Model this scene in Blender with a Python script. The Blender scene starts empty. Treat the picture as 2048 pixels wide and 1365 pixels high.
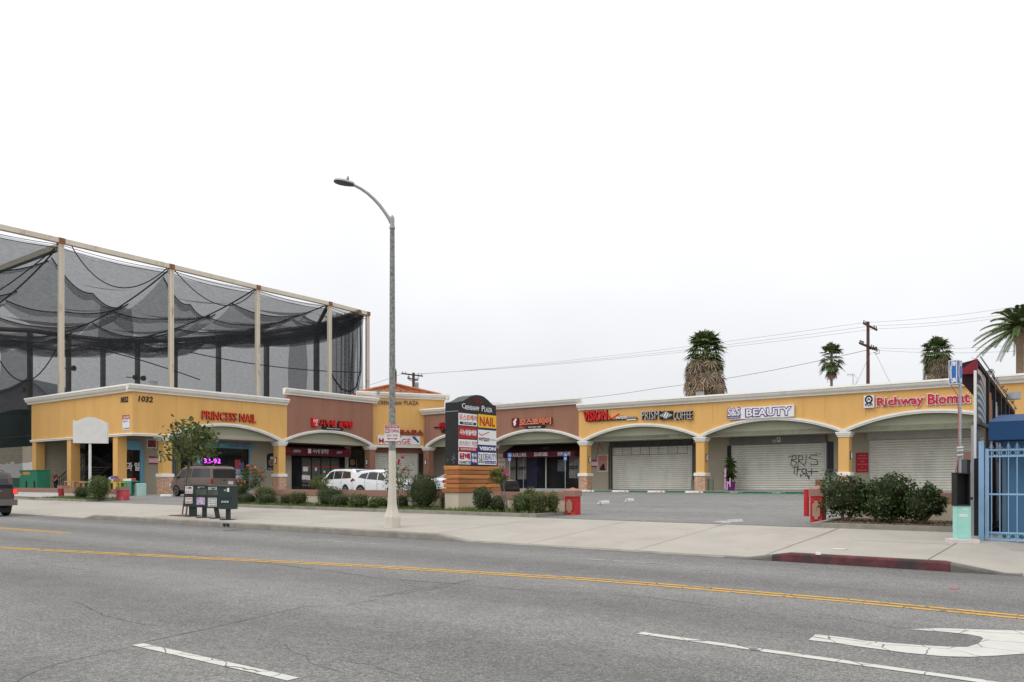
import bpy, bmesh, math, random
import numpy as np
from math import sin, cos, pi, sqrt, radians, atan2, hypot, floor
from mathutils import Vector, Matrix
from mathutils.geometry import tessellate_polygon
random.seed(7); np.random.seed(7)
SC = bpy.context.scene
COL = SC.collection
# ------------------------------------------------------------ camera, sky, light
F = 1642.8; TH = .6529; YH = 966.3; CX = 1024.0; EYE = 1.6; K = .003
cam = bpy.data.cameras.new('camera'); camo = bpy.data.objects.new('camera', cam); COL.objects.link(camo)
camo.location = (0, 0, EYE); camo.rotation_euler = (radians(90), 0, TH)
cam.sensor_width = 36; cam.lens = F/2048*36; cam.shift_y = (YH-682.5)/2048; cam.clip_end = 3000; cam.clip_start = .1
SC.camera = camo
SUN_EL, SUN_AZ = radians(52), radians(215)
w = bpy.data.worlds.new('World'); SC.world = w; w.use_nodes = True
nt = w.node_tree; nt.nodes.clear()
N = nt.nodes.new; L = nt.links.new
out = N('ShaderNodeOutputWorld'); bg = N('ShaderNodeBackground'); L(bg.outputs[0], out.inputs[0])
sky = N('ShaderNodeTexSky'); sky.sky_type = 'NISHITA'; sky.sun_disc = False
sky.sun_elevation = SUN_EL; sky.sun_rotation = SUN_AZ
tc = N('ShaderNodeTexCoord'); sep = N('ShaderNodeSeparateXYZ'); L(tc.outputs['Generated'], sep.inputs[0])
mr = N('ShaderNodeMapRange'); L(sep.outputs['Z'], mr.inputs[0]); mr.inputs[1].default_value = 0; mr.inputs[2].default_value = 1
mr.inputs[3].default_value = .82; mr.inputs[4].default_value = 1.78
nz = N('ShaderNodeTexNoise'); nz.inputs['Scale'].default_value = 1.7; nz.inputs['Detail'].default_value = 4
L(tc.outputs['Generated'], nz.inputs[0])
m2 = N('ShaderNodeMapRange'); L(nz.outputs[0], m2.inputs[0]); m2.inputs[1].default_value = .3; m2.inputs[2].default_value = .7
m2.inputs[3].default_value = .88; m2.inputs[4].default_value = 1.12
mu = N('ShaderNodeMath'); mu.operation = 'MULTIPLY'; L(mr.outputs[0], mu.inputs[0]); L(m2.outputs[0], mu.inputs[1])
ov = N('ShaderNodeVectorMath'); ov.operation = 'SCALE'; ov.inputs[0].default_value = (.975, .985, 1.01); L(mu.outputs[0], ov.inputs['Scale'])
sk = N('ShaderNodeVectorMath'); sk.operation = 'SCALE'; sk.inputs['Scale'].default_value = .10; L(sky.outputs[0], sk.inputs[0])
mx = N('ShaderNodeMix'); mx.data_type = 'RGBA'; mx.inputs[0].default_value = .94
L(sk.outputs[0], mx.inputs[6]); L(ov.outputs[0], mx.inputs[7]); L(mx.outputs[2], bg.inputs[0]); bg.inputs[1].default_value = 1.0
sun = bpy.data.lights.new('sun', 'SUN'); suno = bpy.data.objects.new('sun', sun); COL.objects.link(suno)
sun.energy = .95; sun.angle = radians(22); sun.color = (1, .97, .92)
sd = Vector((sin(SUN_AZ)*cos(SUN_EL), cos(SUN_AZ)*cos(SUN_EL), sin(SUN_EL)))
suno.rotation_euler = sd.to_track_quat('Z', 'Y').to_euler(); suno.location = sd*60
SC.view_settings.view_transform = 'Standard'; SC.view_settings.look = 'None'
SC.view_settings.exposure = 0; SC.view_settings.gamma = 1
SC.cycles.transparent_max_bounces = 24
# ------------------------------------------------------------ survey helpers
c_, s_ = cos(TH), sin(TH)
YC, YS = 16.48, 21.8
def ray(px):
    r = (px-CX)/F; return (r*c_-s_, r*s_+c_)
def pw(x, p):
    if x <= p[0][0]: return p[0][1]
    for (a, b), (c, d) in zip(p, p[1:]):
        if x <= c: return b+(d-b)*(x-a)/(c-a)
    return p[-1][1]
def drive(X): return pw(X, [(-48, 0), (-47, 1), (-35.41, 1), (-34.37, 0), (-15.19, 0), (-13.97, 1), (-6.56, 1), (-5.61, 0), (-2.81, 0), (-1.89, 1), (3, 1), (4, 0)])
def base(X, Y):
    if Y < YC: return 0.0
    if Y < YS:
        a = .17*(1-drive(X))+.012*drive(X); return a+(.42-a)*(Y-YC)/(YS-YC)
    return pw(Y, [(YS, .42), (31, .61), (57, .79), (90, .9)])
def G(X, Y): return base(X, Y)-K*max(-200, min(200, X))
def gp(px, py, off=0.0):
    a, b = ray(px); z0 = 3.0
    z = 3.0
    while z < 400:
        if EYE-(py-YH)*z/F <= G(a*z, b*z)+off:
            lo, hi = z0, z
            for _ in range(25):
                m = (lo+hi)/2
                if EYE-(py-YH)*m/F > G(a*m, b*m)+off: lo = m
                else: hi = m
            return a*z, b*z, z
        z0 = z; z *= 1.004
    return a*z, b*z, z
def onX(px, X): a, b = ray(px); return b*X/a, X/a      # -> Y, depth
def onY(px, Y): a, b = ray(px); return a*Y/b, Y/b      # -> X, depth
def zz(py, Z): return EYE+(YH-py)*Z/F
def at(px, Z): a, b = ray(px); return a*Z, b*Z
def PX(px, py, X): y, Z = onX(px, X); return (X, y, zz(py, Z))
def PY(px, py, Y): x, Z = onY(px, Y); return (x, Y, zz(py, Z))
# ------------------------------------------------------------ materials
MATS = {}
def M(name, col, rough=.8, var=.12, scale=2.0, bump=0, bscale=40, metal=0, spec=.3, stretch=(1, 1, 1), island=0, emit=0, dirt=None, dscale=.8, dlo=.5, dhi=.7, trans=0):
    if name in MATS: return MATS[name]
    m = bpy.data.materials.new(name); m.use_nodes = True; t = m.node_tree; n = t.nodes; l = t.links.new
    p = n['Principled BSDF']; p.inputs['Roughness'].default_value = rough; p.inputs['Metallic'].default_value = metal
    p.inputs['Specular IOR Level'].default_value = spec
    tc = n.new('ShaderNodeTexCoord'); mp = n.new('ShaderNodeMapping'); l(tc.outputs['Object'], mp.inputs[0]); mp.inputs['Scale'].default_value = stretch
    no = n.new('ShaderNodeTexNoise'); no.inputs['Scale'].default_value = scale; no.inputs['Detail'].default_value = 6; l(mp.outputs[0], no.inputs[0])
    r = n.new('ShaderNodeMapRange'); l(no.outputs[0], r.inputs[0]); r.inputs[1].default_value = .25; r.inputs[2].default_value = .75
    r.inputs[3].default_value = 1-var; r.inputs[4].default_value = 1+var
    s = n.new('ShaderNodeVectorMath'); s.operation = 'SCALE'; s.inputs[0].default_value = col[:3]; l(r.outputs[0], s.inputs['Scale'])
    last = s.outputs[0]
    if island:
        g = n.new('ShaderNodeNewGeometry'); hs = n.new('ShaderNodeHueSaturation')
        r2 = n.new('ShaderNodeMapRange'); l(g.outputs['Random Per Island'], r2.inputs[0]); r2.inputs[3].default_value = 1-island; r2.inputs[4].default_value = 1+island*1.4
        r3 = n.new('ShaderNodeMapRange'); l(g.outputs['Random Per Island'], r3.inputs[0]); r3.inputs[3].default_value = .485; r3.inputs[4].default_value = .515
        l(last, hs.inputs['Color']); l(r2.outputs[0], hs.inputs['Value']); l(r3.outputs[0], hs.inputs['Hue']); last = hs.outputs[0]
    if dirt:
        n2 = n.new('ShaderNodeTexNoise'); n2.inputs['Scale'].default_value = dscale; n2.inputs['Detail'].default_value = 8; n2.inputs['Roughness'].default_value = .65
        l(mp.outputs[0], n2.inputs[0]); rr = n.new('ShaderNodeMapRange'); l(n2.outputs[0], rr.inputs[0])
        rr.inputs[1].default_value = dlo; rr.inputs[2].default_value = dhi
        mi = n.new('ShaderNodeMix'); mi.data_type = 'RGBA'; l(rr.outputs[0], mi.inputs[0]); l(last, mi.inputs[6]); mi.inputs[7].default_value = (*dirt, 1); last = mi.outputs[2]
    l(last, p.inputs['Base Color'])
    if bump:
        b = n.new('ShaderNodeBump'); b.inputs['Strength'].default_value = bump; b.inputs['Distance'].default_value = .02
        n3 = n.new('ShaderNodeTexNoise'); n3.inputs['Scale'].default_value = bscale; n3.inputs['Detail'].default_value = 3; l(tc.outputs['Object'], n3.inputs[0])
        l(n3.outputs[0], b.inputs['Height']); l(b.outputs[0], p.inputs['Normal'])
    if emit:
        p.inputs['Emission Color'].default_value = (*col[:3], 1); p.inputs['Emission Strength'].default_value = emit
    if trans:
        tr = n.new('ShaderNodeBsdfTranslucent'); l(last, tr.inputs[0]); ms = n.new('ShaderNodeMixShader'); ms.inputs[0].default_value = trans
        l(p.outputs[0], ms.inputs[1]); l(tr.outputs[0], ms.inputs[2]); l(ms.outputs[0], n['Material Output'].inputs[0])
    MATS[name] = m; return m
def nodes_of(m): return m.node_tree.nodes, m.node_tree.links.new, m.node_tree.nodes['Principled BSDF']
def asphalt(name, lo, hi, lanes=True):
    m = M(name, (lo,)*3, .93, 0); n, l, p = nodes_of(m)
    tc = n.new('ShaderNodeTexCoord')
    def noise(sc, det=4, st=None, rough=.5):
        o = n.new('ShaderNodeTexNoise'); o.inputs['Scale'].default_value = sc; o.inputs['Detail'].default_value = det; o.inputs['Roughness'].default_value = rough
        if st:
            mp = n.new('ShaderNodeMapping'); mp.inputs['Scale'].default_value = st; l(tc.outputs['Object'], mp.inputs[0]); l(mp.outputs[0], o.inputs[0])
        else: l(tc.outputs['Object'], o.inputs[0])
        return o.outputs[0]
    def mrg(x, a, b, c, d):
        r = n.new('ShaderNodeMapRange'); l(x, r.inputs[0]); 
        for i, v in enumerate((a, b, c, d)): r.inputs[i+1].default_value = v
        return r.outputs[0]
    def mul(a, b):
        q = n.new('ShaderNodeMath'); q.operation = 'MULTIPLY'; l(a, q.inputs[0]); l(b, q.inputs[1]); return q.outputs[0]
    v = mrg(noise(.35, 6, (.35, 1, 1), .6), .3, .7, lo, hi)
    v = mul(v, mrg(noise(26, 5, None, .9), .33, .67, .38, 1.66))
    v = mul(v, mrg(noise(90, 2), .3, .7, .6, 1.45))
    v = mul(v, mrg(noise(2.6, 8, (.6, 1, 1), .75), .42, .72, 1.05, .82))
    if lanes:
        wv = n.new('ShaderNodeTexWave'); wv.bands_direction = 'Y'; wv.inputs['Scale'].default_value = .092; wv.inputs['Distortion'].default_value = 1.2; wv.inputs['Phase Offset'].default_value = 1.9
        l(tc.outputs['Object'], wv.inputs[0]); v = mul(v, mrg(wv.outputs['Fac'], 0, 1, .84, 1.08))
    cc = n.new('ShaderNodeVectorMath'); cc.operation = 'SCALE'; cc.inputs[0].default_value = (1.0, .975, .915); l(v, cc.inputs['Scale'])
    last = cc.outputs[0]
    vo = n.new('ShaderNodeTexVoronoi'); vo.inputs['Scale'].default_value = 22; l(tc.outputs['Object'], vo.inputs[0])
    sp = mrg(vo.outputs['Distance'], .10, .17, 1, 0)
    nn = noise(60, 1); sp = mul(sp, mrg(nn, .46, .52, 0, .9))
    mi = n.new('ShaderNodeMix'); mi.data_type = 'RGBA'; l(sp, mi.inputs[0]); l(last, mi.inputs[6]); mi.inputs[7].default_value = (.5, .49, .46, 1)
    l(mi.outputs[2], p.inputs['Base Color'])
    b = n.new('ShaderNodeBump'); b.inputs['Strength'].default_value = .5; b.inputs['Distance'].default_value = .01
    l(noise(90, 3), b.inputs['Height']); l(b.outputs[0], p.inputs['Normal'])
    return m
def cracked(name, col, under, sc=2.2, wdt=.035, wear=.62):
    m = M(name, col, .75, .08, 6); n, l, p = nodes_of(m); src = p.inputs['Base Color'].links[0].from_socket
    tc = n.new('ShaderNodeTexCoord'); no = n.new('ShaderNodeTexNoise'); no.inputs['Scale'].default_value = 3; l(tc.outputs['Object'], no.inputs[0])
    ad = n.new('ShaderNodeMix'); ad.data_type = 'VECTOR'; ad.inputs[0].default_value = .12; l(tc.outputs['Object'], ad.inputs[4]); l(no.outputs['Color'], ad.inputs[5])
    vo = n.new('ShaderNodeTexVoronoi'); vo.feature = 'DISTANCE_TO_EDGE'; vo.inputs['Scale'].default_value = sc; l(ad.outputs[1], vo.inputs[0])
    r = n.new('ShaderNodeMapRange'); l(vo.outputs['Distance'], r.inputs[0]); r.inputs[1].default_value = wdt*.5; r.inputs[2].default_value = wdt; r.inputs[3].default_value = 1; r.inputs[4].default_value = 0
    n2 = n.new('ShaderNodeTexNoise'); n2.inputs['Scale'].default_value = 14; n2.inputs['Detail'].default_value = 6; n2.inputs['Roughness'].default_value = .75; l(tc.outputs['Object'], n2.inputs[0])
    r2 = n.new('ShaderNodeMapRange'); l(n2.outputs[0], r2.inputs[0]); r2.inputs[1].default_value = wear; r2.inputs[2].default_value = wear+.06
    mxx = n.new('ShaderNodeMath'); mxx.operation = 'MAXIMUM'; l(r.outputs[0], mxx.inputs[0]); l(r2.outputs[0], mxx.inputs[1])
    mi = n.new('ShaderNodeMix'); mi.data_type = 'RGBA'; l(mxx.outputs[0], mi.inputs[0]); l(src, mi.inputs[6]); mi.inputs[7].default_value = (*under, 1)
    l(mi.outputs[2], p.inputs['Base Color']); return m
def ledger(name):
    m = M(name, (.4, .3, .25), .9, 0, bump=.6, bscale=25); n, l, p = nodes_of(m)
    tc = n.new('ShaderNodeTexCoord'); sp = n.new('ShaderNodeSeparateXYZ'); l(tc.outputs['Object'], sp.inputs[0])
    ad = n.new('ShaderNodeMath'); ad.operation = 'ADD'; l(sp.outputs[0], ad.inputs[0]); l(sp.outputs[1], ad.inputs[1])
    cb = n.new('ShaderNodeCombineXYZ'); l(ad.outputs[0], cb.inputs[0]); l(sp.outputs[2], cb.inputs[1])
    br = n.new('ShaderNodeTexBrick'); l(cb.outputs[0], br.inputs[0]); br.inputs['Scale'].default_value = 1
    br.inputs['Brick Width'].default_value = .36; br.inputs['Row Height'].default_value = .085; br.inputs['Mortar Size'].default_value = .008
    br.inputs['Color1'].default_value = (.74, .55, .42, 1); br.inputs['Color2'].default_value = (.56, .40, .33, 1); br.inputs['Mortar'].default_value = (.12, .09, .07, 1); br.offset = .37; br.squash = .7
    no = n.new('ShaderNodeTexNoise'); no.inputs['Scale'].default_value = 5; l(tc.outputs['Object'], no.inputs[0])
    r = n.new('ShaderNodeValToRGB'); r.color_ramp.elements[0].color = (.8, .76, .72, 1); r.color_ramp.elements[1].color = (1.15, .95, .8, 1); r.color_ramp.elements[0].position = .35; r.color_ramp.elements[1].position = .65; l(no.outputs[0], r.inputs[0])
    mi = n.new('ShaderNodeMix'); mi.data_type = 'RGBA'; mi.blend_type = 'MULTIPLY'; mi.inputs[0].default_value = 1; l(br.outputs[0], mi.inputs[6]); l(r.outputs[0], mi.inputs[7]); l(mi.outputs[2], p.inputs['Base Color'])
    return m
def net_mat(name, dens, col=(.025, .027, .032)):
    m = M(name, col, .95, .3, 1.2); n, l, p = nodes_of(m)
    tr = n.new('ShaderNodeBsdfTransparent'); ms = n.new('ShaderNodeMixShader')
    tc = n.new('ShaderNodeTexCoord'); no = n.new('ShaderNodeTexNoise'); no.inputs['Scale'].default_value = 2.2; no.inputs['Detail'].default_value = 8; no.inputs['Roughness'].default_value = .8
    mp = n.new('ShaderNodeMapping'); mp.inputs['Scale'].default_value = (1, 1, 2.5); l(tc.outputs['Object'], mp.inputs[0]); l(mp.outputs[0], no.inputs[0])
    r = n.new('ShaderNodeMapRange'); l(no.outputs[0], r.inputs[0]); r.inputs[1].default_value = .3; r.inputs[2].default_value = .7; r.inputs[3].default_value = dens+.07; r.inputs[4].default_value = dens-.09
    l(r.outputs[0], ms.inputs[0]); l(tr.outputs[0], ms.inputs[1]); l(p.outputs[0], ms.inputs[2]); l(ms.outputs[0], n['Material Output'].inputs[0]); return m
def glass_dark(name, col=(.012, .013, .015), rough=.06):
    return M(name, col, rough, .25, 1.5, spec=.5)

m_road = asphalt('road_asphalt', .150, .195)
m_lot = asphalt('lot_asphalt', .16, .21, False)
m_conc = M('concrete', (.375, .345, .30), .9, .07, .9, .25, 60, dirt=(.30, .27, .23), dscale=.55, dlo=.5, dhi=.8)
m_curb = M('curb_concrete', (.27, .25, .215), .9, .16, 3, .3, 40, dirt=(.16, .15, .13), dscale=1.4, dlo=.5, dhi=.8)
m_curbd = M('grimy_kerb_concrete', (.15, .14, .125), .92, .2, 3, .3, 40, dirt=(.08, .075, .07), dscale=1.6, dlo=.45, dhi=.7)
m_redcurb = M('red_curb', (.12, .04, .045), .85, .3, 5, .3, 40, dirt=(.05, .042, .042), dscale=2.2, dlo=.45, dhi=.6)
m_yel = M('mustard_stucco', (.75, .44, .15), .93, .06, .7, .25, 70, dirt=(.62, .355, .12), dscale=.5, dlo=.5, dhi=.85, stretch=(1.6, 1.6, .3))
m_brn = M('brown_stucco', (.33, .165, .112), .93, .07, .7, .25, 70, dirt=(.25, .125, .09), dscale=.5, dlo=.5, dhi=.85, stretch=(1.6, 1.6, .3))
m_olive = M('olive_stucco', (.32, .325, .235), .93, .05, .6, .25, 70)
m_beige = M('beige_stucco', (.40, .36, .28), .93, .06, .6, .25, 70)
m_trim = M('white_trim', (.84, .82, .76), .8, .05, 2, dirt=(.6, .58, .52), dscale=1.2, dlo=.58, dhi=.85)
m_stone = ledger('ledger_stone')
m_white = M('white_paint', (.78, .78, .77), .6, .03, 3)
m_wworn = M('worn_white_paint', (.72, .71, .68), .7, .06, 3, dirt=(.5, .35, .22), dscale=1.8, dlo=.68, dhi=.74)
m_black = M('black_paint', (.018, .018, .02), .45, .2, 4)
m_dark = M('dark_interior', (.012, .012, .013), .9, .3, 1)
m_red = M('red_plastic', (.68, .012, .015), .4, .05, 3)
m_dred = M('dark_red_canvas', (.09, .012, .022), .8, .15, 3)
m_orange = M('orange_red_plastic', (.80, .065, .018), .45, .05, 3)
m_grey = M('grey_metal', (.36, .36, .36), .5, .1, 4, metal=.3)
m_galv = M('galvanised_steel', (.42, .43, .44), .45, .12, 6, metal=.6)
m_blk = glass_dark('dark_glass')
m_shut = M('shutter_metal', (.66, .655, .59), .6, .07, 1.5, metal=0, dirt=(.5, .49, .43), dscale=.9, dlo=.5, dhi=.8, stretch=(1, 1, .3))
m_blue = M('blue_paint', (.13, .33, .45), .6, .08, 3)
m_gate = M('light_blue_gate_paint', (.26, .43, .62), .55, .1, 3)
m_navy = M('navy_blue', (.02, .04, .25), .5, .05, 3)
m_green = M('green_paint', (.02, .17, .095), .6, .12, 3)
m_tile = M('terracotta', (.50, .19, .10), .85, .25, 3, .2, 30, island=.2)
m_leaf = M('leaf_green', (.085, .125, .028), .55, .3, 1.2, island=.65, spec=.25, trans=.18)
m_leafd = M('leaf_dark_green', (.040, .068, .018), .5, .3, 1.5, island=.75, spec=.3, trans=.12)
m_leafo = M('leaf_olive', (.115, .13, .03), .55, .3, 1.5, island=.45, trans=.25)
m_grass = M('grass_green', (.12, .17, .045), .8, .35, 1.5, island=.4)
m_bark = M('bark', (.20, .16, .12), .95, .25, 8, .6, 25, stretch=(1, 1, .3))
m_bushshade = M('inner_foliage_shade', (.036, .040, .018), .95, .3, 9)  # dark core colour: shade inside the bushes painted behind the leaves
m_soil = M('soil', (.12, .09, .06), 1, .3, 4, .8, 20)
m_palmg = M('palm_green', (.09, .125, .045), .7, .25, 1, island=.5, spec=.12, trans=.12)
m_palmd = M('dead_palm_frond', (.25, .19, .135), .9, .3, 1, island=.4, trans=.1)
m_palmt = M('palm_trunk', (.26, .20, .15), .95, .3, 6, .8, 20, stretch=(1, 1, 3))
m_rust = M('rusty_cream_steel', (.66, .60, .50), .8, .07, 1, dirt=(.46, .25, .13), dscale=1.3, dlo=.58, dhi=.72, stretch=(1, .8, .35))
m_wood = M('stained_wood', (.52, .21, .06), .55, .25, 1.5, stretch=(.6, .6, 6), dirt=(.30, .11, .035), dscale=.8, dlo=.5, dhi=.7)
m_woodd = M('dark_stained_wood', (.37, .135, .045), .55, .3, 1.5, stretch=(.6, .6, 6), dirt=(.42, .16, .05), dscale=.8, dlo=.58, dhi=.7)
m_pole = M('creosote_wood', (.10, .055, .04), .95, .2, 6, stretch=(1, 1, .2))
m_tyre = M('tyre_rubber', (.018, .018, .018), .85, .1, 6)
m_rim = M('alloy', (.45, .45, .46), .35, .05, 6, metal=.7)
m_plast = M('cream_concrete_render', (.56, .49, .38), .92, .06, 1.2, .25, 60)
m_cap = M('brown_wall_cap', (.33, .185, .14), .92, .08, 1.5, .2, 60)
def spots(m, col, sc, r0, thr):
    n, l, p = nodes_of(m); src = p.inputs['Base Color'].links[0].from_socket; tc = n.new('ShaderNodeTexCoord'); vo = n.new('ShaderNodeTexVoronoi'); vo.inputs['Scale'].default_value = sc; l(tc.outputs['Object'], vo.inputs[0])
    r = n.new('ShaderNodeMapRange'); l(vo.outputs['Distance'], r.inputs[0]); r.inputs[1].default_value = r0*.7; r.inputs[2].default_value = r0; r.inputs[3].default_value = .75; r.inputs[4].default_value = 0
    no = n.new('ShaderNodeTexNoise'); no.inputs['Scale'].default_value = sc*.4; l(tc.outputs['Object'], no.inputs[0]); r2 = n.new('ShaderNodeMapRange'); l(no.outputs[0], r2.inputs[0]); r2.inputs[1].default_value = thr; r2.inputs[2].default_value = thr+.03
    mm = n.new('ShaderNodeMath'); mm.operation = 'MULTIPLY'; l(r.outputs[0], mm.inputs[0]); l(r2.outputs[0], mm.inputs[1]); mi = n.new('ShaderNodeMix'); mi.data_type = 'RGBA'; l(mm.outputs[0], mi.inputs[0]); l(src, mi.inputs[6]); mi.inputs[7].default_value = (*col, 1); l(mi.outputs[2], p.inputs['Base Color'])
spots(m_conc, (.13, .12, .105), 3.2, .11, .5); spots(m_road, (.125, .12, .11), 1.3, .15, .54); spots(m_lot, (.09, .086, .078), 1.1, .2, .5)
# ------------------------------------------------------------ mesh builder
class MB:
    def __init__(s): s.v = []; s.f = []; s.m = []; s.T = None; s.mi = 0
    def add(s, vs, fs, mi=None):
        o = len(s.v)
        if s.T is not None: vs = [tuple(s.T @ Vector(p)) for p in vs]
        s.v += [tuple(p) for p in vs]; s.f += [tuple(i+o for i in q) for q in fs]; s.m += [s.mi if mi is None else mi]*len(fs); return s
    def box(s, x0, x1, y0, y1, z0, z1, mi=None):
        v = [(x, y, z) for z in (z0, z1) for y in (y0, y1) for x in (x0, x1)]
        return s.add(v, [(0, 2, 3, 1), (4, 5, 7, 6), (0, 1, 5, 4), (2, 6, 7, 3), (0, 4, 6, 2), (1, 3, 7, 5)], mi)
    def bbox(s, x0, x1, y0, y1, z0, z1, b=.02, mi=None):   # bevelled box (vertical edges and top)
        P = [(x0+b, y0), (x1-b, y0), (x1, y0+b), (x1, y1-b), (x1-b, y1), (x0+b, y1), (x0, y1-b), (x0, y0+b)]
        cx, cy = (x0+x1)/2, (y0+y1)/2
        def ins(p): return (p[0]-b*(1 if p[0] > cx else -1)*.8, p[1]-b*(1 if p[1] > cy else -1)*.8)
        v = [(x, y, z0) for x, y in P]+[(x, y, z1-b) for x, y in P]+[(*ins(p), z1) for p in P]
        f = [tuple(range(7, -1, -1)), tuple(range(16, 24))]
        for k in (0, 8): f += [(k+i, k+(i+1) % 8, k+8+(i+1) % 8, k+8+i) for i in range(8)]
        return s.add(v, f, mi)
    def prism(s, poly, vec, mi=None):      # poly: coplanar 3D points, extruded by vec
        n = len(poly); q = [tuple(a+b for a, b in zip(p, vec)) for p in poly]
        tri = tessellate_polygon([[Vector(p) for p in poly]])
        f = [tuple(t) for t in tri]+[tuple(i+n for i in reversed(t)) for t in tri]
        f += [(i, i+n, (i+1) % n+n, (i+1) % n) for i in range(n)]
        return s.add(list(poly)+q, f, mi)
    def poly(s, pts, mi=None):
        tri = tessellate_polygon([[Vector(p) for p in pts]]); return s.add(pts, [tuple(t) for t in tri], mi)
    def tube(s, pts, rad, n=8, mi=None, cap=True):
        pts = [Vector(p) for p in pts]; k = len(pts)
        if not hasattr(rad, '__len__'): rad = [rad]*k
        up = None; vs = []
        for i, p in enumerate(pts):
            d = (pts[min(i+1, k-1)]-pts[max(i-1, 0)])
            if d.length < 1e-9: d = Vector((0, 0, 1))
            d.normalize()
            if up is None: a = Vector((0, 0, 1)) if abs(d.z) < .9 else Vector((1, 0, 0)); up = d.cross(a).normalized()
            else: up = (up-d*up.dot(d)).normalized()
            r = d.cross(up)
            vs += [tuple(p+(up*cos(2*pi*j/n)+r*sin(2*pi*j/n))*rad[i]) for j in range(n)]
        f = [(i*n+j, i*n+(j+1) % n, (i+1)*n+(j+1) % n, (i+1)*n+j) for i in range(k-1) for j in range(n)]
        if cap: f += [tuple(range(n-1, -1, -1)), tuple(range((k-1)*n, k*n))]
        return s.add(vs, f, mi)
    def lathe(s, prof, cx, cy, n=20, mi=None):   # prof (r,z)
        vs = [(cx+r*cos(2*pi*j/n), cy+r*sin(2*pi*j/n), z) for r, z in prof for j in range(n)]; k = len(prof)
        f = [(i*n+j, i*n+(j+1) % n, (i+1)*n+(j+1) % n, (i+1)*n+j) for i in range(k-1) for j in range(n)]
        f += [tuple(range(n-1, -1, -1)), tuple(range((k-1)*n, k*n))]
        return s.add(vs, f, mi)
    def grid(s, fn, nu, nv, mi=None):
        vs = [fn(i/nu, j/nv) for i in range(nu+1) for j in range(nv+1)]; n = nv+1
        return s.add(vs, [(i*n+j, (i+1)*n+j, (i+1)*n+j+1, i*n+j+1) for i in range(nu) for j in range(nv)], mi)
W = {}
def thing(name, label, cat, loc, group=None, kind=None):
    o = bpy.data.objects.new(name, None); COL.objects.link(o); o.location = loc; o.empty_display_size = .3
    o['label'] = label; o['category'] = cat; W[o] = Vector(loc)
    if group: o['group'] = group
    return o
def mk(mb, name, mats, parent=None, smooth=False, label=None, cat=None, group=None, kind=None, o3=None):
    if not isinstance(mats, (list, tuple)): mats = [mats]
    me = bpy.data.meshes.new(name)
    if parent is not None: org = W[parent]
    elif o3 is not None: org = Vector(o3)
    elif kind == 'structure': org = Vector((0, 0, 0))
    else:
        a = np.array(mb.v); org = Vector(((a[:, 0].min()+a[:, 0].max())/2, (a[:, 1].min()+a[:, 1].max())/2, a[:, 2].min()))
    a = np.array(mb.v)-np.array(org)
    me.from_pydata(a.tolist(), [], mb.f)
    for m in mats: me.materials.append(m)
    if len(mats) > 1: me.polygons.foreach_set('material_index', mb.m)
    if smooth:
        me.polygons.foreach_set('use_smooth', [True]*len(me.polygons))
        try: me.set_sharp_from_angle(angle=radians(38))
        except Exception: pass
    me.update()
    o = bpy.data.objects.new(name, me); COL.objects.link(o); W[o] = org
    if parent is not None: o.parent = parent
    else: o.location = org
    if label: o['label'] = label
    if cat: o['category'] = cat
    if group: o['group'] = group
    if kind: o['kind'] = kind
    return o
def fixn(o):
    b = bmesh.new(); b.from_mesh(o.data); bmesh.ops.recalc_face_normals(b, faces=b.faces); b.to_mesh(o.data); b.free()
def dup(root, loc, rotz=0, label=None, group=None, scale=None):
    r = root.copy(); COL.objects.link(r); r.location = loc; r.rotation_euler = (0, 0, rotz)
    if label: r['label'] = label
    if group: r['group'] = group
    if scale: r.scale = scale
    for ch in list(root.children):
        c = ch.copy(); COL.objects.link(c); c.parent = r
        for g in list(ch.children):
            d = g.copy(); COL.objects.link(d); d.parent = c
    return r
# ------------------------------------------------------------ lettering
TC = {}
def tmesh(body, bold=0.0, res=2):
    k = (body, bold)
    if k in TC: return TC[k]
    cu = bpy.data.curves.new('t', 'FONT'); cu.body = body; cu.extrude = .5; cu.offset = bold; cu.resolution_u = res
    ob = bpy.data.objects.new('t', cu); COL.objects.link(ob)
    dg = bpy.context.evaluated_depsgraph_get(); me = ob.evaluated_get(dg).to_mesh()
    v = np.array([tuple(q.co) for q in me.vertices]); f = [tuple(p.vertices) for p in me.polygons]
    ob.evaluated_get(dg).to_mesh_clear(); bpy.data.objects.remove(ob); bpy.data.curves.remove(cu)
    if len(v) == 0: v = np.zeros((3, 3)); f = []
    mn, mxx = v.min(0), v.max(0); v[:, 0] = (v[:, 0]-mn[0])/(mxx[0]-mn[0]+1e-9); v[:, 1] = (v[:, 1]-mn[1])/(mxx[1]-mn[1]+1e-9); v[:, 2] += .5
    TC[k] = (v, f); return TC[k]
class FR:   # frame: origin, right vector, outward normal, up = z (or given)
    def __init__(s, o, u, n, up=(0, 0, 1)): s.o = Vector(o); s.u = Vector(u).normalized(); s.n = Vector(n).normalized(); s.w = Vector(up).normalized()
    def p(s, a, b, c=0): return tuple(s.o+s.u*a+s.w*b+s.n*c)
def text(mb, fr, body, u0, u1, v0, v1, c0=0, dep=.02, bold=0, shear=0, mi=None):
    v, f = tmesh(body, bold)
    mb.add([fr.p(u0+(u1-u0)*p[0]+shear*(v1-v0)*p[1], v0+(v1-v0)*p[1], c0+dep*p[2]) for p in v], f, mi)
def fbox(mb, fr, u0, u1, v0, v1, c0, c1, mi=None):
    v = [fr.p(u, w, c) for w in (v0, v1) for c in (c0, c1) for u in (u0, u1)]
    mb.add(v, [(0, 2, 3, 1), (4, 5, 7, 6), (0, 1, 5, 4), (2, 6, 7, 3), (0, 4, 6, 2), (1, 3, 7, 5)], mi)
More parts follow.
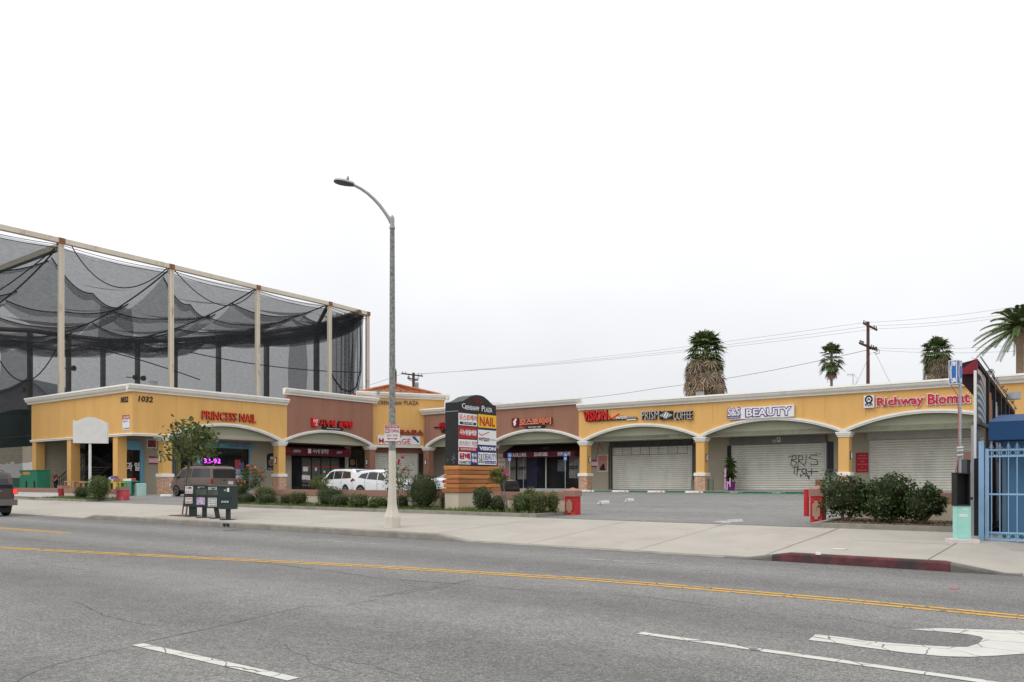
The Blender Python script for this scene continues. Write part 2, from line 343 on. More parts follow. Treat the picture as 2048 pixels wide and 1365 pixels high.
def stroke(mb, fr, pts, wd, c0, dep=.01, mi=None):
    for (a, b), (c, d) in zip(pts, pts[1:]):
        L_ = hypot(c-a, d-b) or 1e-6; nx, ny = -(d-b)/L_*wd/2, (c-a)/L_*wd/2; ex, ey = (c-a)/L_*wd/3, (d-b)/L_*wd/3
        q = [(a-ex+nx, b-ey+ny), (a-ex-nx, b-ey-ny), (c+ex-nx, d+ey-ny), (c+ex+nx, d+ey+ny)]
        v = [fr.p(x, y, c0) for x, y in q]+[fr.p(x, y, c0+dep) for x, y in q]
        mb.add(v, [(3, 2, 1, 0), (4, 5, 6, 7), (0, 1, 5, 4), (1, 2, 6, 5), (2, 3, 7, 6), (3, 0, 4, 7)], mi)
# ------------------------------------------------------------ foliage
def leaves(mb, P, size, asp=.5, curl=.25, up=.3, nrm=None, jit=.35, mi=None):
    n = len(P); d = np.random.normal(size=(n, 3)); d[:, 2] += up*.5
    if nrm is not None: nn = nrm+np.random.normal(size=(n, 3))*.75
    else: nn = np.random.normal(size=(n, 3)); nn[:, 2] += .5
    nn /= np.linalg.norm(nn, axis=1)[:, None]+1e-9
    d -= nn*(d*nn).sum(1)[:, None]; d /= np.linalg.norm(d, axis=1)[:, None]+1e-9
    e = np.cross(nn, d); s = size*(1+np.random.uniform(-jit, jit, n))[:, None]
    a = P-d*s*.5; b = P+e*s*asp*.5+nn*s*curl*.15; c = P+d*s*.5-nn*s*curl*.3; g = P-e*s*asp*.5+nn*s*curl*.15
    V = np.stack([a, b, c, g], 1).reshape(-1, 3); o = len(mb.v)
    mb.v += V.tolist(); mb.f += [(o+4*i, o+4*i+1, o+4*i+2, o+4*i+3) for i in range(n)]; mb.m += [mb.mi if mi is None else mi]*n
def nz3(p, sc, seed=0):
    return (np.sin(p[:, 0]*sc+seed)+np.sin(p[:, 1]*sc*1.3+seed*2.1+1)+np.sin(p[:, 2]*sc*1.1+seed*.7+2)+np.sin((p[:, 0]+p[:, 1])*sc*.7+p[:, 2]*sc*1.7+seed))/4
def blob_pts(n, c, r, q=2.4, lo=.86, hi=1.04, rough=.08, seed=0, fsc=3.0):
    d = np.random.normal(size=(n, 3)); d /= np.linalg.norm(d, axis=1)[:, None]
    k = (np.abs(d)**q).sum(1)**(-1/q); s = d*k[:, None]
    m = 1+rough*nz3(d*np.array(r), fsc/max(r), seed)*1.6
    t = np.random.uniform(lo, hi, n)**1.0
    P = np.array(c)+s*np.array(r)*(m*t)[:, None]
    return P, d
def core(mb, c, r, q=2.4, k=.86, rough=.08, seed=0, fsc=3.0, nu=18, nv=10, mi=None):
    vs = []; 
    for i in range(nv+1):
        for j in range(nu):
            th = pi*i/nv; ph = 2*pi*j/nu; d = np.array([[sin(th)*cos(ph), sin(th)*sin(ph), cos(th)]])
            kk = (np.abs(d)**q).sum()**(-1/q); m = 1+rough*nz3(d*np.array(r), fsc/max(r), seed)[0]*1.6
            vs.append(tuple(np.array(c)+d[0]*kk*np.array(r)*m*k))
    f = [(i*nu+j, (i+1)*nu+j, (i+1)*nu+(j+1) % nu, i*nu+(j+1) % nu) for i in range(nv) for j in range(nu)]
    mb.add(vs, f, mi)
def shrub(name, label, x, y, r, h, mat=None, group=None, q=3.0, leaf=.05, n=None, z0=None, rough=.08, stem=True, cat='bush', ry=None, legs=.12, extra=None):
    mat = mat or m_leafd; z = G(x, y)+.02 if z0 is None else z0; ry = ry or r
    t = thing(name, label, cat, (x, y, z), group); seed = random.random()*9
    mb = MB(); rz = (h-legs)/2; c = (x, y, z+legs+rz); R = (r, ry, rz)
    n = n or int(4.2*(r*ry+r*rz+ry*rz)/(leaf*leaf)*2.1)
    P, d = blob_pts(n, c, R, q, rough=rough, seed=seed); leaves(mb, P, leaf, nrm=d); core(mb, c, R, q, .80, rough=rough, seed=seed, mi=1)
    P, d = blob_pts(max(60, n//9), c, R, q, 1.0, 1.17, rough, seed); leaves(mb, P, leaf, nrm=d)
    if extra: extra(mb, c, R)
    mk(mb, 'foliage', [mat, m_bushshade], t)
    if stem:
        mb = MB()
        for k in range(4):
            a = random.random()*6.3; mb.tube([(x+.03*cos(a), y+.03*sin(a), z-.03), (x+r*.3*cos(a), y+ry*.3*sin(a), z+legs+rz*.6)], [.022, .012], 6)
        mk(mb, 'stem', m_bark, t)
    return t
# ============================================================ SETTING
def sheet(name, xs, ys, off, mat, zf=None, kind='structure'):
    xs = sorted(set(round(x, 4) for x in xs)); ys = sorted(set(round(y, 4) for y in ys)); mb = MB(); zf = zf or G
    for x in xs:
        for y in ys: mb.v.append((x, y, zf(x, y)+off))
    n = len(ys); mb.f = [(i*n+j, (i+1)*n+j, (i+1)*n+j+1, i*n+j+1) for i in range(len(xs)-1) for j in range(n-1)]; mb.m = [0]*len(mb.f)
    return mk(mb, name, mat, kind=kind)
BX = [-48, -47, -35.41, -34.37, -15.19, -13.97, -6.56, -5.61, -2.81, -1.89, 3, 4]
m_earth = M('earth', (.17, .16, .13), 1, .2, .05)
sheet('ground', [-1200, -400, -200, -100, 0, 100, 200, 400, 1200], [-400, -60, 0, 16.3, 22, 31, 57, 90, 200, 600, 1500], -.25, m_earth, lambda X, Y: pw(Y, [(YC, 0), (YS, .42), (31, .61), (57, .79), (90, .9)])*(Y > YC)-K*max(-200, min(200, X)))
sheet('road', [-200, -100, -50, -20, -10, 0, 10, 100, 200], [-40, -10, 0, 5, 10, YC], 0, m_road, lambda X, Y: -K*X)
sheet('sidewalk', [-200, -100, -60, -25, 10, 60, 200]+BX, [YC+.15, YC+.9, YC+2, YS], 0, m_conc)
sheet('opposite_sidewalk', [-60, -20, 0, 20, 60], [-6, -2.6], .15, m_conc, lambda X, Y: -K*X)
sheet('parking_lot', [-72, -56, -30, -2.9], [YS, 26, 31, 40, 50, 57.6], .004, m_lot)
sheet('side_yard', [-200, -120, -72], [YS, 31, 57.6], .004, m_conc)
def curb(name, x0, x1, mat):
    xs = [x0]+[x for x in BX if x0 < x < x1]+[x1]; mb = MB()
    xx = []
    for a, b in zip(xs, xs[1:]): xx += [a+(b-a)*i/4 for i in range(4)]
    xx.append(x1)
    for x in xx:
        h = G(x, YC+.0001); mb.v += [(x, YC-.015, -K*x-.12), (x, YC-.004, h-.03), (x, YC+.02, h+.004), (x, YC+.155, G(x, YC+.155)+.004)]
    mb.f = [(i*4+j, (i+1)*4+j, (i+1)*4+j+1, i*4+j+1) for i in range(len(xx)-1) for j in range(3)]; mb.m = [0]*len(mb.f)
    mk(mb, name, mat, kind='structure')
for a, b in ((-200, -48), (-48, -34.4), (-34.4, -13.97), (-13.97, -7.0), (-1.6, 4), (4, 200)): curb('kerb', a, b, m_curb)
for a, b in ((-7.0, -5.95), (-2.7, -1.6)): curb('kerb_ramp', a, b, m_curbd)
curb('red_kerb', -5.95, -2.7, m_redcurb)
def ribbon(mb, pts, wd, off=.004, zf=None, jit=0):
    zf = zf or G; k = len(pts); vs = []
    for i, (x, y) in enumerate(pts):
        a = pts[max(i-1, 0)]; b = pts[min(i+1, k-1)]; d = hypot(b[0]-a[0], b[1]-a[1]) or 1; nx, ny = -(b[1]-a[1])/d, (b[0]-a[0])/d
        w0 = wd/2*(1+random.uniform(-jit, jit)); w1 = wd/2*(1+random.uniform(-jit, jit))
        for s, ww in ((1, w0), (-1, w1)): vs.append((x+nx*ww*s, y+ny*ww*s, zf(x+nx*ww*s, y+ny*ww*s)+off))
    mb.add(vs, [(2*i, 2*i+1, 2*i+3, 2*i+2) for i in range(k-1)])
def dens(pts, st):
    o = []
    for a, b in zip(pts, pts[1:]):
        n = max(1, int(hypot(b[0]-a[0], b[1]-a[1])/st)); o += [(a[0]+(b[0]-a[0])*i/n, a[1]+(b[1]-a[1])*i/n) for i in range(n)]
    return o+[pts[-1]]
m_joint = M('joint_dark', (.10, .09, .08), 1, .2, 3)
mb = MB()
for x in list(np.arange(-58, 12, 3.05)): ribbon(mb, dens([(x, YC+.16), (x+.02, YS)], .5), .012 if x < -9 else .02, .003)
for y in (19.1,): ribbon(mb, dens([(-33.8, y), (-15.6, y)], 1), .012, .003)
ribbon(mb, dens([(-5.2, 19.3), (4, 19.3)], 1), .018, .003)
ribbon(mb, dens([(-14, YC+.17), (-6.5, YC+.17)], 1), .03, .003)
ribbon(mb, dens([(-15.3, YS+.01), (-6.9, YS+.01)], .6), .045, .007, jit=.5)
ribbon(mb, dens([(-46, YS+.01), (-33.8, YS+.01)], .6), .05, .007, jit=.5)
mk(mb, 'sidewalk_joints', m_joint, kind='structure')
RD = lambda X, Y: -K*X
m_crack = M('crack', (.085, .08, .07), 1, .3, 5)
m_crackg = M('mossy_crack', (.10, .11, .06), 1, .3, 5)
def crack(mb, px, wd, jit=.035, off=.002):
    pts = dens([gp(a, b)[:2] for a, b in px], .10); ph = random.random()*9
    q = []; dx = dy = 0
    for i, (x, y) in enumerate(pts):
        dx = dx*.8+random.gauss(0, jit*.5); dy = dy*.8+random.gauss(0, jit*.5); q.append((x+dx, y+dy))
    i = 0
    while i < len(q)-2:
        n = random.randint(6, 22); seg = q[i:i+n+1]
        if len(seg) > 1: ribbon(mb, seg, wd*random.uniform(.3, .95), off, RD, .8)
        i += n+(random.randint(1, 3) if random.random() < .35 else 0)
mb = MB()
crack(mb, [(30, 1365), (130, 1325), (275, 1292), (400, 1262), (520, 1234), (610, 1214), (700, 1209)], .014)
crack(mb, [(0, 1125), (60, 1120), (140, 1108)], .02)
crack(mb, [(60, 1125), (150, 1138), (200, 1145)], .014)
crack(mb, [(0, 1078), (100, 1084), (200, 1094), (400, 1112), (600, 1136), (760, 1157), (930, 1170)], .03)
crack(mb, [(700, 1209), (800, 1190), (900, 1172), (950, 1160), (1060, 1148), (1170, 1136)], .02)
crack(mb, [(660, 1320), (770, 1340), (860, 1365)], .012)
crack(mb, [(150, 1205), (200, 1228), (240, 1240), (320, 1252)], .012)
crack(mb, [(1640, 1229), (1700, 1238), (1790, 1257), (1840, 1262)], .025)
crack(mb, [(1430, 1215), (1560, 1232), (1700, 1240)], .016)
crack(mb, [(560, 1290), (620, 1330), (700, 1350)], .008)
crack(mb, [(1480, 1125), (1700, 1145), (1900, 1163), (2048, 1180)], .012)
for k in range(15):
    x = random.uniform(-40, 5); ribbon(mb, dens([(x, YC-.02), (x+random.uniform(-.2, .2), YC-.6)], .1), .012, .002, RD, .6)
ribbon(mb, dens([(-60, YC-.03), (8, YC-.03)], .3), .035, .002, RD, .6)
mk(mb, 'road_cracks', m_crack, kind='structure')
mb = MB()
crack(mb, [(930, 1170), (1050, 1181), (1160, 1186), (1300, 1196), (1430, 1212)], .03)
crack(mb, [(740, 1195), (850, 1178), (950, 1160)], .022)
mk(mb, 'mossy_road_cracks', m_crackg, kind='structure')
m_wline = cracked('road_marking_white', (.52, .51, .465), (.15, .145, .135), 2.6, .018, .68)
m_wfaint = cracked('worn_marking_white', (.42, .41, .39), (.20, .195, .185), 3, .05, .50)
m_yline = cracked('road_marking_yellow', (.62, .33, .035), (.14, .12, .08), 2.6, .02, .66)
def gl(*p): return [gp(a, b)[:2] for a, b in p]
def mark(name, pxs, wd, mat, jit=.05, st=.15):
    mb = MB(); ribbon(mb, dens(gl(*pxs), st), wd, .005, None, jit); mk(mb, name, mat, kind='structure')
mark('white_lane_dash', [(275, 1290.5), (587, 1361)], .12, m_wline)
mark('white_turn_lane_line', [(1280, 1268), (1960, 1364), (2200, 1404)], .125, m_wline)
yl = gl((-200, 1089), (0, 1096.2), (350, 1114.5), (700, 1131.6), (1183, 1160.4), (1300, 1169.3), (1700, 1203), (2048, 1236.5), (2300, 1263))
for s in (-1, 1):
    mb = MB(); ribbon(mb, dens([(x+s*.01, y+s*.115) for x, y in yl], .2), .10, .005, None, .05); mk(mb, 'yellow_centre_line', m_yline, kind='structure')
yl = gl((-250, 1039), (0, 1056.5), (135, 1067.5))
for s in (-1, 1):
    mb = MB(); ribbon(mb, dens([(x, y+s*.11) for x, y in yl], .3), .10, .005, None, .08); mk(mb, 'yellow_pocket_line', m_yline, kind='structure')
for p in ([(45, 1040), (105, 1045)], [(300, 1056), (350, 1060)], [(620, 1080), (750, 1089.5)], [(1135, 1117), (1360, 1131)], [(385, 1080), (392, 1080.5)]): mark('faint_lane_dash', p, .09, m_wfaint, .2)
def gpoly(name, pts, mat, off=.005):
    mb = MB(); mb.poly([(x, y, G(x, y)+off) for x, y in (gp(a, b)[:2] for a, b in pts)]); return mk(mb, name, mat, kind='structure')
c7 = lambda a, b: (1300+a/2.738, 960+b/2.738)
gpoly('turn_arrow_marking', [c7(*q) for q in [(905, 850), (985, 858), (1070, 868), (1180, 884), (1300, 895), (1500, 910), (1640, 920), (1740, 918), (1800, 900), (1825, 875), (1810, 862), (1740, 850), (1600, 835), (1500, 828), (1400, 822), (1500, 820), (1600, 815), (1800, 825), (2048, 830), (2350, 850), (2350, 930), (2200, 945), (2048, 955), (1900, 968), (1750, 975), (1600, 970), (1400, 950), (1200, 925), (1000, 895), (868, 882)]], m_wline)
gpoly('lot_arrow_marking', [(1380+a/4.267, 740+b/4.267) for a, b in [(190, 1305), (225, 1296), (330, 1289), (310, 1281), (440, 1276), (460, 1300), (360, 1303), (260, 1330), (205, 1328), (285, 1308)]], m_wfaint, .009)
gpoly('red_paint_mark', [(1905, 1176), (1920, 1177), (1915, 1180), (1895, 1179)], M('faded_red_paint', (.35, .12, .12), .9))
for p in ([(1157, 1012.5), (1373, 1014)], [(1157, 1003.7), (1289, 1007.5)], [(1157, 1026), (1260, 1025.7)], [(1302, 991.6), (1360, 989)], [(1360, 1005), (1474, 1005)], [(1280, 1043), (1330, 1038)],
          [(1395, 1010), (1530, 1012)], [(1420, 1020), (1600, 1017)], [(1570, 995), (1600, 990)], [(1500, 995), (1540, 989)], [(1430, 994), (1470, 988)], [(1230, 995), (1270, 989)], [(1160, 996), (1180, 994)], [(1480, 1000), (1600, 1000)],
          [(310, 1001), (395, 999)], [(330, 1006), (420, 1007)], [(375, 1009), (400, 1008)]):
    pts = dens(gl(*p), .3); mb = MB(); ribbon(mb, pts, .09, .009, None, .2); mk(mb, 'stall_line', m_wfaint, kind='structure')
mb = MB(); ribbon(mb, dens(gl((300, 1037), (350, 1031), (385, 1028), (430, 1029)), .3), .05, .006, None, .5); mk(mb, 'red_painted_line', M('faded_red_paint', (.35, .12, .12), .9), kind='structure')
mb = MB(); x, y = gp(350, 1031)[:2]
x, y = gp(376, 1031.5)[:2]; mb.box(x-.6, x+.6, y-.45, y+.45, G(x, y)-.1, G(x, y)+.012); mk(mb, 'tree_pit_soil', m_soil, kind='structure')
# kerb-side drain outlets in the kerb face
for px in (450, 457):
    x = onY(px, YC)[0]; mb = MB(); mb.tube([(x, YC-.06, -K*x+.085), (x, YC+.1, -K*x+.09)], .052, 12); mk(mb, 'kerb_drain_pipe', m_black, label='black round drain pipe mouth in the kerb below the news boxes, %s one' % ('left' if px < 455 else 'right'), cat='drain pipe', group='drain pipes through the kerb')
x, y = gp(468, 1061)[:2]
mb = MB(); mb.lathe([(.36, G(x, y)+.002), (.36, G(x, y)+.008), (.30, G(x, y)+.011)], x, y, 24); mk(mb, 'manhole_cover', M('cast_iron', (.10, .10, .10), .7), label='round iron manhole cover in the road by the kerb', cat='manhole cover')
# planter beds: kerb + soil + grass
YW = 23.8
def bed(x0, x1, y1, hk=.12, ends=True):
    mb = MB(); n = 12
    def strip(ax, ay, bx, by, wd):
        L_ = hypot(bx-ax, by-ay); ux, uy = (bx-ax)/L_, (by-ay)/L_; k = max(1, int(L_/1.5))
        for i in range(k):
            p = (ax+ux*L_*i/k, ay+uy*L_*i/k); q = (ax+ux*L_*(i+1)/k, ay+uy*L_*(i+1)/k); w_ = (-uy*wd, ux*wd)
            c = [p, q, (q[0]+w_[0], q[1]+w_[1]), (p[0]+w_[0], p[1]+w_[1])]
            z = [G(*t) for t in c]
            mb.add([(c[j][0], c[j][1], z[j]-.1) for j in range(4)]+[(c[j][0], c[j][1], z[j]+hk+random.uniform(-.003, .003)) for j in range(4)], [(4, 5, 6, 7), (0, 1, 5, 4), (1, 2, 6, 5), (2, 3, 7, 6), (3, 0, 4, 7)])
    strip(x0, YS, x1, YS, .15)
    strip(x0+.15, YS+.15, x0+.15, y1, .15); strip(x1, YS+.15, x1, y1, .15)
    mk(mb, 'planter_kerb', m_curb, kind='structure')
    sheet('planter_soil', [x0+.15, (x0+x1)/2, x1-.15], [YS+.15, y1], hk-.04, m_soil)
bed(-33.8, -15.7, YW); bed(-52.7, -46.4, YW); bed(-6.85, -2.95, 24.9); bed(-70, -53.6, YW, .10)
mb = MB()
def grass(x0, x1, y0, y1, n, h, z=.08):
    for i in range(n):
        x = random.uniform(x0, x1); y = random.uniform(y0, y1)
        if sin(x*1.9)+sin(x*.7+y*3) < -1.0 and random.random() < .8: continue
        hh = h*random.uniform(.4, 1.3); a = random.random()*6.3; b = .02; zz_ = G(x, y)+z; l = hh*random.uniform(-.6, .6)
        mb.add([(x-b*cos(a), y-b*sin(a), zz_), (x+b*cos(a), y+b*sin(a), zz_), (x+l*sin(a), y+l*cos(a), zz_+hh)], [(0, 1, 2)])
grass(-33.6, -15.9, YS+.13, YW-.1, 9000, .13); grass(-52.4, -46.6, YS+.13, YW-.1, 3200, .14); grass(-2.4, 2, 20.6, 21.2, 500, .10, 0)
mk(mb, 'grass', m_grass, kind='stuff', label='patchy green grass and weeds growing in the planter beds', cat='grass')
mb = MB(); P = np.stack([np.random.uniform(-6.6, -3.1, 500), np.random.uniform(YS+.2, 24.6, 500), np.zeros(500)], 1)
P[:, 2] = [G(a, b)+.095 for a, b in P[:, :2]]; leaves(mb, P, .06, up=0)
mk(mb, 'leaf_litter', M('dry_leaves', (.16, .11, .06), .9, .3, 3, island=.4), kind='stuff', label='dry fallen leaves on the soil under the dark shrubs', cat='leaf litter')
mb = MB(); x, y = gp(1637, 1127)[:2]; mb.box(x-.05, x+.05, y-.04, y+.03, G(x, y), G(x, y)+.05); mb.v = [(a+random.uniform(-.02, .02), b, c) for a, b, c in mb.v]
mk(mb, 'paper_scrap', m_white, label='small crumpled white paper scrap in the gutter by the red kerb', cat='litter')
mb = MB(); x, y = gp(1678, 1101)[:2]; mb.tube([(x-.12, y, G(x, y)+.02), (x+.1, y+.05, G(x, y)+.02), (x+.12, y+.16, G(x, y)+.02)], .012, 5); mk(mb, 'plastic_strap', m_wworn, label='short pale strip of litter lying on the sidewalk near the red kerb', cat='litter')

# ============================================================ PLAZA
XL, YR, H = -56.8, 57.3, 4.976
XF, YF = XL+.36, YR-.36               # facade faces
YE = onX(265, XF)[0]                  # street end of the left wing
XE = onY(63, YE)[0]
plaza = thing('shopping_plaza', 'mustard and brown stucco strip mall with arches and white cornice behind the parking lot', 'building', (-50, 57, G(-50, 57)))
Yb1, Yb2 = onX(574, XF)[0], onX(746, XF)[0]
Xb0, Xb1 = onY(849, YF)[0], onY(1157.5, YF)[0]
zLy = zz(785, onX(440, XF+.4)[1]); zLb = zz(775, onX(562, XF+.4)[1]); zRb = zz(796, onY(1150, YF-.4)[1]); zRy = zz(789.2, onY(1440, YF-.4)[1]); zT = zz(785.5, 76.8)
zEL = zLy
RISE = 1.07
def arch_z(u, a, b, rise=RISE, z0=H+.06):
    if u <= a or u >= b: return z0
    w_ = (b-a)/2; R = (w_*w_+rise*rise)/(2*rise); x = u-(a+b)/2
    return z0+sqrt(max(R*R-x*x, 0))-(R-rise)
def facade(fr, u0, u1, ztop, arches, mat, flat=None, th=.26):
    """wall seen from outside between u0 and u1 with arched openings; z absolute because fr origin z = 0"""
    us = {u0, u1}
    for a, b in arches:
        for i in range(25): us.add(a+(b-a)*i/24)
    us = sorted(u for u in us if u0 <= u <= u1)
    def zb(u):
        if flat is not None: return flat
        for a, b in arches:
            if a-1e-6 <= u <= b+1e-6: return arch_z(u, a, b)
        return H+.06
    mb = MB(); vs = []
    for u in us: vs += [fr.p(u, zb(u), 0), fr.p(u, ztop, 0), fr.p(u, ztop, -th), fr.p(u, zb(u), -th)]
    n = len(us); f = []
    for i in range(n-1):
        for j in range(4): f.append((i*4+j, (i+1)*4+j, (i+1)*4+(j+1) % 4, i*4+(j+1) % 4))
    f += [(0, 1, 2, 3), tuple((n-1)*4+j for j in (3, 2, 1, 0))]
    mb.add(vs, f); return mk(mb, 'wall', mat, plaza)
def band(fr, pts, prof, mb):
    """sweep profile (outward c, up dz) along (u,z) polyline"""
    k = len(prof); vs = []
    for u, z in pts: vs += [fr.p(u, z+dz, c) for c, dz in prof]
    f = [(i*k+j, (i+1)*k+j, (i+1)*k+(j+1) % k, i*k+(j+1) % k) for i in range(len(pts)-1) for j in range(k)]
    f += [tuple(range(k)), tuple(range((len(pts)-1)*k+k-1, (len(pts)-1)*k-1, -1))]
    mb.add(vs, f)
CPROF = [(.003, 0), (.40, .02), (.42, -.10), (.36, -.115), (.35, -.20), (.31, -.28), (.25, -.335), (.20, -.35), (.20, -.37), (.15, -.38), (.14, -.49), (.003, -.50)]
def cornice(fr, u0, u1, z, ext0=.45, ext1=.45):
    mb = MB(); band(fr, [(u0-ext0, z), (u1+ext1, z)], CPROF, mb); o = mk(mb, 'cornice', m_trim, plaza); fixn(o)
    # return ends
    return o
def arch_trim(fr, a, b):
    mb = MB(); pts = [(a+(b-a)*i/32, arch_z(a+(b-a)*i/32, a, b)) for i in range(33)]
    # offset normal to curve
    vs = []; k = 6
    for i, (u, z) in enumerate(pts):
        p = pts[max(i-1, 0)]; q = pts[min(i+1, 32)]; d = hypot(q[0]-p[0], q[1]-p[1]); nu, nz_ = -(q[1]-p[1])/d, (q[0]-p[0])/d
        if i in (0, 32): nu = 0; nz_ = 1
        for c, t in ((-.2, -.10), (.06, -.10), (.06, -.02), (.11, 0), (.11, .13), (-.2, .13)): vs.append(fr.p(u+nu*t, z+nz_*t, c))
    f = [(i*k+j, (i+1)*k+j, (i+1)*k+(j+1) % k, i*k+(j+1) % k) for i in range(32) for j in range(k)]
    mb.add(vs, f+[tuple(range(k)), tuple(range(32*k+k-1, 32*k-1, -1))]); fixn(mk(mb, 'arch_trim', m_trim, plaza))
    # recessed olive panel behind the arch
    mb = MB(); t0 = -.30
    us = [a+.30+(b-a-.6)*i/20 for i in range(21)]; vs = []
    for u in us: vs += [fr.p(u, H+.02, t0), fr.p(u, arch_z(u, a, b)+.1, t0), fr.p(u, arch_z(u, a, b)+.1, t0-.1), fr.p(u, H+.02, t0-.1)]
    f = [(i*4+j, (i+1)*4+j, (i+1)*4+(j+1) % 4, i*4+(j+1) % 4) for i in range(20) for j in range(4)]
    mb.add(vs, f); fixn(mk(mb, 'arch_panel', m_olive, plaza))
def pillar(x, y, mat, lamp=None, stone=True, zt=H, full=True, cap=True):
    z0 = G(x, y)-.05; s = .34
    mb = MB(); zs = z0+1.30
    if stone:
        mb.box(x-s, x+s, y-s, y+s, zs+.22, zt-.30); p = mk(mb, 'pillar', mat, plaza)
        b = MB(); b.bbox(x-.42, x+.42, y-.42, y+.42, z0, zs, .015); mk(b, 'stone_base', m_stone, p)
        b = MB(); b.bbox(x-.47, x+.47, y-.47, y+.47, zs, zs+.23, .02); mk(b, 'base_band', m_trim, p)
    else:
        mb.box(x-s, x+s, y-s, y+s, z0, zt-.30); p = mk(mb, 'pillar', mat, plaza)
    if not cap: return p
    b = MB(); b.box(x-.40, x+.40, y-.40, y+.40, zt-.30, zt-.17); b.box(x-.46, x+.46, y-.46, y+.46, zt-.17, zt-.06); b.box(x-.50, x+.50, y-.50, y+.50, zt-.06, zt+.03); mk(b, 'pillar_cap', m_trim, p)
    if lamp:
        # lamp: (dx,dy) face normal
        b = MB(); nx, ny = lamp; fr = FR((x+nx*(s+.002), y+ny*(s+.002), zs+1.35), (-ny, nx, 0), (nx, ny, 0))
        fbox(b, fr, -.09, .09, -.26, .26, 0, .05, 0); fbox(b, fr, -.055, .055, -.20, .20, .05, .10, 1); mk(b, 'wall_lamp', [m_black, m_white], p)
    return p
frL = FR((XF, 0, 0), (0, 1, 0), (1, 0, 0)); frR = FR((0, YF, 0), (1, 0, 0), (0, -1, 0)); frE = FR((0, YE, 0), (1, 0, 0), (0, -1, 0))
pL = [onX(330, XL)[0], onX(559, XL)[0], onX(740, XL)[0]]
pR = [onY(857, YR)[0], onY(985, YR)[0], onY(1171, YR)[0], onY(1404, YR)[0], onY(1690, YR)[0]]; pR.append(pR[-1]+10.25); pR.append(pR[-1]+10.25)
pillar(XL, pL[0], m_yel, (0, -1)); pillar(XL, pL[1], m_yel, (0, -1)); pillar(XL, pL[2], m_brn, (0, -1))
pillar(pR[0], YR, m_brn, (0, -1), False); pillar(pR[1], YR, m_brn, (1, 0))
pillar(pR[2], YR, m_yel, (1, 0)); pillar(pR[3], YR, m_yel, (1, 0)); pillar(pR[4], YR, m_yel, (1, 0)); pillar(pR[5], YR, m_yel, (1, 0)); pillar(pR[6], YR, m_yel, (1, 0))
for px in (77, 147): x = onY(px, YE+.34)[0]; pillar(x, YE+.34, m_yel, None, False, H+.33, cap=False)
x = onY(240, YE+.36)[0]; pillar(x-.02, YE+.36, m_yel, None, False, H+.33, cap=False)
facade(frL, YE+.27, Yb1, zLy-.05, [(pL[0], pL[1])], m_yel)
facade(frL, Yb1+.001, Yb2, zLb-.05, [(pL[1], pL[2])], m_brn)
facade(frE, XE, XF-.001, zEL-.05, [], m_yel, flat=H+.05)
facade(frR, Xb0, Xb1, zRb-.05, [(pR[0], pR[1]), (pR[1], pR[2])], m_brn)
facade(frR, Xb1+.001, pR[6]+.3, zRy-.05, [(pR[2], pR[3]), (pR[3], pR[4]), (pR[4], pR[5]), (pR[5], pR[6])], m_yel)
cornice(frL, YE, Yb1, zLy, .46, .0); cornice(frL, Yb1, Yb2, zLb, .42, .45)
cornice(frE, XE, XF, zEL, .45, .0)
cornice(frR, Xb0, Xb1, zRb, .3, .45); cornice(frR, Xb1+.0, pR[6], zRy, -.003, 0)
for fr, a, b in ((frL, pL[0], pL[1]), (frL, pL[1], pL[2])): arch_trim(fr, a, b)
for i in range(6): arch_trim(frR, pR[i], pR[i+1])
# straight moulding under the street end and its return
mb = MB(); TP = [(.002, .10), (.10, .10), (.12, .04), (.07, .01), (.06, -.08), (.002, -.08)]
band(frE, [(XE-.1, H+.05), (XF+.1, H+.05)], TP, mb); band(frL, [(YE+.0, H+.052), (pL[0]-.3, H+.052)], TP, mb); fixn(mk(mb, 'bottom_moulding', m_trim, plaza))
# control joints in the stucco
m_jt = M('stucco_joint', (.50, .32, .10), .9, .05)
mb = MB()
for y in (YE+3.3, pL[0]+2.9, pL[0]+6.2): fbox(mb, frL, y-.012, y+.012, H+1.25, zLy-.52, .0, .004)
for x in (pR[2]+2.6, pR[3]-2.9, pR[3]+1.0, pR[3]+7.6, pR[4]-1.2, pR[4]+1.4, pR[4]+7.5): fbox(mb, frR, x-.012, x+.012, H+1.0, zRy-.52, .0, .004)
mk(mb, 'control_joint', m_jt, plaza)
# tower at the inner corner
A = Vector((XF-.28, Yb2+.3, 0)); B = Vector((Xb0-.25, YF+.06, 0)); d = (B-A).normalized(); dn = Vector((d.y, -d.x, 0))
frT = FR(A, d, dn)
def frx(fr, px):     # u coordinate where pixel column px meets the frame's wall
    a, b = ray(px); o, u = fr.o, fr.u; det = a*(-u.y)+u.x*b
    t = (o.x*(-u.y)+u.x*o.y)/det; return (a*t-o.x)*u.x+(b*t-o.y)*u.y, t
uC = frx(frT, 889)[0]
mb = MB(); th = 4.6
c = [A-d*1.2, A+d*uC, A+d*uC-dn*th, A-d*1.2-dn*th]
mb.add([(p.x, p.y, H+.05) for p in c]+[(p.x, p.y, zT-.06) for p in c], [(0, 1, 5, 4), (1, 2, 6, 5), (2, 3, 7, 6), (3, 0, 4, 7), (4, 5, 6, 7), (3, 2, 1, 0)]); fixn(mk(mb, 'tower', m_yel, plaza))
mb = MB(); band(frT, [(-1.2-.4, zT), (uC+.42, zT)], CPROF, mb); fr2 = FR(A+d*uC, -dn, d); band(fr2, [(-.40, zT-.002), (th, zT-.002)], CPROF, mb); fixn(mk(mb, 'cornice', m_trim, plaza))
mb = MB(); band(frT, [(.0, H+.05), ((B-A).length, H+.05)], [(.002, .10), (.12, .10), (.14, .04), (.09, .01), (.08, -.10), (.002, -.10)], mb); fixn(mk(mb, 'bottom_moulding', m_trim, plaza))
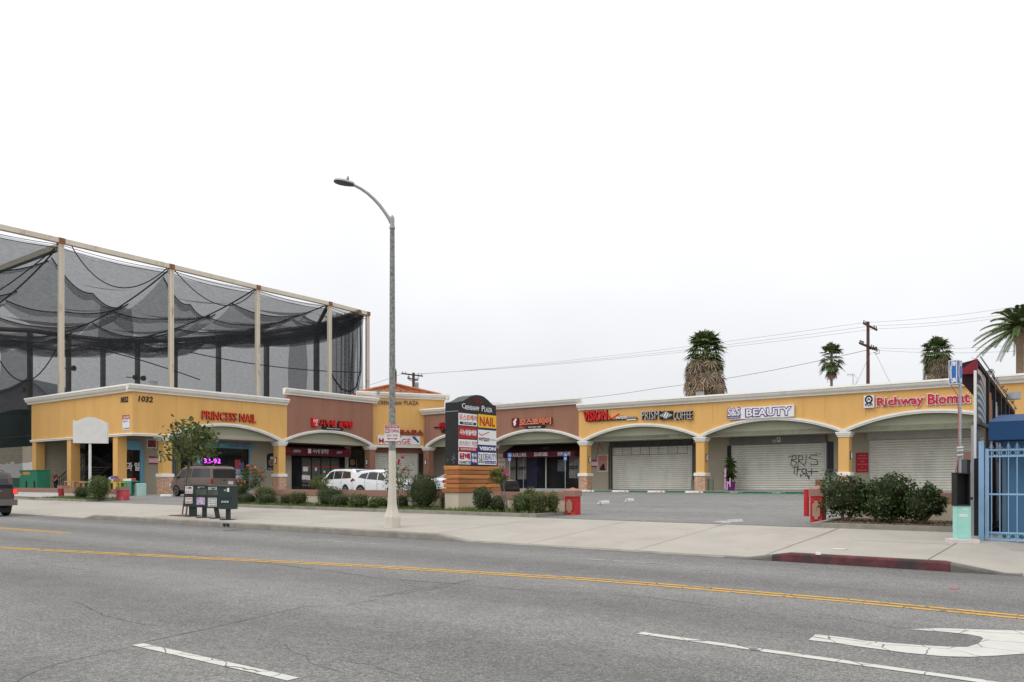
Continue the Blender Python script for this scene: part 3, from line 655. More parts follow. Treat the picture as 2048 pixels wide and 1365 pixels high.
# hipped tile roof
def tiles(mb, P0, P1, P2, P3, n):
    """corrugated tile surface: eave P0-P1, ridge P3-P2"""
    P0, P1, P2, P3 = map(Vector, (P0, P1, P2, P3)); nn = (P1-P0).cross(P3-P0).normalized()
    if nn.z < 0: nn = -nn
    rows = 9
    for r in range(rows):
        t0, t1 = r/rows, (r+1)/rows*1.0
        a0, a1 = P0.lerp(P3, t0), P1.lerp(P2, t0); b0, b1 = P0.lerp(P3, t1), P1.lerp(P2, t1)
        m = max(2, int(n*(1-t0*.0)))
        for k in range(m):
            vs = []
            for j in range(5):
                s = (k+j/4)/m; hgt = .06*sin(pi*j/4)
                vs += [tuple(a0.lerp(a1, s)+nn*(hgt+.035)), tuple(b0.lerp(b1, s)+nn*hgt)]
            mb.add(vs, [(2*j, 2*j+2, 2*j+3, 2*j+1) for j in range(4)])
mid = A+d*(uC*.5-.1)-dn*(th/2); zr = zT+.02; e = .1; rise = 1.15
c = [A-d*(1.2)-dn*.05, A+d*(uC-.3)-dn*.05, A+d*(uC-.3)-dn*(th-.1), A-d*1.2-dn*(th-.1)]; c = [Vector((p.x, p.y, zr)) for p in c]; ap = Vector((mid.x, mid.y, zr+rise))
ap = Vector((*at(790, 77.5), zz(769, 77.5)))
mb = MB()
for i in range(4): tiles(mb, c[i], c[(i+1) % 4], ap+(c[(i+1) % 4]-ap)*.02, ap+(c[i]-ap)*.02, 20)
for i in range(4): mb.tube([c[i]+Vector((0, 0, .06)), ap+Vector((0, 0, .06))], .09, 6)
mk(mb, 'tiled_roof', m_tile, plaza)
# small tiled roof right of the tower, behind the brown parapet
q0 = at(893, 84); q1 = at(935, 84); mb = MB()
tiles(mb, (q0[0], q0[1], zz(812, 84)), (q1[0], q1[1], zz(812, 84)), (q1[0]-1.2, q1[1]+2, zz(798, 85)), (q0[0]-.2, q0[1]+2, zz(796, 85)), 10); mk(mb, 'tiled_roof', m_tile, plaza)
# roof slabs, back walls, soffits, shop walls
mb = MB()
mb.box(XE+.1, XF-.27, YE+.28, 60, H+.05, H+.35); mb.box(XF-.3, pR[6], YF+.30, 72, H+.05, H+.35)
mb.box(XE+.05, XE+.25, YE+.28, 60, H+.3, zLy-.1); mb.box(XE+.3, XF-.3, YE+.3, 58, zLy-1.0, zLy-.8); mb.box(XF-.2, pR[6], YF+.3, 71.8, zRy-1.0, zRy-.8)
mb.box(XE+.05, XF-.3, 59.8, 60, .5, zLy-.6); mb.box(XF-.1, pR[6], 71.8, 72, .5, zRy-.6)
mk(mb, 'roof_slab', m_beige, plaza)
mb = MB(); XS = XF-2.6; YSW = YF+2.7
mb.box(XS-.2, XS, 29.95+.0, 52.2, .4, H+.06); mb.box(-61, pR[6], YSW, YSW+.2, .4, H+.06)
mb.box(pR[6]-.2, pR[6], YF+.3, YSW, .4, H+.06)
mk(mb, 'shop_wall', m_beige, plaza)
mb = MB(); z = .80
mb.box(XS, XF+.15, 33.2, 53, .3, G(XF, 40)+.14); mb.box(-55, pR[6], YF-.2, YSW, .3, G(-35, YF)+.13)
mk(mb, 'walkway', m_conc, plaza)
mb = MB(); mb.box(pR[2]+.5, pR[6], YF-.215, YF-.2, .3, G(-25, YF)+.12); mk(mb, 'green_kerb', m_green, plaza)
WKR = G(-35, YF)+.13; WKL = G(XF, 40)+.14
frS = FR((0, YSW, 0), (1, 0, 0), (0, -1, 0)); frM = FR((XS, 0, 0), (0, 1, 0), (1, 0, 0))
def sx(px): return onY(px, YSW)[0]
def sy(px): return onX(px, XS)[0]
def sz(py, px): return zz(py, onY(px, YSW)[1])
def lz(py, px): return zz(py, onX(px, XS)[1])
def shutter(fr, u0, u1, z0, z1, box_h=.35, c=.03, boxmat=None):
    n = int((z1-z0)/.165); mb = MB(); vs = []
    for i in range(n+1):
        z = z0+(z1-z0)*i/n; h = (z1-z0)/n
        for u in (u0, u1): vs += [fr.p(u, z, c)]
        for u in (u0, u1): vs += [fr.p(u, z+h*.12, c+.08)]
        for u in (u0, u1): vs += [fr.p(u, z+h*.58, c+.08)]
        for u in (u0, u1): vs += [fr.p(u, z+h*.98, c)]
    k = len(vs)//2; mb.add(vs, [(2*i, 2*i+1, 2*i+3, 2*i+2) for i in range(k-2)])
    s = mk(mb, 'roller_shutter', m_shut, plaza)
    b = MB(); fbox(b, fr, u0-.1, u0, z0, z1, .002, .09); fbox(b, fr, u1, u1+.1, z0, z1, .002, .09); mk(b, 'guide_rail', m_galv, s)
    if box_h: b = MB(); fbox(b, fr, u0-.15, u1+.15, z1, z1+box_h, .004, .32); mk(b, 'shutter_box', boxmat or m_galv, s)
    b = MB(); fbox(b, fr, u0, u1, z0-.06, z0, .01, .07); mk(b, 'bottom_bar', m_galv, s)
    return s
m_greybox = M('dark_grey_box', (.07, .075, .08), .7)
s = shutter(frS, sx(1227), sx(1383), WKR+.06, sz(893, 1300), .0)
b = MB(); fbox(b, frS, sx(1222), sx(1386), sz(893, 1300), H+.05, .01, .25); mk(b, 'shutter_box', m_greybox, s)
shutter(frS, sx(1466), sx(1650), WKR+.06, sz(888, 1558), .55, boxmat=M('mid_grey_box', (.16, .165, .16), .7))
shutter(frS, sx(1741), sx(1741)+8.0, WKR+.06, sz(877, 1850), .5, boxmat=M('pale_grey_box', (.42, .42, .40), .7))
shutter(frS, sx(1741)+10.4, sx(1741)+18, WKR+.06, sz(877, 1850), .5)
# dark side panels flanking the second shutter
mb = MB(); fbox(mb, frS, sx(1455), sx(1465)-.1, WKR, sz(892, 1460), .004, .05); fbox(mb, frS, sx(1652)+.1, sx(1667), WKR, sz(884, 1660), .004, .05); mk(mb, 'dark_side_panel', m_black, plaza)
# folding gate stacks and awning frame at the first shutter
mb = MB()
for x in (sx(1219), sx(1224), sx(1387), sx(1391)):
    for k in range(2): fbox(mb, frS, x+k*.07, x+.025+k*.07, WKR, H-.35, .12, .15)
for k in range(22):
    z = WKR+.1+k*.16
    for x in (sx(1219), sx(1387)): stroke(mb, frS, [(x, z), (x+.28, z+.16)], .02, .13); stroke(mb, frS, [(x+.28, z), (x, z+.16)], .02, .14)
mk(mb, 'folding_security_gate', m_black, plaza)
mb = MB(); xs0, xs1 = sx(1238), sx(1384); za, zb = sz(893, 1300), sz(910, 1300)
for i in range(9): x = xs0+(xs1-xs0)*i/8; mb.tube([frS.p(x, H-.1, .12), frS.p(x-.05, za, .75), frS.p(x-.05, zb, .75)], .018, 5)
mb.tube([frS.p(xs0-.1, za, .75), frS.p(xs1, za, .75)], .02, 5); mb.tube([frS.p(xs0-.1, zb, .75), frS.p(xs1, zb, .75)], .02, 5)
mb.tube([frS.p(xs0-1.3, H-.1, 1.0), frS.p(xs0-1.6, za-.9, 1.0)], .02, 5); mb.tube([frS.p(xs0-1.3, H-.1, 1.0), frS.p(xs0-.9, za-.3, 1.0)], .02, 5)
mk(mb, 'awning_frame', m_black, plaza)
# hair salon front: dark glass with barred windows
X0, X1 = sx(1032), sx(1160)
salon_awn_z1 = H-.02
mb = MB(); fbox(mb, frS, X0, X1, WKR+.08, H, .005, .04); g = mk(mb, 'shop_window', m_blk, plaza)
b = MB()
for x in (X0, X0+.9, sx(1093), X1): fbox(b, frS, x-.05, x+.05, WKR, H-.3, .04, .11)
fbox(b, frS, X0-1.2, X1, WKR, WKR+.08, .002, .12); mk(b, 'window_frame', M('pale_frame', (.5, .5, .48), .5), g)
b = MB()
for a, c, z0, z1 in ((sx(1034)+.1, sx(1053), .9, 3.2), (sx(1139), sx(1158), 1.0, 3.0)): fbox(b, frS, a, c, WKR+z0, WKR+z1, .045, .06)
mk(b, 'window_display', M('display_pale', (.35, .33, .33), .6, .5, 3), g)
b = MB(); fbox(b, frS, sx(1054), sx(1075), WKR+.15, WKR+3.0, .042, .05); fbox(b, frS, sx(1034), sx(1053), WKR+.15, WKR+.88, .042, .05); mk(b, 'window_tint', M('navy_tint', (.02, .022, .05), .3), g)
b = MB(); fbox(b, frS, sx(1116), sx(1133), WKR+1.6, WKR+2.6, .042, .046); mk(b, 'window_poster', M('faint_poster', (.12, .13, .16), .6, .6, 4), g)
b = MB()
for a, c in ((sx(1022), sx(1033)), (sx(1034), sx(1053)), (sx(1137), sx(1158))):
    n = max(3, int((c-a)/.14))
    for i in range(n+1): x = a+(c-a)*i/n; fbox(b, frS, x-.012, x+.012, WKR+.1, WKR+3.25, .14, .165)
    for z in (.6, 2.0, 3.2): fbox(b, frS, a, c, WKR+z, WKR+z+.03, .165, .18)
    for i in range(n): x = a+(c-a)*(i+.5)/n; stroke(b, frS, [(x-.06, WKR+1.9), (x, WKR+2.05), (x+.06, WKR+1.9), (x, WKR+1.75), (x-.06, WKR+1.9)], .02, .166)
mk(b, 'security_bars', m_black, g)
def awning(fr, u0, u1, z_top, z_edge, z_bot, out_, mat, name='awning', valance=None):
    mb = MB(); mb.add([fr.p(u0+.25, z_top, .02), fr.p(u1-.25, z_top, .02), fr.p(u1, z_edge, out_), fr.p(u0, z_edge, out_), fr.p(u0, z_edge, .02), fr.p(u1, z_edge, .02)], [(0, 3, 2, 1), (0, 4, 3), (1, 2, 5)])
    a = mk(mb, name, mat, plaza); mb = MB(); n = 40
    vs = []
    for i in range(n+1):
        u = u0+(u1-u0)*i/n; vs += [fr.p(u, z_edge, out_), fr.p(u, z_bot-.03*abs(sin(i*pi/2)), out_)]
    mb.add(vs, [(2*i, 2*i+1, 2*i+3, 2*i+2) for i in range(n)]); mb.add([fr.p(u0, z_edge, out_), fr.p(u0, z_bot, out_), fr.p(u0, z_bot, .02), fr.p(u0, z_edge, .02)], [(0, 1, 2, 3)]); mb.add([fr.p(u1, z_edge, out_), fr.p(u1, z_bot, out_), fr.p(u1, z_bot, .02), fr.p(u1, z_edge, .02)], [(0, 1, 2, 3)])
    v = mk(mb, 'valance', valance or mat, a); return a, v
AO = 1.3
def ay(px): return onY(px, YSW-AO)[0]
za1 = zz(904, onY(1093, YSW-AO)[1]); za0 = zz(914.5, onY(1093, YSW-AO)[1])
a, v = awning(frS, ay(1006), X1+.3, H+.02, za1, za0, AO, M('blackish_red_canvas', (.032, .012, .014), .85), valance=m_dred)
mb = MB(); zt = lambda px, py: zz(py, onY(px, YSW-AO)[1])
for txt_, a_, b_ in (('H.A.I.R.L.I.N.E.', 1021, 1053), ('323-937-5582', 1068, 1095), ('SKIN CARE', 1115, 1141)): text(mb, frS, txt_, ay(a_), ay(b_), za0+.09, za1-.05, AO+.003, .01, .01)
mk(mb, 'awning_lettering', m_white, v)
mb = MB()
for k in range(6): stroke(mb, frS, [(ay(1080)+k*.12, za1+.25+.06*sin(k*2)), (ay(1080)+k*.12+.25, za1+.42+.05*cos(k*3))], .03, AO-.3+.0, .01)
mk(mb, 'awning_emblem', M('dull_script', (.12, .10, .09), .8), a)
# massage roller door in the tower (parallel to the tower face)
frD = FR(A-dn*1.2, d, dn); LT = (B-A).length
shutter(frD, .25, LT-.25, WKR+.05, zz(906, 78), 0)
mb = MB(); fbox(mb, frD, -.6, LT+.6, zz(906, 78), H+.06, .0, .12); mk(mb, 'door_header', m_brn, plaza)
# LEFT WING shop fronts
mb = MB(); fbox(mb, frM, sy(583), sy(688), WKL, H, .004, .04); g = mk(mb, 'shop_window', m_blk, plaza)
b = MB()
for px in (602, 622, 641, 660, 678, 688): fbox(b, frM, sy(px)-.04, sy(px)+.04, WKL, lz(915, px), .04, .09)
mk(b, 'window_frame', m_black, g)
b = MB()
for p0, p1 in ((603.5, 621), (623, 640), (642, 659), (661, 677)): fbox(b, frM, sy(p0), sy(p1), lz(966, p0), lz(916, p0), .043, .05)
mk(b, 'window_blind', M('dim_curtain', (.10, .105, .095), .8, .2, 3), g)
b = MB(); fbox(b, frM, sy(603), sy(680), lz(934.5, 640), lz(933, 640), .052, .06); mk(b, 'red_stripe', m_red, g)
b = MB()
for px, py, w_, h_ in ((610, 938, .55, .45), (608, 955, .6, .4), (616, 956, .35, .4), (631, 939, .2, .3), (648, 944, .2, .2), (615, 935, .12, .12)): fbox(b, frM, sy(px)-w_/2, sy(px)+w_/2, lz(py, px)-h_/2, lz(py, px)+h_/2, .055, .06)
mk(b, 'window_notice', m_white, g)
b = MB(); text(b, frM, '시누랑 올케랑', sy(602), sy(640), lz(973, 610), lz(969, 610), .045, .01); mk(b, 'window_lettering', M('dull_white', (.4, .4, .4), .7), g)
def ay2(px): return onX(px, XS+AO)[0]
zt2 = lambda px, py: zz(py, onX(px, XS+AO)[1])
a, v = awning(frM, ay2(571), ay2(701), H+.02, zt2(640, 898), zt2(640, 912.5), AO, m_dred)
mb = MB(); text(mb, frM, '손칼국수', ay2(586), ay2(601.5), zt2(594, 905.5), zt2(594, 899.5), AO+.02, .01, .01); text(mb, frM, '시누랑 올케랑', ay2(625), ay2(657), zt2(640, 907.5), zt2(640, 898.5), AO+.02, .01, .01); text(mb, frM, '손만두', ay2(673), ay2(684), zt2(680, 908), zt2(680, 903), AO+.02, .01, .01)
fbox(mb, frM, ay2(616), ay2(622), zt2(619, 907), zt2(619, 898), AO+.01, AO+.02); mk(mb, 'awning_lettering', M('canvas_white', (.6, .58, .55), .8), v)
mb = MB()
for px in (576, 695):
    for i, (w_, dz) in enumerate(((.9, 0), (.65, .13), (.4, .26))): fbox(mb, frM, ay2(px)-w_/2, ay2(px)+w_/2, zt2(px, 905)+dz, zt2(px, 905)+dz+.08, AO+.01, AO+.02)
mk(mb, 'awning_emblem', M('dull_red', (.25, .03, .04), .8), v)
# nail shop: blue frame, LED window
mb = MB(); fbox(mb, frM, sy(405), sy(496), WKL, lz(897, 450), .004, .04); g = mk(mb, 'shop_window', m_blk, plaza)
b = MB()
for px in (393, 401, 498): fbox(b, frM, sy(px)-.07, sy(px)+.07, WKL, H-.35, .01, .12)
fbox(b, frM, sy(390), sy(505), lz(897, 450), lz(886, 450), .02, .16); mk(b, 'window_frame', m_blue, g)
b = MB(); text(b, frM, 'DAMI SKIN', sy(456), sy(496), lz(895.5, 476), lz(888, 476), .165, .01); mk(b, 'frame_lettering', M('faded_maroon', (.22, .12, .18), .8), g)
b = MB(); text(b, frM, '32-92', sy(406), sy(440), lz(927, 423), lz(917.5, 423), .09, .01, .012); mk(b, 'led_digits', M('magenta_led', (.75, .08, 1.0), .5, 0, emit=2.2), g)
for nm, px0, px1, py0, py1, c_l in (('window_poster', 469, 480, 920, 937, (.35, .06, .08)), ('window_poster', 469, 484, 938, 950, (.30, .32, .42)), ('window_poster', 468, 485, 951, 965, (.55, .56, .60)), ('window_poster', 395, 400, 916, 930, (.5, .52, .62)), ('window_poster', 480, 487, 925, 945, (.08, .10, .2))):
    b = MB(); fbox(b, frM, sy(px0), sy(px1), lz(py1, px0), lz(py0, px0), .045, .06); mk(b, nm, M('poster_%d_%d' % (px0, py0), c_l, .6, .7, 7), g)
b = MB(); fbox(b, frM, sy(350), sy(386), WKL, H-.3, .004, .04); g2 = mk(b, 'shop_door', m_blk, plaza)
b = MB()
for px in (347, 351, 384): fbox(b, frM, sy(px)-.06, sy(px)+.06, WKL, H-.3, .04, .12)
mk(b, 'door_frame', M('grey_frame', (.12, .14, .13), .6), g2)
b = MB(); fbox(b, frM, sy(354), sy(361), WKL+.6, WKL+3.2, .045, .05); mk(b, 'door_panel', M('olive_yellow', (.22, .20, .03), .7), g2)
# fruit shop at the street end
mb = MB(); y0, y1 = sy(216), sy(279); fbox(mb, frM, YE+.3, y1, .6, lz(898, 250), .02, .10); g = mk(mb, 'shop_window', m_blk, plaza)
b = MB(); fbox(b, frM, YE+.3, y1+.05, lz(900, 250), lz(882, 250), .02, .25); fbox(b, frM, y1-.05, y1+.2, .6, lz(900, 250), .02, .22); fbox(b, frM, YE+.3, YE+.42, .6, lz(900, 220), .02, .2); mk(b, 'window_frame', m_blue, g)
b = MB(); text(b, frM, '과 일', sy(251), sy(277), lz(942, 263), lz(925, 263), .13, .02, .02); mk(b, 'window_lettering', m_white, g)
b = MB(); fbox(b, frM, YE+.25, YE+.62, lz(946, 222), lz(920, 222), .11, .14); mk(b, 'window_board', m_green, g)
# porch: back wall, side wall, slab
mb = MB(); mb.box(XE+.1, XS-.2, 34.2, 34.4, .4, H+.06); mb.box(XE+.05, XE+.25, YE+.75, 34.2, .4, H+.06); mk(mb, 'porch_wall', M('pale_porch_wall', (.66, .60, .48), .9, .06, .6), plaza)
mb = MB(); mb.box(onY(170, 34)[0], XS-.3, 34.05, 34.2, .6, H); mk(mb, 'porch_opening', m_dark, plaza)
mb = MB()
for i in range(26):
    x = onY(170, 33.8)[0]+i*.22; mb.box(x, x+.035, 33.8, 33.84, .9, H-.2)
for z in (1.2, 2.9): mb.box(onY(170, 33.8)[0], onY(170, 33.8)[0]+5.6, 33.78, 33.82, z, z+.05)
for px in (92, 105): x = onY(px, 33.5)[0]; mb.box(x, x+.14, 33.4, 33.6, .6, H)
mk(mb, 'porch_grille', m_black, plaza)
mb = MB(); mb.box(onY(113, 33.9)[0], onY(121, 33.9)[0], 33.8, 34.15, zz(899, 66), H); mk(mb, 'duct', M('grey_white', (.5, .5, .5), .6), plaza)
# ============================================================ SIGNS
def signt(name, label, loc, group=None, cat='sign'): return thing(name, label, cat, loc, group)
def LY(px): return onX(px, XF)[0]
def LZ(py, px): return zz(py, onX(px, XF)[1])
def RX(px): return onY(px, YF)[0]
def RZ(py, px): return zz(py, onY(px, YF)[1])
m_sdark = M('sign_side_black', (.03, .025, .025), .6)
m_gold = M('gold_paint', (.80, .47, .02), .5, .05)
m_crim = M('crimson', (.42, .015, .03), .5, .08, 3)
m_navyb = M('deep_navy', (.02, .035, .22), .5, .05)
m_purple = M('purple', (.11, .02, .30), .5, .06)
def lettering(t, fr, body, u0, u1, v0, v1, dep, mat, bold=.0, c0=.02, back=True, part='lettering', shear=0):
    mb = MB(); text(mb, fr, body, u0, u1, v0, v1, c0+dep*.8, dep*.2, bold, shear); o = mk(mb, part, mat, t)
    if back: mb = MB(); text(mb, fr, body, u0, u1, v0, v1, c0, dep*.79, bold+.012, shear); mk(mb, part+'_side', m_sdark, t)
    return o
def mid(fr, u, v): return fr.p(u, v, 0)
# PRINCESS NAIL
t = signt('shop_sign', 'orange-red letters PRINCESS NAIL on the mustard wall above the brown van', frL.p(LY(456), LZ(840, 456)))
lettering(t, frL, 'PRINCESS NAIL', LY(403), LY(511), LZ(843.0, 456), LZ(825.5, 456)+.0, .14, m_orange, .004)
mb = MB(); fbox(mb, frL, LY(401), LY(509), LZ(838, 456), LZ(835, 456), .0, .05); mk(mb, 'raceway', m_beige, t)
for fr, u0, u1, lab in ((frE, onY(242, YE)[0], onY(256.5, YE)[0], 'slanted black house number 1032 on the street end of the mustard wall'), (frL, LY(276), LY(305), 'slanted black house number 1032 on the mustard wall right of the corner')):
    dz = 0 if fr is frL else .02; pz = LZ(799+dz, 290) if fr is frL else zz(800, onY(249, YE)[1])
    t = signt('house_number', lab, fr.p((u0+u1)/2, pz)); lettering(t, fr, '1032', u0, u1, pz-.2, pz+.22, .04, m_black, .03, 0, False, shear=.15)
# for-lease banner
t = signt('lease_sign', 'white and red FOR LEASE banner on the mustard wall behind the blank white sign', frE.p(onY(252, YE)[0], zz(845, 58.3)))
u0, u1 = onY(245.5, YE)[0], onY(259.5, YE)[0]; v0, v1 = zz(860, 58), zz(829.5, 58)
mb = MB(); fbox(mb, frE, u0, u1, v0, v1, .003, .02); mk(mb, 'panel', m_white, t)
mb = MB(); fbox(mb, frE, u0, u1, v1-.30, v1, .021, .025); mk(mb, 'red_header', m_crim, t)
mb = MB(); text(mb, frE, 'LEASE', u0+.15, u1-.05, v1-.24, v1-.06, .026, .005, .02); mk(mb, 'header_lettering', m_white, t)
mb = MB(); text(mb, frE, 'Retail 1-2', u0+.08, u1-.2, v1-.50, v1-.38, .022, .005); text(mb, frE, '213-384-6200', u0+.05, u1-.05, v0+.06, v0+.17, .022, .005); mk(mb, 'lettering', m_navyb, t)
# red restaurant sign
t = signt('shop_sign', 'red Korean letters with square red logo on the left brown wall over the restaurant', frL.p(LY(660), LZ(850, 660)))
lettering(t, frL, '시누랑', LY(637), LY(669), LZ(854, 655), LZ(840.5, 655), .22, m_red, .03); lettering(t, frL, '올케랑', LY(674), LY(703.5), LZ(856, 688), LZ(842.5, 688), .22, m_red, .03)
mb = MB(); fbox(mb, frL, LY(622), LY(633), LZ(853.5, 627), LZ(836.5, 627), .0, .22); mk(mb, 'logo_box', m_red, t)
mb = MB(); text(mb, frL, '시누랑', LY(623), LY(632), LZ(846, 627), LZ(838, 627), .221, .01, .02); text(mb, frL, '人', LY(627), LY(632), LZ(852.5, 627), LZ(846, 627), .221, .01, .03); mk(mb, 'logo_mark', m_white, t)
mb = MB(); u0, u1 = LY(643), LY(685); v0, v1 = LZ(861, 663), LZ(855.2, 663)
pts = [frL.p(u0+.12, v0, 0), frL.p(u1-.12, v0, 0), frL.p(u1, (v0+v1)/2, 0), frL.p(u1-.12, v1, 0), frL.p(u0+.12, v1, 0), frL.p(u0, (v0+v1)/2, 0)]; mb.prism(pts, tuple(frL.n*.16)); mk(mb, 'name_bar', m_black, t)
mb = MB(); text(mb, frL, 'sinurang restaurant', LY(651), LY(678), v0+.07, v1-.06, .165, .01, .01); mk(mb, 'bar_lettering', m_white, t)
# CRENSHAW PLAZA on tower
def TU(px): return frx(frT, px)[0]
def TZ(py, px): return zz(py, frx(frT, px)[1])
t = signt('building_name', 'thin dark letters CRENSHAW PLAZA high on the mustard corner tower', frT.p(TU(797), TZ(806, 797)))
lettering(t, frT, 'CRENSHAW', TU(756), TU(804), TZ(810, 780), TZ(802.3, 780), .08, M('dark_slate', (.06, .07, .10), .5), .006, .01, False)
lettering(t, frT, 'PLAZA', TU(808), TU(837), TZ(810, 822), TZ(802.3, 822), .08, M('dark_slate', (.06, .07, .10), .5), .006, .01, False)
# cosmos + massage
t = signt('shop_sign', 'red Korean block letters above the white massage board on the tower', frT.p(TU(822), TZ(865, 822)))
lettering(t, frT, '코스모스', TU(797), TU(845.5), TZ(870.5, 822), TZ(860.3, 822), .2, M('brick_red', (.42, .05, .035), .5), .03)
t = signt('shop_sign', 'white board with red MASSAGE lettering and blue foot mark above the shutter', frT.p(TU(797), TZ(880, 797)))
u0, u1, v0, v1 = TU(755), TU(839.5), TZ(889.3, 797), TZ(871.5, 797)
mb = MB(); fbox(mb, frT, u0, u1, v0, v1, .02, .12); mk(mb, 'board', m_white, t)
mb = MB(); text(mb, frT, 'MASSAGE', TU(757), TU(820.5), v0+.07, v0+.55, .125, .01, .012); mk(mb, 'lettering', M('massage_red', (.50, .02, .03), .5), t)
mb = MB(); text(mb, frT, 'BEAUTY', TU(776), TU(803.5), v1-.20, v1-.03, .125, .01, .02); mk(mb, 'small_lettering', m_black, t)
mb = MB()
fx, fz = TU(829), (v0+v1)/2
mb.prism([frT.p(fx-.25, fz+.28, .122), frT.p(fx-.1, fz+.10, .122), frT.p(fx+.1, fz-.05, .122), frT.p(fx+.3, fz-.25, .122), frT.p(fx+.42, fz-.22, .122), frT.p(fx+.36, fz-.05, .122), frT.p(fx+.1, fz+.22, .122), frT.p(fx-.08, fz+.34, .122)], tuple(frT.n*.01))
for k in range(5): a = frT.p(fx-.28+k*.10, fz+.33+.02*sin(k), .122); mb.tube([a, tuple(Vector(a)+frT.n*.012)], .035, 8)
mk(mb, 'foot_mark', m_navyb, t)
# partly hidden sign left of the monument
t = signt('shop_sign', 'dark red Korean letters on the brown wall half hidden by the plaza directory', frR.p(RX(890), RZ(856, 890)))
lettering(t, frR, '한타', RX(880), RX(903), RZ(861, 885), RZ(846, 885), .2, m_crim, .03)
mb = MB(); fbox(mb, frR, RX(869), RX(879), RZ(856, 875), RZ(854, 875), 0, .12); fbox(mb, frR, RX(885), RX(925), RZ(866, 890), RZ(860, 890), 0, .12); mk(mb, 'name_bar', m_black, t)
# most hair
t = signt('shop_sign', 'glowing orange Korean letters with maroon square logo on the right brown wall', frR.p(RX(1065), RZ(850, 1065)))
a0, a1 = RX(1042), RX(1105); lettering(t, frR, '모스트헤어', a0, a1, RZ(851, 1073), RZ(837, 1073), .2, M('pale_pink_letter', (.75, .45, .38), .5), .05)
mb = MB(); text(mb, frR, '모스트헤어', a0, a1, RZ(851, 1073), RZ(837, 1073), .222, .01, .018); mk(mb, 'letter_face', M('orange_letter', (.75, .13, .035), .5, .02), t)
mb = MB(); fbox(mb, frR, RX(1026), RX(1038), RZ(853, 1032), RZ(837, 1032), 0, .2); mk(mb, 'logo_box', M('maroon', (.20, .01, .02), .5), t)
mb = MB(); x0, x1, v0, v1 = RX(1029), RX(1037), RZ(852, 1032), RZ(838.5, 1032); w_ = x1-x0; h_ = v1-v0
mb.prism([frR.p(x0+w_*a, v0+h_*b, .202) for a, b in ((.55, 1), (1, 1), (.65, .55), (.75, .3), (.55, 0), (.15, 0), (.2, .3), (0, .55))], tuple(frR.n*.02)); mk(mb, 'logo_mark', m_white, t)
mb = MB(); u0, u1, v0, v1 = RX(1052), RX(1091), RZ(857.5, 1072), RZ(851.8, 1072); mb.prism([frR.p(u0+.15, v0, 0), frR.p(u1-.15, v0, 0), frR.p(u1, (v0+v1)/2, 0), frR.p(u1-.15, v1, 0), frR.p(u0+.15, v1, 0), frR.p(u0, (v0+v1)/2, 0)], tuple(frR.n*.16)); mk(mb, 'name_bar', m_black, t)
mb = MB(); text(mb, frR, 'THE MOST HAIR', RX(1058), RX(1084), v0+.06, v1-.06, .165, .01, .01); mk(mb, 'bar_lettering', m_white, t)
# VISION
t = signt('shop_sign', 'big bright red letters VISION at the left end of the long mustard wall', frR.p(RX(1192), RZ(833, 1192)))
lettering(t, frR, 'VISION', RX(1168.5), RX(1216), RZ(842.5, 1192), RZ(821.8, 1192), .18, m_red, .03)
mb = MB(); fbox(mb, frR, RX(1176), RX(1276), RZ(841, 1225)-.02, RZ(839.5, 1225), .0, .1); mk(mb, 'raceway', m_sdark, t)
t = signt('shop_sign', 'red tick and small white wordmark beside the VISION letters', frR.p(RX(1247), RZ(833, 1247)))
mb = MB(); stroke(mb, frR, [(RX(1218.5), RZ(831, 1218)), (RX(1223.5), RZ(839, 1223)), (RX(1239.5), RZ(829, 1239))], .10, .12, .06); mk(mb, 'tick', m_red, t)
lettering(t, frR, 'verizon', RX(1234), RX(1257), RZ(838.5, 1246), RZ(831.5, 1246), .16, m_white, .02)
lettering(t, frR, 'wireless', RX(1258), RX(1274), RZ(837.5, 1266), RZ(833, 1266), .12, M('pale_grey_letter', (.5, .5, .5), .5), .0)
mb = MB(); fbox(mb, frR, RX(1255), RX(1274), RZ(840.5, 1266), RZ(838.7, 1266), .02, .14); mk(mb, 'strapline_bar', m_white, t)
# PRISM COFFEE
t = signt('shop_sign', 'silver grey letters PRISM COFFEE either side of a black diamond emblem box', frR.p(RX(1335), RZ(830, 1335)))
m_silv = M('silver_letter', (.50, .51, .55), .4, .1, 5, metal=.3)
for s1, a, b in (('PRISM', 1285, 1320.5), ('COFFEE', 1349, 1385.5)):
    mb = MB(); text(mb, frR, s1, RX(a), RX(b), RZ(839.5, (a+b)/2), RZ(822.5, (a+b)/2), .16, .05, -.012); mk(mb, 'lettering', m_silv, t)
    mb = MB(); text(mb, frR, s1, RX(a)+.06, RX(b)+.06, RZ(839.5, (a+b)/2)-.03, RZ(822.5, (a+b)/2)-.03, .02, .13, -.008); mk(mb, 'lettering_side', m_sdark, t)
mb = MB(); u0, u1, v0, v1 = RX(1321), RX(1347), RZ(839.5, 1334), RZ(823.2, 1334); fbox(mb, frR, u0, u1, v0, v1, .02, .16); mk(mb, 'emblem_box', m_black, t)
mb = MB(); cu_, cv = (u0+u1)/2, (v0+v1)/2; wu, wv = (u1-u0)*.48, (v1-v0)*.42
mb.prism([frR.p(cu_-wu, cv, .162), frR.p(cu_, cv-wv, .162), frR.p(cu_+wu, cv, .162), frR.p(cu_, cv+wv, .162)], tuple(frR.n*.015)); mk(mb, 'emblem_diamond', m_white, t)
mb = MB()
for k in (-.22, 0, .22): stroke(mb, frR, [(cu_+k-.09, cv-.15), (cu_+k-.02, cv-.02), (cu_+k+.02, cv+.02), (cu_+k+.09, cv+.15)], .045, .178, .01)
stroke(mb, frR, [(cu_-wu*.8, cv), (cu_, cv-wv*.78), (cu_+wu*.8, cv), (cu_, cv+wv*.78), (cu_-wu*.8, cv)], .02, .178, .01); mk(mb, 'emblem_mark', m_black, t)
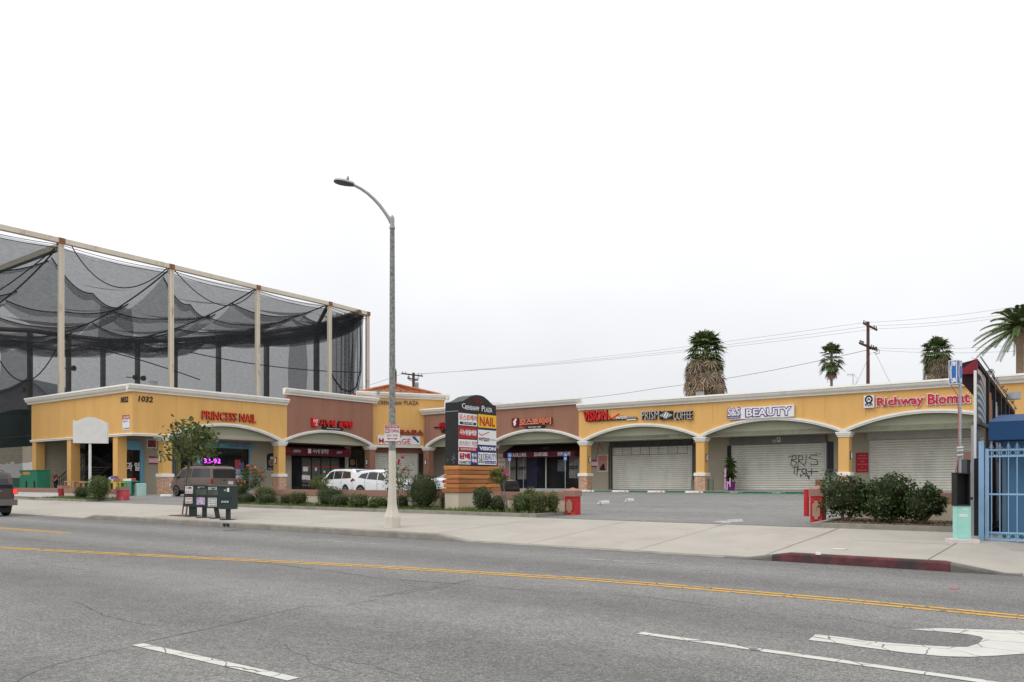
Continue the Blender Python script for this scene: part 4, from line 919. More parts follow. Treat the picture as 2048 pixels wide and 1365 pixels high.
# S&S BEAUTY
t = signt('shop_sign', 'white box sign with purple outlined BEAUTY letters above the graffitied shutter', frR.p(RX(1522), RZ(826, 1522)))
u0, u1 = RX(1456.5), RX(1589.5); v0, v1 = RZ(837, 1524), RZ(813, 1524)
mb = MB(); fbox(mb, frR, RX(1460), u1, v0-.0, v1-.02, .02, .20); mk(mb, 'sign_box', m_white, t)
mb = MB(); text(mb, frR, 'BEAUTY', RX(1492.5), RX(1586.5), v0+.08, v1-.12, .205, .02, .085); mk(mb, 'letter_halo', m_purple, t)
mb = MB(); text(mb, frR, 'BEAUTY', RX(1495), RX(1584), v0+.14, v1-.18, .235, .02, .025)
a_, b_ = RX(1494.5), RX(1584.5)
mk(mb, 'lettering', m_white, t)
mb = MB(); fbox(mb, frR, RX(1457), RX(1483), v0+.06, v0+.26, .205, .225); text(mb, frR, 'S&S', RX(1456.5), RX(1484), v0+.17, v1+.02, .205, .02, .06); mk(mb, 'small_halo', m_purple, t)
mb = MB(); text(mb, frR, 'S&S', RX(1458), RX(1482.5), v0+.25, v1-.04, .232, .02, .01); text(mb, frR, 'COSMETICS & GIFTS', RX(1458), RX(1482), v0+.10, v0+.20, .232, .01, .01); mk(mb, 'small_lettering', m_white, t)
# Richway Biomat
t = signt('shop_sign', 'large red letters Richway Biomat with white edging and square emblem panel', frR.p(RX(1835), RZ(802, 1835)))
for s1, a, b, y0, y1 in (('Richway', 1753.5, 1849.5, 816.5, 792.5), ('Biomat', 1855, 1941.5, 808.8, 785.6)):
    v0, v1 = RZ(y0, (a+b)/2), RZ(y1, (a+b)/2)
    mb = MB(); text(mb, frR, s1, RX(a)-.02, RX(b)+.02, v0-.03, v1+.03, .04, .05, .06); mk(mb, 'letter_edging', M('pink_white', (.80, .72, .73), .5), t)
    mb = MB(); text(mb, frR, s1, RX(a)+.03, RX(b)-.03, v0+.03, v1-.03, .10, .02, .022); mk(mb, 'lettering', M('richway_red', (.55, .012, .04), .4), t)
u0, u1, v0, v1 = RX(1729), RX(1749.5), RZ(816.2, 1740), RZ(791.5, 1740)
mb = MB(); fbox(mb, frR, u0, u1, v0, v1, .02, .20); mk(mb, 'emblem_panel', m_white, t)
mb = MB(); cu_, cv = (u0+u1)/2, v0+(v1-v0)*.66
for r0, h0 in ((.21, 0),):
    ring = [(cu_+.20*cos(a), cv+.22*sin(a)) for a in [i*pi/9 for i in range(19)]]; stroke(mb, frR, ring, .09, .205, .01)
stroke(mb, frR, [(cu_-.08, cv-.05), (cu_, cv+.08), (cu_+.08, cv-.05)], .06, .205, .01); stroke(mb, frR, [(cu_-.2, cv-.3), (cu_, cv-.22), (cu_+.2, cv-.3)], .07, .205, .01); mk(mb, 'emblem', M('dark_maroon', (.07, .02, .02), .6), t)
mb = MB(); text(mb, frR, '리치웨이', u0+.08, u1-.08, v0+.07, v0+.24, .205, .01, .01); mk(mb, 'small_lettering', m_purple, t)
# wall notices in the covered walk
def notice(fr, u0, u1, v0, v1, label, mats, fn, name='wall_notice', c=.01):
    t = signt(name, label, fr.p((u0+u1)/2, (v0+v1)/2)); mb = MB(); fbox(mb, fr, u0, u1, v0, v1, c, c+.03); mk(mb, 'panel', mats[0], t)
    mb = MB(); fn(mb, u0, u1, v0, v1, c+.031); mk(mb, 'print', mats[1], t); return t
m_pinkred = M('pinkish_red', (.40, .03, .06), .6)
def tow(fr):
    def f(mb, u0, u1, v0, v1, c):
        h = v1-v0; fbox(mb, fr, u0, u1, v1-.26*h, v1, c, c+.004); fbox(mb, fr, u0, u1, v0, v0+.22*h, c, c+.004)
        for k in (.36, .5, .62): text(mb, fr, 'PARKING', u0+.06, u1-.06, v0+k*h, v0+(k+.08)*h, c, .004)
    return f
notice(frS, sx(1183.5), sx(1194.5), sz(935, 1189), sz(920, 1189), 'small white and red parking notice on the wall left of the framed poster', (m_white, m_pinkred), tow(frS))
notice(frM, sy(297)+.0, sy(315.5), lz(929, 306), lz(913, 306), 'small white and red parking notice beside the lamp on the corner pillar', (m_white, m_pinkred), tow(frM))
notice(frM, sy(293), sy(313), lz(897, 303), lz(879, 303), 'framed food photo sign high on the wall beside the corner pillar', (m_wworn, M('food_photo', (.22, .05, .04), .6, .8, 6)), lambda mb, a, b, c, d, e: fbox(mb, frM, a+.08, b-.08, c+.08, d-.08, e, e+.004), 'photo_sign')
t = notice(frS, sx(1195.5), sx(1216.5), sz(944, 1206), sz(910, 1206), 'framed salmon poster with red script on the wall left of the first shutter', (m_wworn, M('salmon_poster', (.50, .25, .20), .6, .1)), lambda mb, a, b, c, d, e: fbox(mb, frS, a+.07, b-.07, c+.07, d-.07, e, e+.004), 'framed_poster')
mb = MB(); text(mb, frS, 'UCTO', sx(1197.5), sx(1215), sz(921, 1206), sz(911, 1206), .048, .004, -.01); mk(mb, 'script', m_crim, t)
mb = MB(); u0, u1, v0, v1 = sx(1200), sx(1211), sz(941, 1206), sz(928, 1206); mb.prism([frS.p(u0, v0, .048), frS.p(u1, v0, .048), frS.p(u1-.1, v1, .048), frS.p(u0+.25, v1-.05, .048), frS.p(u0+.05, v1-.3, .048)], tuple(frS.n*.004)); mk(mb, 'figure', m_black, t)
u0, u1, v0, v1 = sx(1712), sx(1738.5), sz(945, 1725), sz(906, 1725)
t = signt('wall_notice', 'red thank-you notice board on the wall left of the third shutter', frS.p((u0+u1)/2, (v0+v1)/2)); mb = MB(); fbox(mb, frS, u0, u1, v0, v1, .01, .05); mk(mb, 'panel', m_crim, t)
mb = MB()
for i, (s1, wd) in enumerate((('THANK YOU', .5), ('FOR SHOPPING', .65), ('HERE', .25), ('YOUR BUSINESS', .7), ('IS', .1), ('APPRECIATED', .65))): cu_ = (u0+u1)/2; zc = v1-.16-i*(v1-v0-.25)/5.4; text(mb, frS, s1, cu_-wd*.48, cu_+wd*.48, zc-.06, zc+.01, .051, .004)
mk(mb, 'lettering', M('pale_red_ink', (.62, .35, .35), .7), t)
t = signt('wall_notice', 'white poster board with Korean lines left of the salon awning', frS.p(sx(1001), sz(922, 1001))); mb = MB(); u0, u1 = sx(986), sx(1010.5); v0, v1 = sz(952, 1000), sz(908, 1000); fbox(mb, frS, u0, u1, v0, v1, .01, .04); mk(mb, 'panel', m_wworn, t)
mb = MB()
for i, s1 in enumerate(('헤어 컬러', '매직 스트레이트', '디지털 펌', '여드름 관리')): text(mb, frS, s1, u0+.12, u1-.1, v1-.5-i*.42, v1-.25-i*.42, .041, .004, .015)
mk(mb, 'lettering', m_pinkred, t)
for (px, py0, py1, lab) in ((542, 907, 943, 'black oval-topped restaurant plaque on the wall beside the yellow pillar'), (704, 913, 941, 'black oval-topped restaurant plaque on the wall right of the red awning')):
    u, v0, v1 = sy(px), lz(py1, px), lz(py0, px); t = signt('wall_plaque', lab, frM.p(u, v0))
    for nm, s, c, mt in (('border', .55, .01, m_wworn), ('panel', .49, .04, m_black)):
        mb = MB(); a = [frM.p(u-s, v0+(.55-s), c), frM.p(u+s, v0+(.55-s), c)]+[frM.p(u+s*cos(k*pi/10), v1-s*.6+s*.6*sin(k*pi/10), c) for k in range(11)]; mb.prism(a, tuple(frM.n*.028)); mk(mb, nm, mt, t)
    mb = MB(); a = frM.p(u, v0+.75, .068); mb.tube([a, tuple(Vector(a)+frM.n*.02)], .30, 20); mk(mb, 'dish_photo', M('dish_photo', (.30, .16, .09), .5, .7, 6), t)
    mb = MB(); fbox(mb, frM, u-.12, u+.16, v1-.65, v1-.3, .068, .08); text(mb, frM, '시누랑', u-.35, u+.35, v0+.12, v0+.3, .068, .01); mk(mb, 'print', m_wworn, t)
# graffiti and small plates on the second shutter
t = signt('graffiti', 'black spray-painted tag on the second roller shutter', frS.p(sx(1607), sz(930, 1607)), cat='graffiti')
mb = MB(); gx = lambda x: sx(1380+x/4.267); gz = lambda y, x=970: sz(740+y/4.267, 1380+x/4.267)
for st in ([(845, 742), (905, 728), (880, 735), (862, 812), (900, 822), (915, 790), (870, 770), (915, 760), (900, 735)], [(935, 728), (925, 826)], [(915, 735), (965, 735), (968, 765), (930, 775), (985, 822)], [(998, 730), (992, 800), (970, 808)], [(1090, 735), (1040, 728), (1020, 755), (1090, 775), (1095, 810), (1040, 815), (1035, 800)], [(1078, 712), (1085, 722)], [(1108, 718), (1118, 724)],
           [(875, 835), (935, 828)], [(900, 832), (892, 880), (900, 888)], [(925, 835), (915, 905)], [(915, 838), (940, 850), (915, 862)], [(945, 850), (975, 845), (955, 870), (985, 885), (950, 905), (945, 890)], [(1000, 850), (990, 905), (1030, 905)], [(1010, 870), (1035, 865)], [(1045, 840), (1040, 900)], [(1030, 875), (1095, 868)], [(985, 840), (1015, 925)], [(1020, 905), (1020, 935)], [(950, 905), (948, 915)]):
    stroke(mb, frS, [(gx(a), gz(b)) for a, b in st], .045, .113, .01)
mk(mb, 'spray_line', M('spray_black', (.03, .03, .03), .9), t)
t = signt('unit_sign', 'small white letter plate on the grey box above the second shutter', frS.p(sx(1560.5), sz(880, 1560))); mb = MB(); fbox(mb, frS, sx(1557), sx(1564), sz(885, 1560), sz(875.5, 1560), .33, .35); mk(mb, 'plate', m_wworn, t)
mb = MB(); text(mb, frS, 'F', sx(1559), sx(1562.5), sz(883.5, 1560), sz(877, 1560), .351, .004, .03); mk(mb, 'letter', m_black, t)
t = signt('unit_sign', 'tiny faded sticker on the grey box left of the letter plate', frS.p(sx(1551), sz(883, 1551))); mb = MB(); fbox(mb, frS, sx(1547.5), sx(1555), sz(886, 1550), sz(880, 1550), .33, .34); mk(mb, 'sticker', M('faded_pink', (.45, .35, .33), .8), t)

# ============================================================ STREET FURNITURE
# ---- street lamp
lx, ly, lZ = gp(784.5, 1056); lz0 = G(lx, ly)
m_exp = M('exposed_aggregate', (.25, .25, .24), .95, .6, 14, .5, 120)
m_lconc = M('pole_concrete', (.60, .555, .47), .85, .06, 2, .2, 60)
t = thing('street_lamp', 'tall speckled concrete street lamp with a curved arm at the kerb', 'street lamp', (lx, ly, lz0))
hz = lambda py: zz(py, lZ); R_ = lambda w_: w_*lZ/F/2
mb = MB(); mb.lathe([(R_(33), lz0-.05), (R_(33), hz(1036)), (R_(32), hz(1033)), (R_(30), hz(1031)), (R_(22), hz(1020)), (R_(18), hz(1010)), (R_(16.5), hz(995)), (R_(14.2), hz(960)), (R_(14), hz(902))], lx, ly, 8); mk(mb, 'base', m_lconc, t, smooth=False)
mb = MB(); mb.lathe([(R_(13.6), hz(903)), (R_(9.4), hz(458))], lx, ly, 8); mk(mb, 'shaft', m_exp, t)
mb = MB(); mb.lathe([(R_(11.5), hz(458)), (R_(11.5), hz(454)), (R_(9), hz(453)), (R_(9), hz(440)), (R_(9), hz(439)), (R_(7.5), hz(434)), (R_(3), hz(431))], lx, ly, 16); mk(mb, 'pole_top', m_grey, t, True)
# arm in the image-parallel direction (over the road)
ud = Vector((c_, s_, 0)); ap = lambda px, py, k=0: Vector((lx, ly, 0))+ud*((px-785)/F*lZ)+Vector((0, 0, hz(py)))
pts = [ap(*p) for p in ((783, 446), (779, 438), (771, 426), (760, 411), (748, 398), (735, 386.5), (722, 377.5), (709, 371))]
mb = MB(); mb.tube(pts, [.06, .055, .05, .05, .048, .046, .045, .044], 8); mk(mb, 'arm', m_grey, t, True)
e0, e1 = ap(709, 370), ap(668, 362.5); ax = (e1-e0).normalized(); sd_ = Vector((-s_, c_, 0)); nu_ = ax.cross(sd_).normalized()
if nu_.z < 0: nu_ = -nu_
Ln = (e1-e0).length
prof = [(0, .05), (.06, .13), (.25, .17), (.5, .21), (.75, .20), (.92, .13), (1, .03)]
for nm, top, mt in (('luminaire', 1, m_grey), ('lens', -1, M('lamp_lens', (.10, .10, .09), .3))):
    mb = MB(); vs = []; k = 12
    for s1, w_ in prof:
        for j in range(k+1):
            a = pi*j/k; vs.append(tuple(e0+ax*Ln*s1+sd_*w_*cos(a)*(1 if top > 0 else .9)+nu_*(sin(a)*(.10*(w_/.2)**.5 if top > 0 else -.07*(w_/.2)**.5)+(0 if top > 0 else -.0))))
    mb.add(vs, [(i*(k+1)+j, (i+1)*(k+1)+j, (i+1)*(k+1)+j+1, i*(k+1)+j+1) for i in range(len(prof)-1) for j in range(k)]+[tuple(range(k+1))]); mk(mb, nm, mt, t, True)
mb = MB(); b0 = e0+ax*Ln*.36+nu_*.09; mb.tube([b0, b0+nu_*.05, b0+nu_*.12], [.035, .045, .03], 10); mk(mb, 'photocell', m_grey, t)
# ---- tow-away sign strapped to it
vd = Vector((-sin(TH), cos(TH), 0)); vdl = Vector((lx, ly, 0)).normalized(); off = Vector((lx, ly, 0))-vdl*R_(14.5)-vdl*.03
fr = FR((off.x, off.y, 0), (vdl.y, -vdl.x, 0), -vdl); ku = lZ/F*.99
t = thing('road_sign', 'white and red TOW-AWAY NO STOPPING sign strapped to the street lamp', 'sign', fr.p(0, hz(880)))
U = lambda px: (px-784)*ku
mb = MB(); fbox(mb, fr, U(769), U(799), hz(883), hz(851), 0, .012); mk(mb, 'plate', m_wworn, t)
mb = MB(); fbox(mb, fr, U(769.8), U(798.2), hz(857.5), hz(851.8), .013, .016); fbox(mb, fr, U(770), U(777.8), hz(867), hz(858.5), .013, .016)
text(mb, fr, 'STOPPING', U(778.5), U(797.5), hz(866.5), hz(860), .013, .003, .015); text(mb, fr, 'ANY TIME', U(772.5), U(795), hz(874.5), hz(869.5), .013, .003, -.01)
stroke(mb, fr, [(U(775), hz(878.5)), (U(793), hz(878.5))], .02, .013, .003)
for s in (1, -1): a = U(784+s*10.5); mb.prism([fr.p(a, hz(878.5), .013), fr.p(a-s*.06, hz(878.5)+.03, .013), fr.p(a-s*.06, hz(878.5)-.03, .013)], tuple(fr.n*.003))
mk(mb, 'red_print', m_crim, t)
mb = MB(); text(mb, fr, 'TOW-AWAY', U(771.5), U(797), hz(856.6), hz(852.8), .017, .002, .015); text(mb, fr, 'NO', U(771), U(777), hz(866), hz(859.5), .017, .002, .03); mk(mb, 'white_print', m_white, t)
mb = MB()
for py in (856, 879): mb.lathe([(R_(14.3), hz(py)-.02), (R_(14.3), hz(py)+.02)], lx, ly, 16)
mk(mb, 'strap', m_galv, t)
# ---- newspaper boxes
m_box = M('news_box_green', (.028, .045, .042), .45, .15, 5)
m_nwin = M('news_window', (.09, .10, .085), .25, .4, 3)
NB = []
def newsbox(px, pyb, wpx, pytop, lab, leanx=0, wide_post=False, win=True, posters=()):
    x, y, Z = gp(px, pyb); z0 = G(x, y); t = thing('newspaper_box', lab, 'newspaper box', (x, y, z0), 'newspaper boxes by the kerb')
    fr = FR((x, y, 0), (cos(.5), sin(.5), 0), (sin(.5), -cos(.5), 0)); k = Z/F
    w_ = .25; zt = zz(pytop, Z); zb = z0+.38
    mb = MB(); fbox(mb, fr, -w_, w_, zb, zt-.06, -.22, .20); fbox(mb, fr, -w_-.012, w_+.012, zt-.06, zt-.03, -.235, .22); vs = [fr.p(a, zt-.03, c) for a, c in ((-w_, .2), (w_, .2), (w_, -.22), (-w_, -.22))]+[fr.p(a, zt+.0, c) for a, c in ((-w_+.03, .15), (w_-.03, .15), (w_-.03, -.2), (-w_+.03, -.2))]; mb.add(vs, [(0, 1, 5, 4), (1, 2, 6, 5), (2, 3, 7, 6), (3, 0, 4, 7), (4, 5, 6, 7)])
    fbox(mb, fr, -w_+.02, w_-.02, zb+.40, zb+.42, .2, .215); fbox(mb, fr, -.06, .06, zt-.14, zt-.10, .2, .235); mk(mb, 'cabinet', m_box, t)
    if win: mb = MB(); fbox(mb, fr, -w_+.05, w_-.05, zb+.47, zt-.16, .201, .208); mk(mb, 'display_window', m_nwin, t)
    pw_ = .13 if wide_post else .06
    mb = MB(); vs = []
    for z, dx in ((z0, leanx), (zb+.02, 0)):
        for a, c in ((-pw_, -.07), (pw_, -.07), (pw_, .07), (-pw_, .07)): vs.append(fr.p(a+dx, z, c))
    mb.add(vs, [(0, 1, 5, 4), (1, 2, 6, 5), (2, 3, 7, 6), (3, 0, 4, 7)]); mk(mb, 'post', m_box, t)
    mb = MB(); fbox(mb, fr, -.24+leanx, .24+leanx, z0, z0+.025, -.2, .2); mk(mb, 'base_plate', m_black, t)
    for (a, b, c, d, mt, txt, tm) in posters:
        mb = MB(); fbox(mb, fr, a, b, zb+c, zb+d, .209, .214); o = mk(mb, 'sticker', mt, t)
        if txt:
            mb = MB(); n = len(txt)
            for i, s1 in enumerate(txt): hh = (d-c)/n; text(mb, fr, s1, a+.02, b-.02, zb+d-hh*(i+.85), zb+d-hh*(i+.2), .2145, .002, .01)
            mk(mb, 'sticker_print', tm, t)
m_lil = M('lilac_print', (.45, .30, .50), .6, .6, 9)
newsbox(386, 1033.5, 20, 969.5, 'leftmost dark green newspaper box with two white and red stickers', 0, True, False, ((-.20, .12, .50, .78, m_white, ('SIR', 'EDI'), m_crim), (-.20, .10, .12, .36, m_wworn, ('FUN', 'RIDE'), m_crim)))
newsbox(409, 1035.5, 20, 969.5, 'second dark green newspaper box from left with a purple and blue poster', 0, False, True, ((-.20, .14, .10, .38, m_lil, ('LA WEEKLY',), m_white), (-.18, .14, .70, .80, m_black, ('WEEKLY',), m_white)))
newsbox(432, 1037.5, 20, 971, 'third dark green newspaper box from left with a printed white sheet on its door', .08, False, True, ((-.20, .14, .06, .38, m_white, ('FREE', 'RE LA', 'NEWS', 'HERE'), m_black), (-.18, .14, .68, .80, m_wworn, ('ZONE',), m_black)))
newsbox(456.5, 1040, 22, 971, 'rightmost dark green newspaper box with no window and small white lettering', 0, False, False, ((-.16, .14, .22, .32, m_box, ('MUSEUM',), m_white), (.06, .15, .62, .76, m_wworn, (), None), (-.05, .02, .66, .70, m_wworn, (), None)))
# ---- monument directory sign
mz = G(-20.3, 23.1); mx_ = onY(917, 23.0)[0]; my0 = 23.0
my1 = onX(992, mx_)[0]; mth = .66   # front plane x = mx_, side plane y = my0
t = thing('directory_sign', 'tall black plaza directory with coloured tenant panels on a wood slat and cream base', 'sign', (mx_-mth/2, (my0+my1)/2, mz))
frMo = FR((mx_, 0, 0), (0, 1, 0), (1, 0, 0)); frMs = FR((0, my0, 0), (1, 0, 0), (0, -1, 0)); MZ = my0*0+onX(917, mx_)[1]
def mzv(py, px=917): return zz(py, onX(px, mx_)[1])
zc = mzv(985.5, 917); zp = mzv(931, 917); ztop = mzv(845.5, 917)
mb = MB(); mb.bbox(mx_-mth-.02, mx_+.02, my0-.02, my1+.12, mz-.1, zc, .02); mk(mb, 'plinth', m_plast, t)
mb = MB(); mb.box(mx_-mth+.03, mx_-.03, my0+.03, my1, zc, zp); mk(mb, 'core', m_black, t)
n = 6
for i in range(n):
    a = zc+(zp-zc)*i/n+.012; b = zc+(zp-zc)*(i+1)/n-.012; e_ = .02+.02*(i % 2)+(.06 if i == 0 else 0)
    mb = MB(); mb.box(mx_-mth-e_, mx_+e_, my0-e_, my1+.14+e_, a, b); mk(mb, 'wood_slat', m_woodd if i in (0, 2, 4) else m_wood, t)
mb = MB(); pts = []
YB = my1; zlo = zp; zsh = mzv(848.5, 917)
pr = [(0, 0), (.02, .03), (.10, .06), (.20, .18), (.32, .34), (.45, .43), (.56, .44), (.66, .40), (.78, .26), (.88, .10), (.94, .045), (1, .02)]
zs0 = mzv(804.5, 917); Hh = (mzv(791.8, 957)-mzv(810.5, 957))/.44
top = [(mx_, my0+(YB-my0)*u, zs0+Hh*v) for u, v in pr]
mb.prism([(mx_, my0, zp+.01), (mx_, YB, zp+.01)]+[(a, b, c) for a, b, c in reversed(top)], (-mth, 0, 0)); fixn(mk(mb, 'cabinet', m_black, t))
mb = MB(); fbox(mb, frMs, mx_-mth, mx_, zs0-.34, zs0-.32, .002, .012); mk(mb, 'cabinet_seam', m_grey, t)
def MU(px): return onX(px, mx_)[0]
def pan(px0, px1, py0, py1, mat, items, lab=None):
    u0, u1 = MU(px0), MU(px1); v0, v1 = mzv(py1, px0), mzv(py0, px0); mb = MB(); fbox(mb, frMo, u0, u1, v0, v1, .004, .02); p = mk(mb, 'tenant_panel', mat, t)
    for (tx, a, b, c, d, mt, bo) in items:
        mb = MB(); U0, U1, V0, V1 = u0+(u1-u0)*a, u0+(u1-u0)*b, v0+(v1-v0)*c, v0+(v1-v0)*d
        if tx is None: fbox(mb, frMo, U0, U1, V0, V1, .021, .023); nm = 'panel_band'
        elif tx == 'tick': stroke(mb, frMo, [(U0, V0+(V1-V0)*.6), (U0+(U1-U0)*.2, V0), (U1, V1)], .03, .021, .003); nm = 'panel_tick'
        else: text(mb, frMo, tx, U0, U1, V0, V1, .0235, .004, bo); nm = 'panel_lettering'
        mk(mb, nm, mt, p)
m_or2 = M('panel_orange_red', (.62, .10, .05), .5)
pan(916.8, 953.6, 826, 850.5, m_white, [('모스트헤어', .02, .98, .42, .92, m_or2, .02), (None, .05, .95, .08, .30, m_black, 0), ('THE MOST HAIR', .2, .8, .13, .26, m_white, .01)])
pan(955.5, 991.8, 828.5, 855, m_gold, [('NAIL', .08, .92, .14, .84, M('nail_red', (.45, .03, .03), .5), .03)])
pan(916.8, 953.6, 853, 876.5, m_crim, [('시누랑올케랑', .04, .96, .28, .76, m_white, .03)])
pan(955.5, 991.8, 857.5, 889.5, m_white, [(None, 0, 1, .94, 1, m_navyb, 0), ('tick', .05, .6, .58, .82, m_crim, 0), ('verizon', .02, .6, .26, .52, m_black, .01), ('wireless', .62, .96, .30, .42, M('mid_grey', (.35, .35, .35)), -.01), (None, .32, .58, .22, .25, m_crim, 0)])
pan(916.8, 953.6, 878.5, 902, m_white, [('코스모스 지압', .02, .98, .45, .88, m_crim, .0), (None, 0, 1, 0, .34, m_crim, 0), ('당신만의 쉼터 환영', .1, .9, .08, .27, m_white, .01)])
pan(955.5, 991.8, 891, 902.5, m_navyb, [('VISION', .06, .96, .16, .82, m_white, .05)])
pan(916.8, 940.5, 904, 928.8, m_white, [('담배', .06, .94, .42, .92, m_crim, .05), ('CIGARETTES', .02, .98, .06, .28, m_black, .01)])
pan(941, 953.6, 904, 929, m_navyb, [('한국', .1, .9, .54, .88, m_white, .03), ('택배', .1, .9, .12, .46, m_white, .03)])
pan(955.5, 991.8, 905, 929.5, m_white, [('S&S', .02, .33, .12, .9, m_black, -.01), ('BEAUTY', .36, .98, .42, .9, m_navyb, .0), (None, .36, .98, .08, .32, m_navyb, 0), ('Cosmetics & Gifts', .38, .96, .12, .28, m_white, .0)])
mb = MB(); text(mb, frMo, '1032', MU(945.5), MU(962.5), mzv(806.5, 955), mzv(797.5, 955), .003, .02, -.005); mk(mb, 'number', M('dark_red_number', (.30, .02, .02), .5), t)
mb = MB()
for s1, a, b, y0, y1 in (('C', 923.5, 929.5, 817, 806.5), ('RENSHAW', 930, 957.5, 819.5, 811.0), ('P', 963, 968, 822.5, 811.8), ('LAZA', 968.5, 983.5, 824, 815.2)): text(mb, frMo, s1, MU(a), MU(b), mzv(y0, a), mzv(y1, a), .003, .02, -.005)
mk(mb, 'name_lettering', m_white, t)
mb = MB()
for k in range(14): a = mx_-mth+.1+random.random()*.4; b = mzv(925, 900)+random.random()*.25; stroke(mb, frMs, [(a, b), (a+random.uniform(-.12, .12), b+random.uniform(-.06, .12))], .008, .002, .002)
mk(mb, 'scratched_graffiti', m_grey, t)
# ---- blank white sign on a pole
bx_, by_ = at(180, 0)[0], 0
bx_, bZ = onY(180, 23.1); bz0 = G(bx_, 23.1)
t = thing('blank_sign', 'blank arched white sign box on a single white pole in the left planter', 'sign', (bx_, 23.1, bz0))
frB = FR((bx_, 23.1, 0), (c_*1.0, s_, 0), (s_, -c_, 0)); frB = FR((bx_, 23.1, 0), (cos(.9), sin(.9), 0), (sin(.9), -cos(.9), 0)); kk = bZ/F/cos(.9-TH)
Ub = lambda px: (px-182)*kk; Zb = lambda py: zz(py, bZ)
pts = [frB.p(Ub(153), Zb(887), .14), frB.p(Ub(213.5), Zb(887), .14), frB.p(Ub(213.5), Zb(845), .14)]+[frB.p(Ub(213.5+(153-213.5)*i/16), Zb(845)+(Zb(834.5)-Zb(845))*(.5-.5*cos(2*pi*i/16))**.8, .14) for i in range(1, 16)]+[frB.p(Ub(153), Zb(842), .14)]
mb = MB(); mb.prism(pts, tuple(-frB.n*.34)); fixn(mk(mb, 'sign_box', m_wworn, t))
mb = MB(); mb.tube([(bx_, 23.1, bz0), (bx_, 23.1, Zb(886))], .075, 12); mk(mb, 'pole', m_wworn, t)
# ---- low walls and entrance pylons
def lowwall(x0, x1, y, lab, mat=m_plast, top=None, hh=.83, grp='low walls along the planters'):
    t = thing('low_wall', lab, 'wall', ((x0+x1)/2, y, G(x0, y)), grp); n = max(1, int((x1-x0)/5))
    zt = G((x0+x1)/2, y)+hh if top is None else top
    mb = MB(); mb.box(x0, x1, y-.10, y+.10, G(x1, y)-.15, zt-.26); mk(mb, 'wall_body', mat, t)
    mb = MB(); mb.box(x0, x1, y-.125, y+.125, zt-.26, zt); mk(mb, 'wall_cap', m_cap, t); return t
lowwall(-33.6, mx_-mth-.05, YW, 'long cream low wall with brown cap behind the bushes left of the directory sign', top=1.30)
lowwall(onY(990, YW)[0], -15.65, YW, 'short cream low wall with brown cap right of the directory sign', top=1.28)
xp1, xp2 = gp(138, 997)[0], gp(245, 1001.5)[0]
lowwall(onY(20, YW)[0], xp1-.3, YW, 'weathered whitewashed low wall with brown cap in front of the green cabinet', m_wworn, 1.27)
lowwall(xp1+.5, xp2-.4, YW, 'low wall with brown cap behind the round bush and blank sign', top=1.25)
m_pylred = M('pylon_red_paint', (.50, .025, .03), .7, .15, 3, dirt=(.60, .14, .05), dscale=1.6, dlo=.58, dhi=.66)
m_pylred2 = M('pylon_faded_red_paint', (.52, .07, .09), .8, .25, 2, dirt=(.45, .25, .2), dscale=2.5, dlo=.52, dhi=.72)
def pylon(x, y, s, h, lab, orn=True, mat=None, rot=0, peak=True):
    z0 = G(x, y)-.03; t = thing('entrance_pylon', lab, 'pylon', (x, y, z0), 'red pylons beside the driveways'); mat = mat or m_pylred
    mb = MB(); mb.bbox(x-s, x+s, y-s, y+s, z0, z0+h-.2, .015); mk(mb, 'pylon_body', mat, t)
    mb = MB(); c = s+.03; zb = z0+h-.2; mb.box(x-c, x+c, y-c, y+c, zb, zb+.2)
    if peak: mb.add([(x-c, y-c, zb+.2), (x+c, y-c, zb+.2), (x+c, y+c, zb+.2), (x-c, y+c, zb+.2), (x, y, zb+.31)], [(0, 1, 4), (1, 2, 4), (2, 3, 4), (3, 0, 4)])
    mk(mb, 'pylon_cap', m_cap, t)
    if orn:
        fr = FR((x, y-s, 0), (1, 0, 0), (0, -1, 0)); a, b, q = s*.62, (h-.3)*.40, .06; cz = z0+(h-.2)*.5
        P_ = [(-a+q, -b), (a-q, -b), (a-q, -b+q), (a, -b+q*1.6), (a, b-q*1.6), (a-q, b-q), (a-q, b), (-a+q, b), (-a+q, b-q), (-a, b-q*1.6), (-a, -b+q*1.6), (-a+q, -b+q)]
        mb = MB(); mb.prism([fr.p(u, cz+v, .002) for u, v in P_], tuple(fr.n*.02)); mk(mb, 'raised_panel', M('tan_panel', (.42, .24, .17), .85, .1), t)
        mb = MB(); mb.prism([fr.p(u*1.22, cz+v*1.12, .001) for u, v in P_], tuple(fr.n*.008)); mk(mb, 'panel_border', M('dark_red_border', (.25, .012, .015), .8), t)
    return t
x, y = gp(1139, 1031)[:2]; pylon(x+.0, y+.2, .20, .86, 'red entrance pylon with tan panel at the right end of the middle planter')
x, y = gp(1632, 1046)[:2]; pylon(x, y+.2, .175, .97, 'red and orange entrance pylon with tan panel left of the dark shrubs')
pylon(xp1-.0, 23.9, .24, .84, 'short faded red wall end at the far left driveway', False, M('dark_red_paint', (.30, .02, .03), .7, .15), peak=False)
pylon(xp2, 23.8, .26, .80, 'short faded pink-red wall end between the round bush and the lot', False, m_pylred2, peak=False)
for (px, py) in ((128, 990), (236, 994)): pass
x, y = gp(1613, 1033)[:2]; mb = MB(); mb.tube([(x, y, G(x, y)-.1), (x, y, zz(979, onY(1613, y)[1]))], .085, 12); mk(mb, 'bollard', m_pylred, label='slim red bollard pipe behind the right entrance pylon', cat='bollard', smooth=True)
